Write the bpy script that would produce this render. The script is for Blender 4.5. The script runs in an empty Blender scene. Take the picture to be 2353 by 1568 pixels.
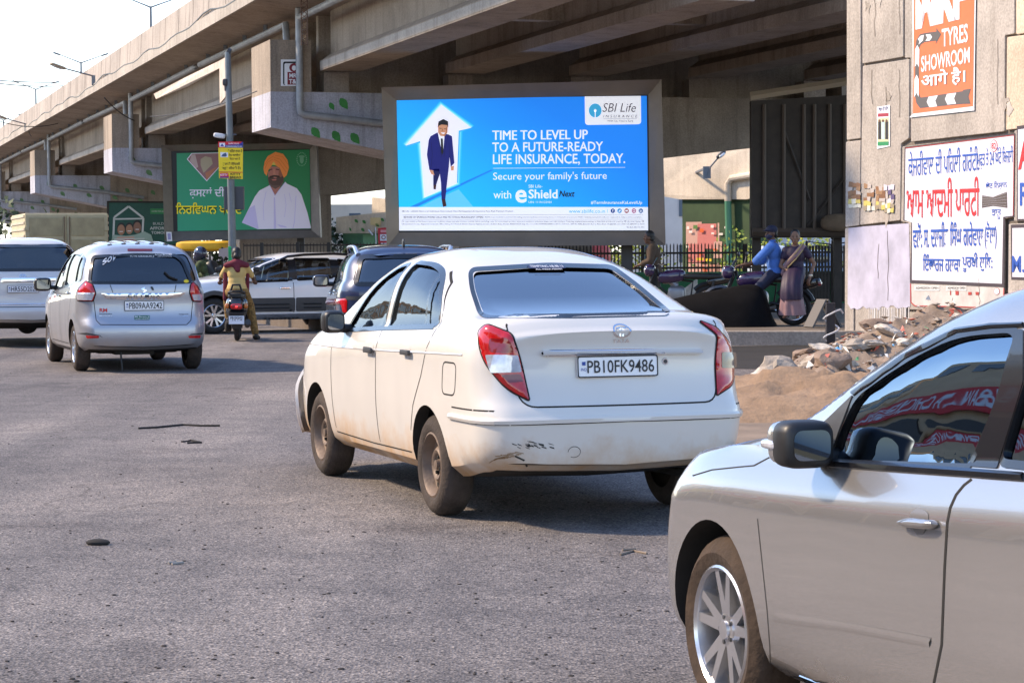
import bpy, bmesh, math, random
from mathutils import Vector, Matrix, Euler
from mathutils.bvhtree import BVHTree
from mathutils.geometry import delaunay_2d_cdt, tessellate_polygon
R = math.radians
rnd = random.Random(7)
sc = bpy.context.scene
COL = sc.collection

# ------------------------------------------------------------------ camera
# pixel space used for measuring the photograph: 2352 x 1568
CF, CH, CP, CR = 5200.0, 1.52, 0.040, 0.006
_cp, _sp, _cr, _sr = math.cos(CP), math.sin(CP), math.cos(CR), math.sin(CR)
cam_d = bpy.data.cameras.new('camera')
cam_d.sensor_width = 36.0
cam_d.lens = 36.0 * CF / 2352.0
cam_d.clip_start = 0.1
cam_d.clip_end = 6000
cam = bpy.data.objects.new('camera', cam_d)
COL.objects.link(cam)
_r, _u, _f = Vector((1, 0, 0)), Vector((0, _sp, _cp)), Vector((0, _cp, -_sp))
_r2, _u2 = _cr * _r - _sr * _u, _sr * _r + _cr * _u
mw = Matrix.Identity(4)
for i in range(3):
    mw[i][0], mw[i][1], mw[i][2] = _r2[i], _u2[i], -_f[i]
mw[2][3] = CH
cam.matrix_world = mw
sc.camera = cam

def ray(px, py):
    return _r2 * ((px - 1176) / CF) - _u2 * ((py - 784) / CF) + _f
def W(px, py, Y):
    d = ray(px, py); t = Y / d.y
    return Vector((d.x * t, Y, CH + d.z * t))
def G(px, py, z=0.0):
    d = ray(px, py); t = (z - CH) / d.z
    return Vector((d.x * t, d.y * t, z))
def onplane(px, py, p0, n):
    d = ray(px, py); o = Vector((0, 0, CH))
    t = (p0 - o).dot(n) / d.dot(n)
    return o + d * t

# ------------------------------------------------------------------ light
SUN_AZ, SUN_EL = (-0.985, 0.174), R(40)      # horizontal direction towards the sun
world = bpy.data.worlds.new("World")
sc.world = world
world.use_nodes = True
nt = world.node_tree
for n in list(nt.nodes): nt.nodes.remove(n)
wo = nt.nodes.new('ShaderNodeOutputWorld')
bg = nt.nodes.new('ShaderNodeBackground')
sky = nt.nodes.new('ShaderNodeTexSky')
sky.sky_type = 'NISHITA'
sky.sun_disc = False
sky.sun_elevation = SUN_EL
sky.sun_rotation = math.atan2(SUN_AZ[0], SUN_AZ[1])
sky.air_density = 1.0
sky.dust_density = 0.5
sky.ozone_density = 1.5
bg.inputs[1].default_value = 0.115
tcw = nt.nodes.new('ShaderNodeTexCoord')
sxyz = nt.nodes.new('ShaderNodeSeparateXYZ')
hr_ = nt.nodes.new('ShaderNodeValToRGB')                 # white haze near the horizon, thinning upwards
for k, (p_, c_) in enumerate(((0.0, (3.9, 4.0, 4.1)), (0.10, (3.7, 3.9, 4.15)), (0.25, (0.75, 1.2, 2.35)), (1.0, (0.35, 0.75, 1.9)))):
    e_ = hr_.color_ramp.elements[k] if k < 2 else hr_.color_ramp.elements.new(p_)
    e_.position = p_; e_.color = tuple(v / 5 for v in c_) + (1,)
hr_.color_ramp.elements[1].position = 0.10
sc5 = nt.nodes.new('ShaderNodeVectorMath'); sc5.operation = 'SCALE'; sc5.inputs['Scale'].default_value = 5.0
hz = nt.nodes.new('ShaderNodeVectorMath'); hz.operation = 'ADD'
nt.links.new(tcw.outputs['Generated'], sxyz.inputs[0]); nt.links.new(sxyz.outputs[2], hr_.inputs[0]); nt.links.new(hr_.outputs[0], sc5.inputs[0])
nt.links.new(sky.outputs[0], hz.inputs[0]); nt.links.new(sc5.outputs[0], hz.inputs[1])
nt.links.new(hz.outputs[0], bg.inputs[0])
nt.links.new(bg.outputs[0], wo.inputs[0])
sun_d = bpy.data.lights.new('sun', 'SUN')
sun_d.energy = 3.3
sun_d.angle = R(4)
sun_d.color = (1.0, 0.80, 0.58)
sun = bpy.data.objects.new('sun', sun_d)
COL.objects.link(sun)
_sd = Vector((SUN_AZ[0] * math.cos(SUN_EL), SUN_AZ[1] * math.cos(SUN_EL), math.sin(SUN_EL)))
sun.rotation_euler = _sd.to_track_quat('Z', 'Y').to_euler()
sun.location = (-20, -15, 20)
vs = sc.view_settings
sc.display_settings.display_device = 'sRGB'
vs.view_transform = 'Standard'
vs.look = 'None'
vs.exposure = 1.0
vs.gamma = 1.0
vs.use_curve_mapping = False
sc.render.engine = 'CYCLES'
sc.cycles.max_bounces = 8
sc.cycles.transparent_max_bounces = 12
sc.cycles.sample_clamp_indirect = 6
sc.cycles.use_denoising = True

# ------------------------------------------------------------------ materials
def lin(c):
    return tuple(((x / 12.92) if x <= 0.04045 else ((x + 0.055) / 1.055) ** 2.4) for x in c)
def hx(s):
    return lin(tuple(int(s[i:i + 2], 16) / 255 for i in (0, 2, 4)))
MATS = {}
def mat(name, col, rough=0.6, metal=0.0, spec=0.5, coat=0.0, var=0.0, vscale=4.0, bump=0.0, bscale=40.0, emit=0.0, flake=0.0):
    if name in MATS: return MATS[name]
    m = bpy.data.materials.new(name); m.use_nodes = True
    t = m.node_tree; b = t.nodes['Principled BSDF']
    b.inputs['Base Color'].default_value = (*col, 1)
    b.inputs['Roughness'].default_value = rough
    b.inputs['Metallic'].default_value = metal
    b.inputs['Specular IOR Level'].default_value = spec
    b.inputs['Coat Weight'].default_value = coat
    b.inputs['Coat Roughness'].default_value = 0.03
    if emit:
        b.inputs['Emission Color'].default_value = (*col, 1)
        b.inputs['Emission Strength'].default_value = emit
    if var or bump:
        tc = t.nodes.new('ShaderNodeTexCoord')
    if var:
        nz = t.nodes.new('ShaderNodeTexNoise'); nz.inputs['Scale'].default_value = vscale
        nz.inputs['Detail'].default_value = 6; nz.inputs['Roughness'].default_value = 0.62
        t.links.new(tc.outputs['Object'], nz.inputs['Vector'])
        mr = t.nodes.new('ShaderNodeMapRange')
        mr.inputs[1].default_value = 0.3; mr.inputs[2].default_value = 0.7
        mr.inputs[3].default_value = 1 - var; mr.inputs[4].default_value = 1 + var
        t.links.new(nz.outputs[0], mr.inputs[0])
        vm = t.nodes.new('ShaderNodeVectorMath'); vm.operation = 'SCALE'
        vm.inputs[0].default_value = col
        t.links.new(mr.outputs[0], vm.inputs['Scale'])
        t.links.new(vm.outputs[0], b.inputs['Base Color'])
    if bump:
        n2 = t.nodes.new('ShaderNodeTexNoise'); n2.inputs['Scale'].default_value = bscale
        n2.inputs['Detail'].default_value = 5
        t.links.new(tc.outputs['Object'], n2.inputs['Vector'])
        bp = t.nodes.new('ShaderNodeBump'); bp.inputs['Strength'].default_value = bump; bp.inputs['Distance'].default_value = 0.02
        t.links.new(n2.outputs[0], bp.inputs['Height'])
        t.links.new(bp.outputs[0], b.inputs['Normal'])
    MATS[name] = m
    return m

def _nodes(name):
    m = bpy.data.materials.new(name); m.use_nodes = True
    t = m.node_tree
    return m, t, t.nodes['Principled BSDF']
def N(t, kind, **kw):
    n = t.nodes.new(kind)
    for k, v in kw.items():
        if k.startswith('i'): n.inputs[int(k[1:])].default_value = v
        else: setattr(n, k, v)
    return n
def ramp(t, src, stops):
    r = t.nodes.new('ShaderNodeValToRGB')
    e = r.color_ramp.elements
    while len(e) < len(stops): e.new(0.5)
    for k, (p, c) in enumerate(stops):
        e[k].position = p; e[k].color = (*c, 1) if len(c) == 3 else c
    t.links.new(src, r.inputs[0])
    return r.outputs[0]
def mixc(t, fac, a, b, mode='MIX'):
    m = t.nodes.new('ShaderNodeMix'); m.data_type = 'RGBA'; m.blend_type = mode
    for sock, v in ((m.inputs[0], fac), (m.inputs[6], a), (m.inputs[7], b)):
        if hasattr(v, 'is_linked'): t.links.new(v, sock)
        elif isinstance(v, (int, float)): sock.default_value = v
        else: sock.default_value = (*v, 1)
    return m.outputs[2]

def asphalt():
    m, t, b = _nodes('asphalt')
    tc = N(t, 'ShaderNodeTexCoord')
    big = N(t, 'ShaderNodeTexNoise'); big.inputs['Scale'].default_value = 0.28; big.inputs['Detail'].default_value = 5
    mid = N(t, 'ShaderNodeTexNoise'); mid.inputs['Scale'].default_value = 2.5; mid.inputs['Detail'].default_value = 6
    vo = N(t, 'ShaderNodeTexVoronoi'); vo.inputs['Scale'].default_value = 84
    vo2 = N(t, 'ShaderNodeTexVoronoi'); vo2.inputs['Scale'].default_value = 23
    fine = N(t, 'ShaderNodeTexNoise'); fine.inputs['Scale'].default_value = 75; fine.inputs['Detail'].default_value = 3
    for n in (big, mid, vo, vo2, fine): t.links.new(tc.outputs['Object'], n.inputs['Vector'])
    mp = N(t, 'ShaderNodeMapping'); mp.inputs['Rotation'].default_value = (0, 0, R(-18)); mp.inputs['Scale'].default_value = (1.1, .045, 1); t.links.new(tc.outputs['Object'], mp.inputs[0])
    tr = N(t, 'ShaderNodeTexNoise'); tr.inputs['Scale'].default_value = 1.0; tr.inputs['Detail'].default_value = 4; t.links.new(mp.outputs[0], tr.inputs['Vector'])
    c0 = ramp(t, big.outputs[0], [(0.32, (0.132, 0.120, 0.114)), (0.5, (0.166, 0.151, 0.142)), (0.68, (0.216, 0.193, 0.176))])
    c0 = mixc(t, 0.55, c0, ramp(t, tr.outputs[0], [(0.36, (0.30, 0.30, 0.31)), (0.5, (0.5, 0.5, 0.5)), (0.64, (0.68, 0.67, 0.65))]), 'OVERLAY')
    wr = N(t, 'ShaderNodeTexNoise'); wr.inputs['Scale'].default_value = 1.4; wr.inputs['Detail'].default_value = 5; t.links.new(tc.outputs['Object'], wr.inputs['Vector'])
    wv = N(t, 'ShaderNodeVectorMath', operation='ADD'); t.links.new(tc.outputs['Object'], wv.inputs[0]); t.links.new(wr.outputs['Color'], wv.inputs[1])
    vc = N(t, 'ShaderNodeTexVoronoi', feature='DISTANCE_TO_EDGE'); vc.inputs['Scale'].default_value = 0.42; t.links.new(wv.outputs[0], vc.inputs['Vector'])
    ck = ramp(t, vc.outputs['Distance'], [(0.0, (0.52, 0.50, 0.48)), (0.012, (1, 1, 1))])
    msk = ramp(t, big.outputs[0], [(0.46, (0, 0, 0)), (0.56, (0.8, 0.8, 0.8))])
    c0 = mixc(t, msk, c0, mixc(t, 1.0, c0, ck, 'MULTIPLY'))
    ol = N(t, 'ShaderNodeTexNoise'); ol.inputs['Scale'].default_value = 0.75; ol.inputs['Detail'].default_value = 3; t.links.new(wv.outputs[0], ol.inputs['Vector'])
    c0 = mixc(t, 1.0, c0, ramp(t, ol.outputs[0], [(0.64, (1, 1, 1)), (0.72, (0.72, 0.70, 0.70))]), 'MULTIPLY')
    c1 = mixc(t, 0.75, c0, ramp(t, mid.outputs[0], [(0.3, (0.38, 0.38, 0.39)), (0.7, (0.62, 0.61, 0.60))]), 'OVERLAY')
    # stones: per-cell brightness
    sep = N(t, 'ShaderNodeSeparateColor'); t.links.new(vo.outputs['Color'], sep.inputs[0])
    st = ramp(t, sep.outputs[0], [(0.0, (0.10, 0.10, 0.11)), (0.3, (0.42, 0.41, 0.41)), (0.75, (0.55, 0.54, 0.54)), (1.0, (0.95, 0.92, 0.88))])
    c2 = mixc(t, 0.9, c1, st, 'OVERLAY')
    fr = ramp(t, fine.outputs[0], [(0.36, (0.22, 0.22, 0.24)), (0.5, (0.5, 0.5, 0.5)), (0.66, (0.74, 0.74, 0.74))])
    c3 = mixc(t, 0.8, c2, fr, 'OVERLAY')
    sep2 = N(t, 'ShaderNodeSeparateColor'); t.links.new(vo2.outputs['Color'], sep2.inputs[0])
    dark = ramp(t, sep2.outputs[1], [(0.955, (1, 1, 1)), (0.975, (0.3, 0.28, 0.27))])
    near = ramp(t, vo2.outputs['Distance'], [(0.22, (1, 1, 1)), (0.30, (0, 0, 0))])
    c4 = mixc(t, near, c3, mixc(t, 1.0, c3, dark, 'MULTIPLY'))
    t.links.new(c4, b.inputs['Base Color'])
    b.inputs['Roughness'].default_value = 0.82
    b.inputs['Specular IOR Level'].default_value = 0.35
    bp = N(t, 'ShaderNodeBump'); bp.inputs['Strength'].default_value = 0.55; bp.inputs['Distance'].default_value = 0.012
    ad = N(t, 'ShaderNodeMath', operation='ADD'); t.links.new(vo.outputs['Distance'], ad.inputs[0]); t.links.new(fine.outputs[0], ad.inputs[1])
    t.links.new(ad.outputs[0], bp.inputs['Height']); t.links.new(bp.outputs[0], b.inputs['Normal'])
    return m

def concrete(name, base, streak=0.5, stain=(0.25, 0.22, 0.19), seam=0.0, vs=0.5, bumpd=0.01):
    m, t, b = _nodes(name)
    tc = N(t, 'ShaderNodeTexCoord')
    mp = N(t, 'ShaderNodeMapping'); mp.inputs['Scale'].default_value = (2.2, 2.2, 0.16)
    t.links.new(tc.outputs['Object'], mp.inputs[0])
    n1 = N(t, 'ShaderNodeTexNoise'); n1.inputs['Scale'].default_value = vs; n1.inputs['Detail'].default_value = 8; n1.inputs['Roughness'].default_value = 0.65
    n2 = N(t, 'ShaderNodeTexNoise'); n2.inputs['Scale'].default_value = 1.6; n2.inputs['Detail'].default_value = 7; n2.inputs['Roughness'].default_value = 0.7
    n3 = N(t, 'ShaderNodeTexNoise'); n3.inputs['Scale'].default_value = 28; n3.inputs['Detail'].default_value = 4
    t.links.new(tc.outputs['Object'], n1.inputs['Vector']); t.links.new(mp.outputs[0], n2.inputs['Vector']); t.links.new(tc.outputs['Object'], n3.inputs['Vector'])
    dk = tuple(x * 0.72 for x in base); lt = tuple(min(1, x * 1.22) for x in base)
    c = ramp(t, n1.outputs[0], [(0.3, dk), (0.5, base), (0.72, lt)])
    sf = ramp(t, n2.outputs[0], [(0.50, (0, 0, 0)), (0.68, (streak,) * 3)])
    c = mixc(t, sf, c, stain)
    c = mixc(t, 0.35, c, ramp(t, n3.outputs[0], [(0.35, (0.3, 0.3, 0.3)), (0.65, (0.7, 0.7, 0.7))]), 'OVERLAY')
    t.links.new(c, b.inputs['Base Color'])
    b.inputs['Roughness'].default_value = 0.88
    b.inputs['Specular IOR Level'].default_value = 0.25
    bp = N(t, 'ShaderNodeBump'); bp.inputs['Strength'].default_value = 0.5; bp.inputs['Distance'].default_value = bumpd
    t.links.new(n3.outputs[0], bp.inputs['Height']); t.links.new(bp.outputs[0], b.inputs['Normal'])
    return m

def carpaint(name, col, metal=0.0, dirt=(0.36, 0.25, 0.15), dirtz=0.42, dirtw=0.16, rough=0.32, wav=.32):
    m, t, b = _nodes(name)
    tc = N(t, 'ShaderNodeTexCoord')
    sp = N(t, 'ShaderNodeSeparateXYZ'); t.links.new(tc.outputs['Object'], sp.inputs[0])
    n1 = N(t, 'ShaderNodeTexNoise'); n1.inputs['Scale'].default_value = 3.2; n1.inputs['Detail'].default_value = 8; n1.inputs['Roughness'].default_value = 0.68
    t.links.new(tc.outputs['Object'], n1.inputs['Vector'])
    ad = N(t, 'ShaderNodeMath', operation='MULTIPLY_ADD'); ad.inputs[1].default_value = 0.55; 
    t.links.new(n1.outputs[0], ad.inputs[0]); t.links.new(sp.outputs[2], ad.inputs[2])
    mr = N(t, 'ShaderNodeMapRange'); mr.inputs[1].default_value = dirtz + 0.27 - dirtw; mr.inputs[2].default_value = dirtz + 0.27 + dirtw
    mr.inputs[3].default_value = 0.88; mr.inputs[4].default_value = 0.0
    t.links.new(ad.outputs[0], mr.inputs[0])
    n2 = N(t, 'ShaderNodeTexNoise'); n2.inputs['Scale'].default_value = 1.3; n2.inputs['Detail'].default_value = 3
    t.links.new(tc.outputs['Object'], n2.inputs['Vector'])
    c0 = ramp(t, n2.outputs[0], [(0.35, tuple(x * 0.95 for x in col)), (0.65, col)])
    c = mixc(t, mr.outputs[0], c0, dirt)
    t.links.new(c, b.inputs['Base Color'])
    b.inputs['Metallic'].default_value = metal
    rr = N(t, 'ShaderNodeMapRange'); rr.inputs[3].default_value = rough; rr.inputs[4].default_value = 0.8
    t.links.new(mr.outputs[0], rr.inputs[0]); t.links.new(rr.outputs[0], b.inputs['Roughness'])
    cw = N(t, 'ShaderNodeMapRange'); cw.inputs[3].default_value = 0.9; cw.inputs[4].default_value = 0.15
    t.links.new(mr.outputs[0], cw.inputs[0]); t.links.new(cw.outputs[0], b.inputs['Coat Weight'])
    b.inputs['Coat Roughness'].default_value = 0.012
    # faint unevenness of pressed sheet metal
    n4 = N(t, 'ShaderNodeTexNoise'); n4.inputs['Scale'].default_value = 2.2; n4.inputs['Detail'].default_value = 1
    t.links.new(tc.outputs['Object'], n4.inputs['Vector'])
    bp = N(t, 'ShaderNodeBump'); bp.inputs['Strength'].default_value = wav; bp.inputs['Distance'].default_value = 0.02
    t.links.new(n4.outputs[0], bp.inputs['Height']); t.links.new(bp.outputs[0], b.inputs['Coat Normal'])
    return m

def glass(name, tint=(0.25, 0.3, 0.32), base=0.10, boost=1.0, film=(0.95, 0.97, 1)):  # film: tint of the reflection, can hold painted-in sky blue
    m = bpy.data.materials.new(name); m.use_nodes = True
    t = m.node_tree
    for n in list(t.nodes): t.nodes.remove(n)
    o = N(t, 'ShaderNodeOutputMaterial')
    tr = N(t, 'ShaderNodeBsdfTransparent'); tr.inputs[0].default_value = (*tint, 1)
    gl = N(t, 'ShaderNodeBsdfGlossy'); gl.inputs['Roughness'].default_value = 0.015; gl.inputs[0].default_value = (*film, 1)
    fr = N(t, 'ShaderNodeFresnel'); fr.inputs[0].default_value = 1.55
    ma = N(t, 'ShaderNodeMath', operation='MULTIPLY_ADD', use_clamp=True); ma.inputs[1].default_value = boost; ma.inputs[2].default_value = base
    tc = N(t, 'ShaderNodeTexCoord')
    nz = N(t, 'ShaderNodeTexNoise'); nz.inputs['Scale'].default_value = 2.6; nz.inputs['Detail'].default_value = 1.5
    t.links.new(tc.outputs['Object'], nz.inputs['Vector'])
    bp = N(t, 'ShaderNodeBump'); bp.inputs['Strength'].default_value = 0.35; bp.inputs['Distance'].default_value = 0.012
    t.links.new(nz.outputs[0], bp.inputs['Height']); t.links.new(bp.outputs[0], gl.inputs['Normal'])
    mx = N(t, 'ShaderNodeMixShader')
    t.links.new(fr.outputs[0], ma.inputs[0]); t.links.new(ma.outputs[0], mx.inputs[0])
    t.links.new(tr.outputs[0], mx.inputs[1]); t.links.new(gl.outputs[0], mx.inputs[2])
    t.links.new(mx.outputs[0], o.inputs[0])
    return m

M = {}
M['rubber'] = mat('tyre rubber', (0.022, 0.020, 0.019), 0.8, var=0.35, vscale=9, bump=0.3, bscale=60)
M['tyre_dusty'] = mat('dusty tyre rubber', (0.050, 0.037, 0.030), 0.9, var=0.45, vscale=7, bump=0.3, bscale=60)
M['black'] = mat('black plastic', (0.014, 0.014, 0.015), 0.45)
M['satin'] = mat('satin black trim', (0.010, 0.010, 0.012), 0.22, coat=0.4)
M['darkgrey'] = mat('dark grey plastic', (0.045, 0.045, 0.048), 0.5, var=0.15)
M['gap'] = mat('panel gap shadow line', (0.012, 0.011, 0.010), 0.9)
M['chrome'] = mat('chrome', (0.86, 0.86, 0.88), 0.07, 1.0)
M['alloy'] = mat('alloy wheel', (0.62, 0.62, 0.64), 0.25, 0.9, var=0.1)
M['steelrim'] = mat('dusty steel rim', (0.17, 0.125, 0.095), 0.6, 0.35, var=0.35, vscale=6, bump=0.15)
M['under'] = mat('underbody', (0.02, 0.017, 0.014), 0.9, var=0.4)
M['seat'] = mat('seat fabric', (0.055, 0.054, 0.058), 0.9, var=0.2, vscale=12)
M['seatlt'] = mat('pale seat fabric', (0.22, 0.21, 0.20), 0.9, var=0.2, vscale=12)
M['white'] = mat('white print', (0.82, 0.82, 0.84), 0.5)
M['plate'] = mat('number plate white', (0.80, 0.80, 0.82), 0.35, coat=0.3)
M['ink'] = mat('black print', (0.012, 0.012, 0.014), 0.5)
M['redlens'] = mat('red lamp lens', (0.50, 0.004, 0.006), 0.08, coat=1.0, var=0.3, vscale=14)
M['darkred'] = mat('dark red lamp lens', (0.16, 0.008, 0.010), 0.08, coat=1.0)
M['clearlens'] = mat('clear lamp lens', (0.62, 0.62, 0.66), 0.08, 0.35, coat=1.0, var=0.3, vscale=18)
M['glass'] = glass('tinted car glass', (0.3, 0.34, 0.36), 0.05, .9)
M['glassd'] = glass('dark car glass', (0.10, 0.12, 0.13), 0.12, 1.2)
M['glassr'] = glass('rear window glass', (0.18, 0.21, 0.24), 0.06, 1.0)
M['glassb'] = glass('bright rear window', (.2, .23, .26), .24, 1.1)
M['mirror'] = mat('mirror glass', (0.22, 0.21, 0.2), 0.03, 1.0)

# ------------------------------------------------------------------ mesh helpers
class MB:
    def __init__(s): s.v = []; s.f = []; s.m = []; s.cur = 0
    def add(s, vs, fs):
        o = len(s.v); s.v += [Vector(v) for v in vs]; s.f += [tuple(i + o for i in f) for f in fs]; s.m += [s.cur] * len(fs); return s
    def box(s, c, d, rot=None, taper=1.0):
        x, y, z = d[0] / 2, d[1] / 2, d[2] / 2
        vs = [Vector((a * x * (taper if k > 0 else 1), b * y * (taper if k > 0 else 1), k * z)) for k in (-1, 1) for b in (-1, 1) for a in (-1, 1)]
        if rot is not None:
            rm = rot if isinstance(rot, Matrix) else Euler(rot).to_matrix()
            vs = [rm @ v for v in vs]
        c = Vector(c)
        return s.add([v + c for v in vs], [(0, 2, 3, 1), (4, 5, 7, 6), (0, 1, 5, 4), (2, 6, 7, 3), (0, 4, 6, 2), (1, 3, 7, 5)])
    def tube(s, pts, r, n=8, cap=True, up=None):
        pts = [Vector(p) for p in pts]; rs = r if isinstance(r, (list, tuple)) else [r] * len(pts)
        rings = []; prev = None
        for i, p in enumerate(pts):
            a = pts[max(i - 1, 0)]; b = pts[min(i + 1, len(pts) - 1)]
            d = (b - a).normalized()
            if prev is None:
                h = Vector((0, 0, 1)) if abs(d.z) < 0.9 else Vector((1, 0, 0))
                e1 = d.cross(h).normalized()
            else:
                e1 = (prev - d * prev.dot(d)).normalized()
            prev = e1; e2 = d.cross(e1)
            rings.append([p + (e1 * math.cos(2 * math.pi * k / n) + e2 * math.sin(2 * math.pi * k / n)) * rs[i] for k in range(n)])
        vs = [v for rg in rings for v in rg]; fs = []
        for i in range(len(pts) - 1):
            for k in range(n):
                k2 = (k + 1) % n
                fs.append((i * n + k, i * n + k2, (i + 1) * n + k2, (i + 1) * n + k))
        if cap:
            fs.append(tuple(range(n - 1, -1, -1))); o = (len(pts) - 1) * n; fs.append(tuple(range(o, o + n)))
        return s.add(vs, fs)
    def lathe(s, prof, n=32, axis='z', c=(0, 0, 0), closed=False):
        vs = []; fs = []; c = Vector(c)
        for (r_, h) in prof:
            for k in range(n):
                a = 2 * math.pi * k / n; x, y = r_ * math.cos(a), r_ * math.sin(a)
                vs.append(c + (Vector((x, y, h)) if axis == 'z' else Vector((x, h, y)) if axis == 'y' else Vector((h, x, y))))
        m = len(prof)
        for i in range(m if closed else m - 1):
            j = (i + 1) % m
            for k in range(n):
                k2 = (k + 1) % n
                fs.append((i * n + k, i * n + k2, j * n + k2, j * n + k))
        return s.add(vs, fs)
    def prism(s, poly, to3, depthv):
        """poly: 2D points, to3: function 2D->3D, depthv: extrusion vector"""
        n = len(poly); dv = Vector(depthv)
        a = [Vector(to3(*p)) for p in poly]; b = [p + dv for p in a]
        return s.add(a + b, [tuple(range(n - 1, -1, -1)), tuple(range(n, 2 * n))] + [(i, (i + 1) % n, n + (i + 1) % n, n + i) for i in range(n)])
    def sphere(s, c, r, nu=14, nv=9, rot=None):
        c = Vector(c); rr = r if isinstance(r, (tuple, list)) else (r, r, r)
        vs = []; fs = []
        for j in range(nv + 1):
            ph = math.pi * j / nv
            for k in range(nu):
                a = 2 * math.pi * k / nu
                v = Vector((rr[0] * math.sin(ph) * math.cos(a), rr[1] * math.sin(ph) * math.sin(a), rr[2] * math.cos(ph)))
                if rot is not None: v = rot @ v
                vs.append(c + v)
        for j in range(nv):
            for k in range(nu):
                k2 = (k + 1) % nu
                fs.append((j * nu + k, (j + 1) * nu + k, (j + 1) * nu + k2, j * nu + k2))
        return s.add(vs, fs)
    def quad(s, a, b, c, d): return s.add([a, b, c, d], [(0, 1, 2, 3)])
    def build(s, name, mats, parent=None, smooth=False, bevel=0.0, angle=35, weld=True):
        me = bpy.data.meshes.new(name)
        me.from_pydata([tuple(v) for v in s.v], [], s.f)
        ms = mats if isinstance(mats, (list, tuple)) else [mats]
        for m in ms: me.materials.append(m)
        if len(ms) > 1: me.polygons.foreach_set('material_index', s.m)
        return link(name, me, parent, smooth, bevel, angle, weld)

def link(name, me, parent=None, smooth=False, bevel=0.0, angle=35, weld=True):
    if weld:
        bm = bmesh.new(); bm.from_mesh(me)
        bmesh.ops.remove_doubles(bm, verts=bm.verts, dist=1e-5)
        bmesh.ops.dissolve_degenerate(bm, edges=bm.edges, dist=1e-6)
        bmesh.ops.recalc_face_normals(bm, faces=bm.faces)
        bm.to_mesh(me); bm.free()
    if smooth:
        for p in me.polygons: p.use_smooth = True
        me.set_sharp_from_angle(angle=R(angle))
    me.validate()
    o = bpy.data.objects.new(name, me); COL.objects.link(o)
    if parent is not None: o.parent = parent
    if bevel:
        b = o.modifiers.new('bevel', 'BEVEL'); b.width = bevel; b.segments = 2; b.limit_method = 'ANGLE'; b.angle_limit = R(40)
        b.harden_normals = False
    return o

def tag(o, label=None, cat=None, group=None, kind=None):
    if label: o['label'] = label
    if cat: o['category'] = cat
    if group: o['group'] = group
    if kind: o['kind'] = kind
    return o
def empty(name, loc=(0, 0, 0), rz=0.0, label=None, cat=None, group=None):
    o = bpy.data.objects.new(name, None); COL.objects.link(o)
    o.empty_display_size = 0.2
    o.location = loc; o.rotation_euler = (0, 0, rz)
    return tag(o, label, cat, group)
def copy_tree(o, parent=None):
    c = o.copy(); COL.objects.link(c); c.parent = parent
    if parent is not None: c.matrix_parent_inverse = o.matrix_parent_inverse
    for ch in list(o.children): copy_tree(ch, c)
    return c
def evaluated(o, name):
    dg = bpy.context.evaluated_depsgraph_get(); dg.update()
    return bpy.data.meshes.new_from_object(o.evaluated_get(dg))
def hsh(*a):
    return random.Random(repr(a)).random()
def pchip(pts):
    xs = [p[0] for p in pts]; ys = [p[1] for p in pts]; n = len(xs)
    h = [xs[i + 1] - xs[i] for i in range(n - 1)]; dl = [(ys[i + 1] - ys[i]) / h[i] for i in range(n - 1)]
    d = [0] * n; d[0] = dl[0]; d[-1] = dl[-1]
    for i in range(1, n - 1):
        if dl[i - 1] * dl[i] > 0:
            w1 = 2 * h[i] + h[i - 1]; w2 = h[i] + 2 * h[i - 1]
            d[i] = (w1 + w2) / (w1 / dl[i - 1] + w2 / dl[i])
    def f(x):
        if x <= xs[0]: return ys[0]
        if x >= xs[-1]: return ys[-1]
        i = 0
        while x > xs[i + 1]: i += 1
        t = (x - xs[i]) / h[i]
        return ((1 + 2 * t) * (1 - t) ** 2 * ys[i] + t * (1 - t) ** 2 * h[i] * d[i] + t * t * (3 - 2 * t) * ys[i + 1] + t * t * (t - 1) * h[i] * d[i + 1])
    return f

# lettering -> flat triangles
_TX = {}
def text_geo(s, bold=0.0, font=None):
    k = (s, bold)
    if k in _TX: return _TX[k]
    c = bpy.data.curves.new('lettering', 'FONT'); c.body = s; c.resolution_u = 3; c.offset = bold
    o = bpy.data.objects.new('lettering', c); COL.objects.link(o)
    dg = bpy.context.evaluated_depsgraph_get()
    me = bpy.data.meshes.new_from_object(o.evaluated_get(dg))
    vs = [(v.co.x, v.co.y) for v in me.vertices]; fs = [tuple(p.vertices) for p in me.polygons]
    bpy.data.objects.remove(o); bpy.data.curves.remove(c); bpy.data.meshes.remove(me)
    x0 = min(v[0] for v in vs); x1 = max(v[0] for v in vs); y0 = min(v[1] for v in vs); y1 = max(v[1] for v in vs)
    vs = [((x - x0) / (x1 - x0), (y - y0) / max(y1 - y0, 1e-6)) for x, y in vs]
    _TX[k] = (vs, fs, (x1 - x0) / max(y1 - y0, 1e-6))
    return _TX[k]

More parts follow.
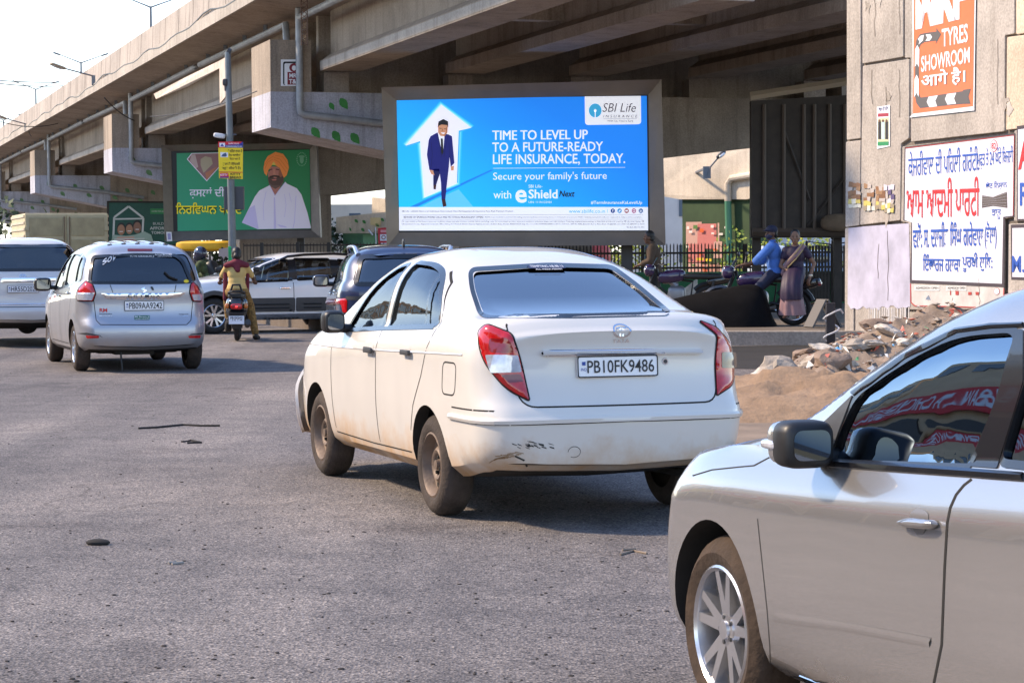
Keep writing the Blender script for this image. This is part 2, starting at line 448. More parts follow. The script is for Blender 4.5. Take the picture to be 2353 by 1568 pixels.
class Art:
    """flat artwork measured in photo pixels and printed on a real plane"""
    def __init__(s, p0, n, step=0.004):
        s.p0 = Vector(p0); s.n = Vector(n).normalized(); s.step = step; s.by = {}
        if s.n.dot(Vector((0, 0, CH)) - s.p0) < 0: s.n = -s.n
    def pt(s, x, y, layer): return onplane(x, y, s.p0, s.n) + s.n * (s.step * layer)
    def put(s, part, m, vs, fs):
        s.by.setdefault((part, m.name), (m, MB()))[1].add(vs, fs)
    def poly(s, pts, m, layer=1, part='print'):
        ps = [Vector((p[0], p[1], 0)) for p in pts]
        tris = tessellate_polygon([ps])
        s.put(part, m, [s.pt(p[0], p[1], layer) for p in pts], [tuple(t) for t in tris])
    def rect(s, x0, y0, x1, y1, m, layer=1, part='print', sk=0.0):
        s.poly([(x0, y0), (x1, y0 + sk), (x1, y1 + sk), (x0, y1)], m, layer, part)
    def ell(s, cx, cy, rx, ry, m, layer=1, part='print', n=24, a0=0, a1=360, rot=0):
        ca, sa = math.cos(R(rot)), math.sin(R(rot)); pts = []
        for k in range(n):
            a = R(a0 + (a1 - a0) * k / (n if a1 - a0 == 360 else n - 1)); x, y = rx * math.cos(a), ry * math.sin(a)
            pts.append((cx + x * ca - y * sa, cy + x * sa + y * ca))
        s.poly(pts, m, layer, part)
    def line(s, pts, w, m, layer=1, part='print'):
        for (a, b) in zip(pts, pts[1:]):
            dx, dy = b[0] - a[0], b[1] - a[1]; L = math.hypot(dx, dy) or 1; nx, ny = -dy / L * w / 2, dx / L * w / 2
            s.poly([(a[0] + nx, a[1] + ny), (b[0] + nx, b[1] + ny), (b[0] - nx, b[1] - ny), (a[0] - nx, a[1] - ny)], m, layer, part)
    def text(s, body, x0, y0, x1, y1, m, layer=2, bold=0.0, sk0=0.0, sk1=None, ital=0.0, part='lettering'):
        """fit text into the box; sk0/sk1: vertical rise of the right end at top/bottom"""
        sk1 = sk0 if sk1 is None else sk1
        vs, fs, asp = text_geo(body, bold)
        out = []
        for u, v in vs:
            x = x0 + (x1 - x0) * u + ital * v * (y1 - y0)
            yt = y0 + sk0 * u; yb = y1 + sk1 * u
            out.append(s.pt(x, yb + (yt - yb) * v, layer))
        s.by[(part, m.name, len(s.by))] = (m, MB().add(out, fs))
    def build(s, parent):
        out = []
        for key, (m, mb) in s.by.items():
            part = key[0]
            o = mb.build(part, m, None, weld=False)
            o.parent = parent
            o.matrix_parent_inverse = parent_world(parent).inverted()
            out.append(o)
        return out
def parent_world(o):
    mm = Matrix.LocRotScale(o.location, o.rotation_euler, o.scale)
    return mm if o.parent is None else parent_world(o.parent) @ o.matrix_parent_inverse @ mm
def adopt(o, parent):
    """parent a world-space mesh without moving it"""
    o.parent = parent; o.matrix_parent_inverse = parent_world(parent).inverted(); return o
DEBUG = False
# ------------------------------------------------------------------ cars
def sstep(t):
    t = max(0.0, min(1.0, t)); return t * t * (3 - 2 * t)
def rpoly(poly, r, k=5):
    out = []; n = len(poly)
    for i in range(n):
        p = Vector(poly[i][:2]); rr = poly[i][2] if len(poly[i]) > 2 else r
        a = Vector(poly[i - 1][:2]) - p; b = Vector(poly[(i + 1) % n][:2]) - p
        q = min(rr, a.length * 0.45, b.length * 0.45)
        pa = p + a.normalized() * q; pb = p + b.normalized() * q
        for j in range(k + 1):
            t = j / k; out.append(tuple((1 - t) ** 2 * pa + 2 * t * (1 - t) * p + t * t * pb))
    return out
def resample(pts, sp, closed=False):
    out = []; q = list(pts) + ([pts[0]] if closed else [])
    for a, b in zip(q, q[1:]):
        L = math.hypot(b[0] - a[0], b[1] - a[1]); k = max(1, int(L / sp + 0.5))
        for j in range(k): out.append((a[0] + (b[0] - a[0]) * j / k, a[1] + (b[1] - a[1]) * j / k))
    if not closed: out.append(tuple(q[-1]))
    return out
def inside(p, poly):
    c = False; n = len(poly); j = n - 1
    for i in range(n):
        if (poly[i][1] > p[1]) != (poly[j][1] > p[1]) and p[0] < (poly[j][0] - poly[i][0]) * (p[1] - poly[i][1]) / (poly[j][1] - poly[i][1]) + poly[i][0]: c = not c
        j = i
    return c
def grow(poly, d):
    n = len(poly); ar = sum(poly[i][0] * poly[(i + 1) % n][1] - poly[(i + 1) % n][0] * poly[i][1] for i in range(n)); sg = 1 if ar > 0 else -1
    out = []
    for i in range(n):
        a = Vector(poly[i - 1]); p = Vector(poly[i]); b = Vector(poly[(i + 1) % n])
        t = (b - a)
        if t.length < 1e-9: out.append(tuple(p)); continue
        t.normalize(); out.append((p.x + t.y * d * sg, p.y - t.x * d * sg))
    return out
def superell(mb, c, r, e=0.5, nu=20, nv=12, rot=None):
    c = Vector(c); vs = []; fs = []
    pw = lambda v: math.copysign(abs(v) ** e, v)
    for j in range(nv + 1):
        ph = -math.pi / 2 + math.pi * j / nv
        for k in range(nu):
            a = 2 * math.pi * k / nu
            v = Vector((r[0] * pw(math.cos(ph)) * pw(math.cos(a)), r[1] * pw(math.cos(ph)) * pw(math.sin(a)), r[2] * pw(math.sin(ph))))
            if rot is not None: v = rot @ v
            vs.append(c + v)
    for j in range(nv):
        for k in range(nu):
            k2 = (k + 1) % nu; fs.append((j * nu + k, j * nu + k2, (j + 1) * nu + k2, (j + 1) * nu + k))
    return mb.add(vs, fs)

class Car:
    def __init__(s, name, spec, loc, yaw, label, cat='car', group=None):
        s.sp = spec; s.root = empty(name, (loc[0], loc[1], 0), yaw + math.pi / 2, label, cat, group)
        s.zt, s.zb, s.zs, s.w = (pchip(spec[k]) for k in ('zt', 'zb', 'zs', 'w'))
        s.rp = pchip(spec['rear']); s.fp = pchip(spec['front'])
        inv = parent_world(s.root).inverted(); s.inv = inv; s.inv3 = inv.to_3x3(); s.cdist = loc[1]
        s.body_mesh()
    def cam_ray(s, px, py):
        return s.inv @ Vector((0, 0, CH)), (s.inv3 @ ray(px, py)).normalized()
    def half(s, x, sh=0.0, top=0.0, floor=None):
        sp = s.sp
        zb = s.zb(x) if floor is None else floor
        zt = s.zt(x) - top; zs = min(s.zs(x), zt - 0.03); w = s.w(x) - sh
        zb = min(zb, zs - 0.1)
        h = zs - zb
        f = pchip([(0, w - 0.11), (0.05 / h if h > .3 else .1, w - 0.045), (0.24, w - 0.012), (0.5, w), (0.78, w - sp.get('sh1', 0.012) * .6), (0.86, w - sp.get('sh1', 0.012)), (1, w - sp.get('sh2', 0.038))])
        low = [(0, zb - .024), ((w - 0.11) * 0.4, zb - .016), ((w - 0.11) * 0.8, zb - .008)]
        for k in range(15):
            t = k / 14; low.append((f(t), zb + h * t))
        ys = low[-1][1] and low[-1][0] - sp.get('inset', 0.012)
        H = zt - zs; e = 2.0 / sp.get('n', 4.2); tum = sp.get('tum', 0.24); dense = []
        for k in range(161):
            t = math.pi / 2 * (k / 160); ct, st = math.cos(t), math.sin(t)
            y = ys * (ct ** e if ct > 1e-9 else 0); z = zs + H * st ** e
            y *= 1 - tum * (z - zs) / ys
            z -= sp.get('crown', 0.03) * (y / ys) ** 2 * min(1, H / 0.2) * st
            dense.append((y, z))
        L = [0]
        for a, b in zip(dense, dense[1:]): L.append(L[-1] + math.hypot(b[0] - a[0], b[1] - a[1]))
        nu = 28; j = 0; up = []
        for k in range(1, nu + 1):
            t = L[-1] * k / nu
            while j < len(L) - 2 and L[j + 1] < t: j += 1
            q = (t - L[j]) / max(L[j + 1] - L[j], 1e-9); q = min(1, q)
            up.append((dense[j][0] + (dense[j + 1][0] - dense[j][0]) * q, dense[j][1] + (dense[j + 1][1] - dense[j][1]) * q))
        up[-1] = (0.0, up[-1][1])
        return low + up
    def deform(s, p):
        sp = s.sp; x, y, z = p; w = 0.85
        dr = sp.get('dr', 0.7); df = sp.get('df', 0.6)
        a = sstep(1 - (x - sp['xr']) / dr); b = sstep(1 - (sp['xf'] - x) / df)
        x2 = x
        if a > 0: x2 += a * (s.rp(z) + sp.get('kr', 0.10) * (abs(y) / w) ** 2.4)
        if b > 0: x2 -= b * (s.fp(z) + sp.get('kf', 0.22) * (abs(y) / w) ** 2.2)
        return Vector((x2, y, z))
    def loft(s, xs, ins, sh=0.0, top=0.0, floor=None, shift=0.0):
        rings = []
        for x, d in zip(xs, ins):
            h = s.half(x, sh, top, floor); w = max(p[0] for p in h); zc = (h[0][1] + h[-1][1]) / 2; hh = (h[-1][1] - h[0][1]) / 2
            k = (w - d) / w; kz = (hh - min(d, s.sp.get('rz', 0.05))) / hh
            rings.append([(y * k, zc + (z - zc) * kz) for y, z in h])
        n = len(rings[0]); m = len(xs); vs = []; fs = []
        def vid(i, j): return i * (2 * n - 2) + (j % (2 * n - 2))
        for i, (x, rg) in enumerate(zip(xs, rings)):
            full = [(y, z) for y, z in rg] + [(-y, z) for y, z in rg[-2:0:-1]]
            vs += [s.deform((x + shift * (1 if x < 1 else -1), y, z)) for y, z in full]
        tot = 2 * n - 2
        for i in range(m - 1):
            for j in range(tot): fs.append((vid(i, j), vid(i, j + 1), vid(i + 1, j + 1), vid(i + 1, j)))
        for i, x in ((0, xs[0]), (m - 1, xs[-1])):
            Mc = 18; rows = []
            for j in range(n):
                if j in (0, n - 1): rows.append([vid(i, j)]); continue
                y, z = rings[i][j]; row = [vid(i, j)]
                for c in range(1, Mc):
                    yy = y * (1 - 2 * c / Mc); vs.append(s.deform((x + shift * (1 if x < 1 else -1), yy, z))); row.append(len(vs) - 1)
                row.append(vid(i, tot - j)); rows.append(row)
            for a, b in zip(rows, rows[1:]):
                if len(a) == 1 and len(b) == 1: continue
                if len(a) == 1:
                    for c in range(len(b) - 1): fs.append((a[0], b[c], b[c + 1]))
                elif len(b) == 1:
                    for c in range(len(a) - 1): fs.append((a[c], b[0], a[c + 1]))
                else:
                    for c in range(len(a) - 1): fs.append((a[c], b[c], b[c + 1], a[c + 1]))
        bm = bmesh.new()
        bv = [bm.verts.new(v) for v in vs]
        for f in fs:
            f2 = []
            for q in f:
                if q not in f2: f2.append(q)
            try: bm.faces.new([bv[q] for q in f2])
            except ValueError: pass
        bmesh.ops.remove_doubles(bm, verts=bm.verts, dist=1e-5)
        bmesh.ops.recalc_face_normals(bm, faces=bm.faces)
        if DEBUG: print('nonmanifold', sum(1 for e in bm.edges if not e.is_manifold), sum(1 for v in bm.verts if not v.is_manifold))
        return bm
    def body_mesh(s):
        sp = s.sp; xr, xf = sp['xr'], sp['xf']; Rr, Rf = sp.get('Rr', 0.2), sp.get('Rf', 0.3)
        xs = []; ins = []
        for k in range(9):
            t = 1 - math.cos(math.pi / 2 * k / 8); xs.append(xr + Rr * t); ins.append(Rr * 0.8 * (1 - math.sqrt(max(0, 1 - (1 - t) ** 2))))
        nmid = 74
        for k in range(1, nmid): xs.append(xr + Rr + (xf - Rf - xr - Rr) * k / nmid); ins.append(0)
        for k in range(8, -1, -1):
            t = 1 - math.cos(math.pi / 2 * k / 8); xs.append(xf - Rf * t); ins.append(Rf * 0.8 * (1 - math.sqrt(max(0, 1 - (1 - t) ** 2))))
        bm = s.loft(xs, ins)
        s.bvh = BVHTree.FromBMesh(bm)
        me = bpy.data.meshes.new('body'); bm.to_mesh(me); bm.free()
        o = bpy.data.objects.new('body', me); COL.objects.link(o)
        cuts = []
        # wheel wells
        for xw in (0, sp['wb']):
            for sg in (1, -1):
                mb = MB(); yo = s.w(xw)
                mb.prism([(xw + sp['ar'] * math.cos(2 * math.pi * k / 48), sp['wr'] + 0.01 + sp['ar'] * math.sin(2 * math.pi * k / 48)) for k in range(48)], lambda a, b: (a, sg * (yo - 0.34), b), (0, sg * 0.7, 0))
                cuts.append((mb, 1))
        c0, c1 = sp['cab']
        m2 = 40
        bmi = s.loft([c0 + (c1 - c0) * k / m2 for k in range(m2 + 1)], [0] * (m2 + 1), 0.06, 0.05, sp.get('cfloor', 0.42), 0.07)
        mb = MB(); bmi.verts.index_update(); mb.add([v.co for v in bmi.verts], [tuple(v.index for v in f.verts) for f in bmi.faces]); bmi.free()
        cuts.append((mb, 2))
        sp['side'] = [[(lambda h: (h.x, h.z))(s.hit('C', *p)[0]) for p in pl[1]] if pl[0] == 'C' else pl for pl in sp['side']]
        for pl in sp['side']:
            mb = MB(); mb.prism(pl, lambda a, b: (a, 0 if sp.get('solidR') else -1.5, b), (0, 1.6 if sp.get('solidR') else 3, 0)); cuts.append((mb, 3))
        if sp.get('rwin') and sp['rwin'][0] == 'C': sp['rwC'] = sp['rwin'][1]; sp['rwin'] = [(lambda h: (h.y, h.z))(s.hit('C', *p)[0]) for p in sp['rwin'][1]]
        if sp.get('rwin'): mb = MB(); mb.prism(sp['rwin'], lambda a, b: (xr - 1, a, b), (1 + sp.get('rdepth', 0.55), 0, 0)); cuts.append((mb, 3))
        if sp.get('fwin') and not sp.get('solidR'): mb = MB(); mb.prism(sp['fwin'], lambda a, b: (sp['fdepth'], a, b), (3, 0, 0)); cuts.append((mb, 3))
        bvs = []
        for mb, kind in cuts:
            cb = bmesh.new(); vv = [cb.verts.new(v) for v in mb.v]
            for f in mb.f:
                try: cb.faces.new([vv[q] for q in f])
                except ValueError: pass
            bmesh.ops.recalc_face_normals(cb, faces=cb.faces)
            if kind != 2: bmesh.ops.triangulate(cb, faces=cb.faces)
            bvs.append((BVHTree.FromBMesh(cb), kind))
            cm = bpy.data.meshes.new('cut'); cb.to_mesh(cm); cb.free()
            co = bpy.data.objects.new('cut', cm); COL.objects.link(co)
            md = o.modifiers.new('b', 'BOOLEAN'); md.operation = 'DIFFERENCE'; md.solver = 'MANIFOLD'; md.object = co
            nm = evaluated(o, 'body'); o.modifiers.clear()
            if len(nm.polygons) < 50:
                md = o.modifiers.new('b', 'BOOLEAN'); md.operation = 'DIFFERENCE'; md.solver = 'EXACT'; md.object = co
                nm = evaluated(o, 'body'); o.modifiers.clear()
            o.data = nm
            bpy.data.objects.remove(co); bpy.data.meshes.remove(cm)
        me = o.data; me.name = 'body'
        me.materials.clear()
        for m in (sp['paint'], M['under'], sp.get('inner', M['black']), M['satin']): me.materials.append(m)
        for p in me.polygons:
            c = p.center; p.material_index = 0; p.use_smooth = True
            for bv, kind in bvs:
                h = bv.find_nearest(c, 0.002)
                if h[0] is not None and abs(h[1].dot(p.normal)) > 0.9: p.material_index = kind; break
            if p.material_index == 0 and p.normal.z < -0.93 and c.z < 0.45: p.material_index = 1
        me.set_sharp_from_angle(angle=R(32))
        o.parent = s.root; s.body = o
    # -- projection onto the bodywork
    def hit(s, view, a, b):
        if view == 'C':
            o, d = s.cam_ray(a, b)
            h = s.bvh.ray_cast(o, d)
            if h[0] is None:
                q = s.bvh.find_nearest(o + d * s.cdist); h = (q[0], q[1])
            n = h[1]
            return h[0], (-n if n.dot(d) > 0 else n)
        if view == 'L': o, d = Vector((a, 4, b)), Vector((0, -1, 0))
        elif view == 'R': o, d = Vector((a, -4, b)), Vector((0, 1, 0))
        elif view == 'B': o, d = Vector((-8, a, b)), Vector((1, 0, 0))
        elif view == 'F': o, d = Vector((9, a, b)), Vector((-1, 0, 0))
        else: o, d = Vector((a, b, 6)), Vector((0, 0, -1))
        h = s.bvh.ray_cast(o, d)
        if h[0] is None:
            h = s.bvh.find_nearest(Vector((a, 0.8, b)) if view == 'L' else Vector((a, -0.8, b)) if view == 'R' else Vector((s.sp['xr'], a, b)) if view == 'B' else Vector((s.sp['xf'], a, b)) if view == 'F' else Vector((a, b, 1.5)))
        n = h[1]
        if n.dot(d) > 0: n = -n
        return h[0], n
    def pt(s, view, a, b, off):
        p, n = s.hit(view, a, b)
        return p + n * off
    def patch(s, mb, poly, view, off=0.002, sp=0.05, thick=0.0, dome=0.0):
        bd = resample(poly, sp, True); n = len(bd)
        x0 = min(p[0] for p in bd); x1 = max(p[0] for p in bd); y0 = min(p[1] for p in bd); y1 = max(p[1] for p in bd)
        pts = list(bd); nx = int((x1 - x0) / sp) + 1; ny = int((y1 - y0) / sp) + 1
        def edge_d(q):
            return min(math.hypot(q[0] - b[0], q[1] - b[1]) for b in bd)
        for i in range(nx + 1):
            for j in range(ny + 1):
                q = (x0 + (x1 - x0) * i / max(nx, 1), y0 + (y1 - y0) * j / max(ny, 1))
                if inside(q, bd) and edge_d(q) > sp * 0.4: pts.append(q)
        r = delaunay_2d_cdt([Vector(p) for p in pts], [], [list(range(n))], 1, 1e-6)
        vs2, fs = r[0], r[2]; out = []
        for v in vs2:
            o2 = off
            if dome:
                o2 += dome * min(1.0, edge_d((v.x, v.y)) / (sp * 1.4)) ** 0.5
            out.append(s.pt(view, v.x, v.y, o2))
        mb.add(out, [tuple(f) for f in fs])
        if thick:
            a = [s.pt(view, p[0], p[1], off) for p in bd]; b = [s.pt(view, p[0], p[1], off - thick) for p in bd]
            mb.add(a + b, [(i, (i + 1) % n, n + (i + 1) % n, n + i) for i in range(n)])
        return mb
    def ribbon(s, mb, pts, view, width=0.007, off=0.0015, closed=False, sp=0.04, raised=0.0):
        q = resample(pts, sp, closed); n = len(q); L = []; Rr = []
        for i in range(n):
            a = q[i - 1] if (i > 0 or closed) else q[i]; b = q[(i + 1) % n] if (i < n - 1 or closed) else q[i]
            dx, dy = b[0] - a[0], b[1] - a[1]; l = math.hypot(dx, dy) or 1
            nx, ny = -dy / l * width / 2, dx / l * width / 2
            L.append((q[i][0] + nx, q[i][1] + ny)); Rr.append((q[i][0] - nx, q[i][1] - ny))
        rows = [[s.pt(view, p[0], p[1], off) for p in L], [s.pt(view, p[0], p[1], off) for p in Rr]]
        if raised:
            mid = [s.pt(view, p[0], p[1], off + raised) for p in q]
            bl = [s.pt(view, p[0], p[1], -0.004) for p in L]; br = [s.pt(view, p[0], p[1], -0.004) for p in Rr]
            rows = [bl, rows[0], mid, rows[1], br]
        vs = [v for r_ in rows for v in r_]; fs = []
        for k in range(len(rows) - 1):
            for i in range(n if closed else n - 1):
                i2 = (i + 1) % n; fs.append((k * n + i, k * n + i2, (k + 1) * n + i2, (k + 1) * n + i))
        mb.add(vs, fs); return mb
    def letter(s, mb, body, view, a0, a1, b0, b1, off=0.004, bold=0.0, rise=0.0, ital=0.0):
        vs, fs, _ = text_geo(body, bold)
        mb.add([s.pt(view, a0 + (a1 - a0) * u + (a1 - a0) * ital * v, b0 + (b1 - b0) * v + rise * u, off) for u, v in vs], fs); return mb
    def part(s, name, mb, m, parent=None, smooth=True, angle=40, label=None, bevel=0.0, weld=True):
        o = mb.build(name, m, parent or s.root, smooth, bevel, angle, weld)
        if label: o['label'] = label
        return o
    # -- standard parts
    def glazing(s, seal=0.02):
        sp = s.sp
        for i, pl in enumerate(sp['side']):
            for v in ('L', 'R'):
                if v == 'R' and sp.get('skipR'): continue
                so = v == 'R' and sp.get('solidR'); mb = MB(); s.patch(mb, grow(pl, 0.015), v, .002 if so else -0.012, 0.06); g = s.part('side_window', mb, M['satin'] if so else sp.get('sglass', M['glass']))
                mb = MB(); s.ribbon(mb, grow(pl, seal * 0.3), v, seal, 0.0025, True); s.part('seal', mb, M['satin'], g)
        if sp.get('rwin'):
            mb = MB(); s.patch(mb, grow(sp['rwin'], 0.018), 'B', -0.010, 0.06); g = s.part('rear_window', mb, sp.get('rglass', M['glassr']))
            mb = MB()
            if sp.get('rsealC'): s.ribbon(mb, sp['rsealC'], 'C', sp['rsw'], 0.002, True, 8)
            else: s.ribbon(mb, grow(sp['rwin'], -0.012), 'B', sp.get('rseal', 0.045), 0.002, True)
            s.part('seal', mb, M['satin'], g)
        if sp.get('fwin'):
            mb = MB(); s.patch(mb, grow(sp['fwin'], 0.018), 'F', .002 if sp.get('solidR') else -0.010, 0.06); g = s.part('windscreen', mb, M['satin'] if sp.get('solidR') else M['glass'])
            mb = MB(); s.ribbon(mb, grow(sp['fwin'], -0.012), 'F', 0.04, 0.002, True); s.part('seal', mb, M['satin'], g)
    def gaps(s, lines, width=0.007):
        for view, pts, closed in lines: s.part('panel_seam', s.ribbon(MB(), pts, view, width, 0.0012, closed), M['gap'])
    def wheels(s, kind, tyre=None, inset=0.0, tw=0.19, rr=0.195, rimmat=None, skip=()):
        sp = s.sp; r = sp['wr']
        for xw in (0, sp['wb']):
            for sg in (1, -1):
                yo = (s.w(xw) - 0.025 - inset) * sg
                mb = MB(); h = tw
                prof = [(rr, 0.012), (rr + 0.012, 0.004), (rr + (r - rr) * 0.45, -0.006), (r - 0.035, 0.004), (r - 0.012, 0.022), (r, 0.045)]
                prof += [(r, h - 0.045), (r - 0.012, h - 0.022), (r - 0.035, h - 0.004), (rr, h - 0.012)]
                full = [(a, yo - sg * b) for a, b in prof]
                mb.lathe(full, 40, 'y', (xw, 0, r))
                for gz in (0.30, 0.5, 0.70):
                    mb.lathe([(r + 0.0015, yo - sg * h * (gz - 0.02)), (r + 0.0015, yo - sg * h * (gz + 0.02))], 40, 'y', (xw, 0, r))
                t = s.part('tyre', mb, tyre or M['rubber'])
                s.rim(kind, xw, yo, sg, r, rr, t, rimmat)
    def rim(s, kind, xw, yo, sg, r, rr, t, rimmat=None):
        mb = MB(); c = (xw, 0, r); y = lambda d: yo - sg * d
        if kind == 'steel':
            mb.lathe([(rr + 0.004, y(0.008)), (rr - 0.006, y(0.004)), (rr - 0.018, y(0.02)), (rr - 0.03, y(0.062)), (rr * 0.66, y(0.075)), (rr * 0.56, y(0.05)), (rr * 0.46, y(0.034)), (rr * 0.36, y(0.04)), (rr * 0.30, y(0.058)), (rr * 0.16, y(0.052)), (rr * 0.15, y(0.03)), (0.001, y(0.028))], 44, 'y', c)
            mb.cur = 1
            for k in range(8):
                a = 2 * math.pi * (k + 0.5) / 8; q = rr * 0.70
                mb.lathe([(0.0005, y(0.060)), (0.017, y(0.060)), (0.019, y(0.07))], 12, 'y', (xw + q * math.cos(a), 0, r + q * math.sin(a)))
            for k in range(4):
                a = 2 * math.pi * k / 4 + 0.4; q = rr * 0.26
                mb.lathe([(0.0005, y(0.036)), (0.011, y(0.038)), (0.011, y(0.06))], 8, 'y', (xw + q * math.cos(a), 0, r + q * math.sin(a)))
            s.part('rim', mb, [rimmat or M['steelrim'], M['gap']], t, angle=50)
        else:
            mb.lathe([(rr + 0.004, y(0.008)), (rr - 0.004, y(0.003)), (rr - 0.014, y(0.012)), (rr - 0.022, y(0.05)), (rr - 0.03, y(0.15))], 44, 'y', c)
            mb.lathe([(0.062, y(0.05)), (0.058, y(0.032)), (0.032, y(0.026)), (0.03, y(0.018)), (0.001, y(0.017))], 24, 'y', c)
            pairs = {'twin': [(k * 72 + d, 0.020, 0.014) for k in range(5) for d in (-13, 13)], 'ten': [(k * 36, 0.020, 0.017) for k in range(10)], 'five': [(k * 72, 0.030, 0.045) for k in range(5)], 'fork': [(k * 72 + d, 0.018, 0.020) for k in range(5) for d in (-15, 15)]}[kind]
            for ang, w0, w1 in pairs:
                a = R(ang + 18); ca, sa = math.cos(a), math.sin(a)
                a0 = a if kind != 'twin' and kind != 'fork' else R(ang * 1.0 + 18 - (8 if (round(ang) % 72) < 36 else -8) * (0.6 if kind == 'twin' else 1.2))
                def pp(q, wd, d, aa): return (xw + q * math.cos(aa) - wd * math.sin(aa), y(d), r + q * math.sin(aa) + wd * math.cos(aa))
                q0, q1 = 0.045, rr - 0.012
                vs = [pp(q0, -w0, 0.030, a0), pp(q0, w0, 0.030, a0), pp(q1, w1, 0.016, a), pp(q1, -w1, 0.016, a), pp(q0, -w0, 0.07, a0), pp(q0, w0, 0.07, a0), pp(q1, w1, 0.06, a), pp(q1, -w1, 0.06, a)]
                mb.add(vs, [(0, 1, 2, 3), (0, 3, 7, 4), (1, 5, 6, 2), (2, 6, 7, 3), (0, 4, 5, 1)])
            o = s.part('rim', mb, rimmat or M['alloy'], t, angle=30)
            mb = MB(); mb.lathe([(0.001, y(0.10)), (rr - 0.03, y(0.10))], 32, 'y', c)
            for k in range(5):
                a = 2 * math.pi * k / 5; mb.lathe([(0.0005, y(0.024)), (0.008, y(0.025)), (0.008, y(0.04))], 8, 'y', (xw + 0.042 * math.cos(a), 0, r + 0.042 * math.sin(a)))
            s.part('brake_disc', mb, M['darkgrey'], o)
    def plate(s, yc, zc, text, w=0.5, h=0.11, off=0.012, view='B', frame=True, lettersize=0.62, two=None):
        p, n = s.hit(view, yc, zc); n = Vector((n.x, 0, n.z)).normalized()
        rt = Vector((0, -1, 0)) if view in 'BC' else Vector((0, 1, 0)); up = n.cross(rt) ; up = up if up.z > 0 else -up
        c = p + n * off; to = lambda a, b, d=0.0: c + rt * a + up * b + n * d
        mb = MB(); mb.prism(rpoly([(-w / 2, -h / 2), (w / 2, -h / 2), (w / 2, h / 2), (-w / 2, h / 2)], 0.012, 3), lambda a, b: to(a, b, 0), n * -0.02)
        pl = s.part('number_plate', mb, M['plate'], smooth=False)
        if frame:
            mb = MB(); o2 = rpoly([(-w / 2 - .003, -h / 2 - .003), (w / 2 + .003, -h / 2 - .003), (w / 2 + .003, h / 2 + .003), (-w / 2 - .003, h / 2 + .003)], 0.014, 3)
            i2 = rpoly([(-w / 2 + .004, -h / 2 + .004), (w / 2 - .004, -h / 2 + .004), (w / 2 - .004, h / 2 - .004), (-w / 2 + .004, h / 2 - .004)], 0.010, 3)
            k = len(o2); mb.add([to(a, b, 0.002) for a, b in o2] + [to(a, b, 0.002) for a, b in i2], [(i, (i + 1) % k, k + (i + 1) % k, k + i) for i in range(k)])
            s.part('plate_frame', mb, M['ink'], pl, smooth=False)
        mb = MB()
        rows = [(text, -h * lettersize / 2, h * lettersize / 2)] if not two else [(text, 0.06 * h, 0.40 * h), (two, -0.42 * h, -0.05 * h)]
        for tx, z0, z1 in rows:
            vs, fs, asp = text_geo(tx, 0.006)
            L = w * 0.84 if not two else w * 0.8
            x0 = -w / 2 + (0.115 if not two else 0.1) * w
            mb.add([to(x0 + L * u, z0 + (z1 - z0) * v, 0.0035) for u, v in vs], fs)
        s.part('lettering', mb, M['ink'], pl, smooth=False, weld=False)
        if not two:
            mb = MB(); vs, fs, asp = text_geo('IND')
            mb.add([to(-w / 2 + 0.018 + 0.032 * u, -0.022 + 0.016 * v, 0.0035) for u, v in vs], fs)
            mb.add([to(-w / 2 + a, b, 0.0035) for a, b in ((.024, .008), (.044, .008), (.044, .028), (.024, .028))], [(0, 1, 2, 3)])
            s.part('lettering', mb, mat('plate blue print', (0.02, 0.06, 0.3), 0.5), pl, smooth=False, weld=False)
        return pl
    def mirrors(s, x, z, m, size=(0.075, 0.115, 0.085), out=0.06, sides=(1, -1), glassmat=None, rim=.016):
        for sg in sides:
            base, n = s.hit('L' if sg > 0 else 'R', x, z)
            c = Vector((x - 0.01, base.y + sg * (size[1] + out), z + 0.035))
            mb = MB(); superell(mb, c, size, 0.55)
            # shell open at the back: glass sits just proud of the rear face
            o = s.part('side_mirror', mb, m)
            mb = MB(); superell(mb, c + Vector((-size[0] - .004 + rim, 0, 0)), (rim, size[1] * (.90 if rim < .02 else 1.06), size[2] * (.86 if rim < .02 else 1.05)), 0.5); s.part('mirror_rim', mb, M['black'], o)
            mb = MB(); k = []
            for q in rpoly([(-size[1] * .74, -size[2] * .66), (size[1] * .74, -size[2] * .66), (size[1] * .74, size[2] * .66), (-size[1] * .74, size[2] * .66)], 0.03): k.append(c + Vector((-size[0] - 0.0055, q[0], q[1])))
            mb.add(k, [tuple(range(len(k)))]); s.part('mirror_glass', mb, glassmat or M['mirror'], o, smooth=False)
            mb = MB(); superell(mb, Vector((x + 0.02, base.y + sg * out * 0.45, z - 0.01)), (0.05, out * 0.75 + 0.03, 0.03), 0.7); s.part('mirror_arm', mb, M['black'], o)
    def handle(s, x, z, m, L=0.17, h=0.03, views=('L', 'R')):
        for v in views:
            mb = MB(); s.patch(mb, rpoly([(x - L / 2, z - h / 2), (x + L / 2, z - h / 2), (x + L / 2, z + h / 2), (x - L / 2, z + h / 2)], h * .45), v, 0.030, 0.02, 0.016, 0.006); o = s.part('door_handle', mb, m)
            mb = MB(); s.patch(mb, rpoly([(x - L * .28, z - h * 1.25), (x + L * .32, z - h * 1.25), (x + L * .32, z + h * 1.25), (x - L * .28, z + h * 1.25)], h * 1.1), v, 0.0012, 0.02); s.part('handle_recess', mb, s.sp.get('recess', M['darkgrey']), o)
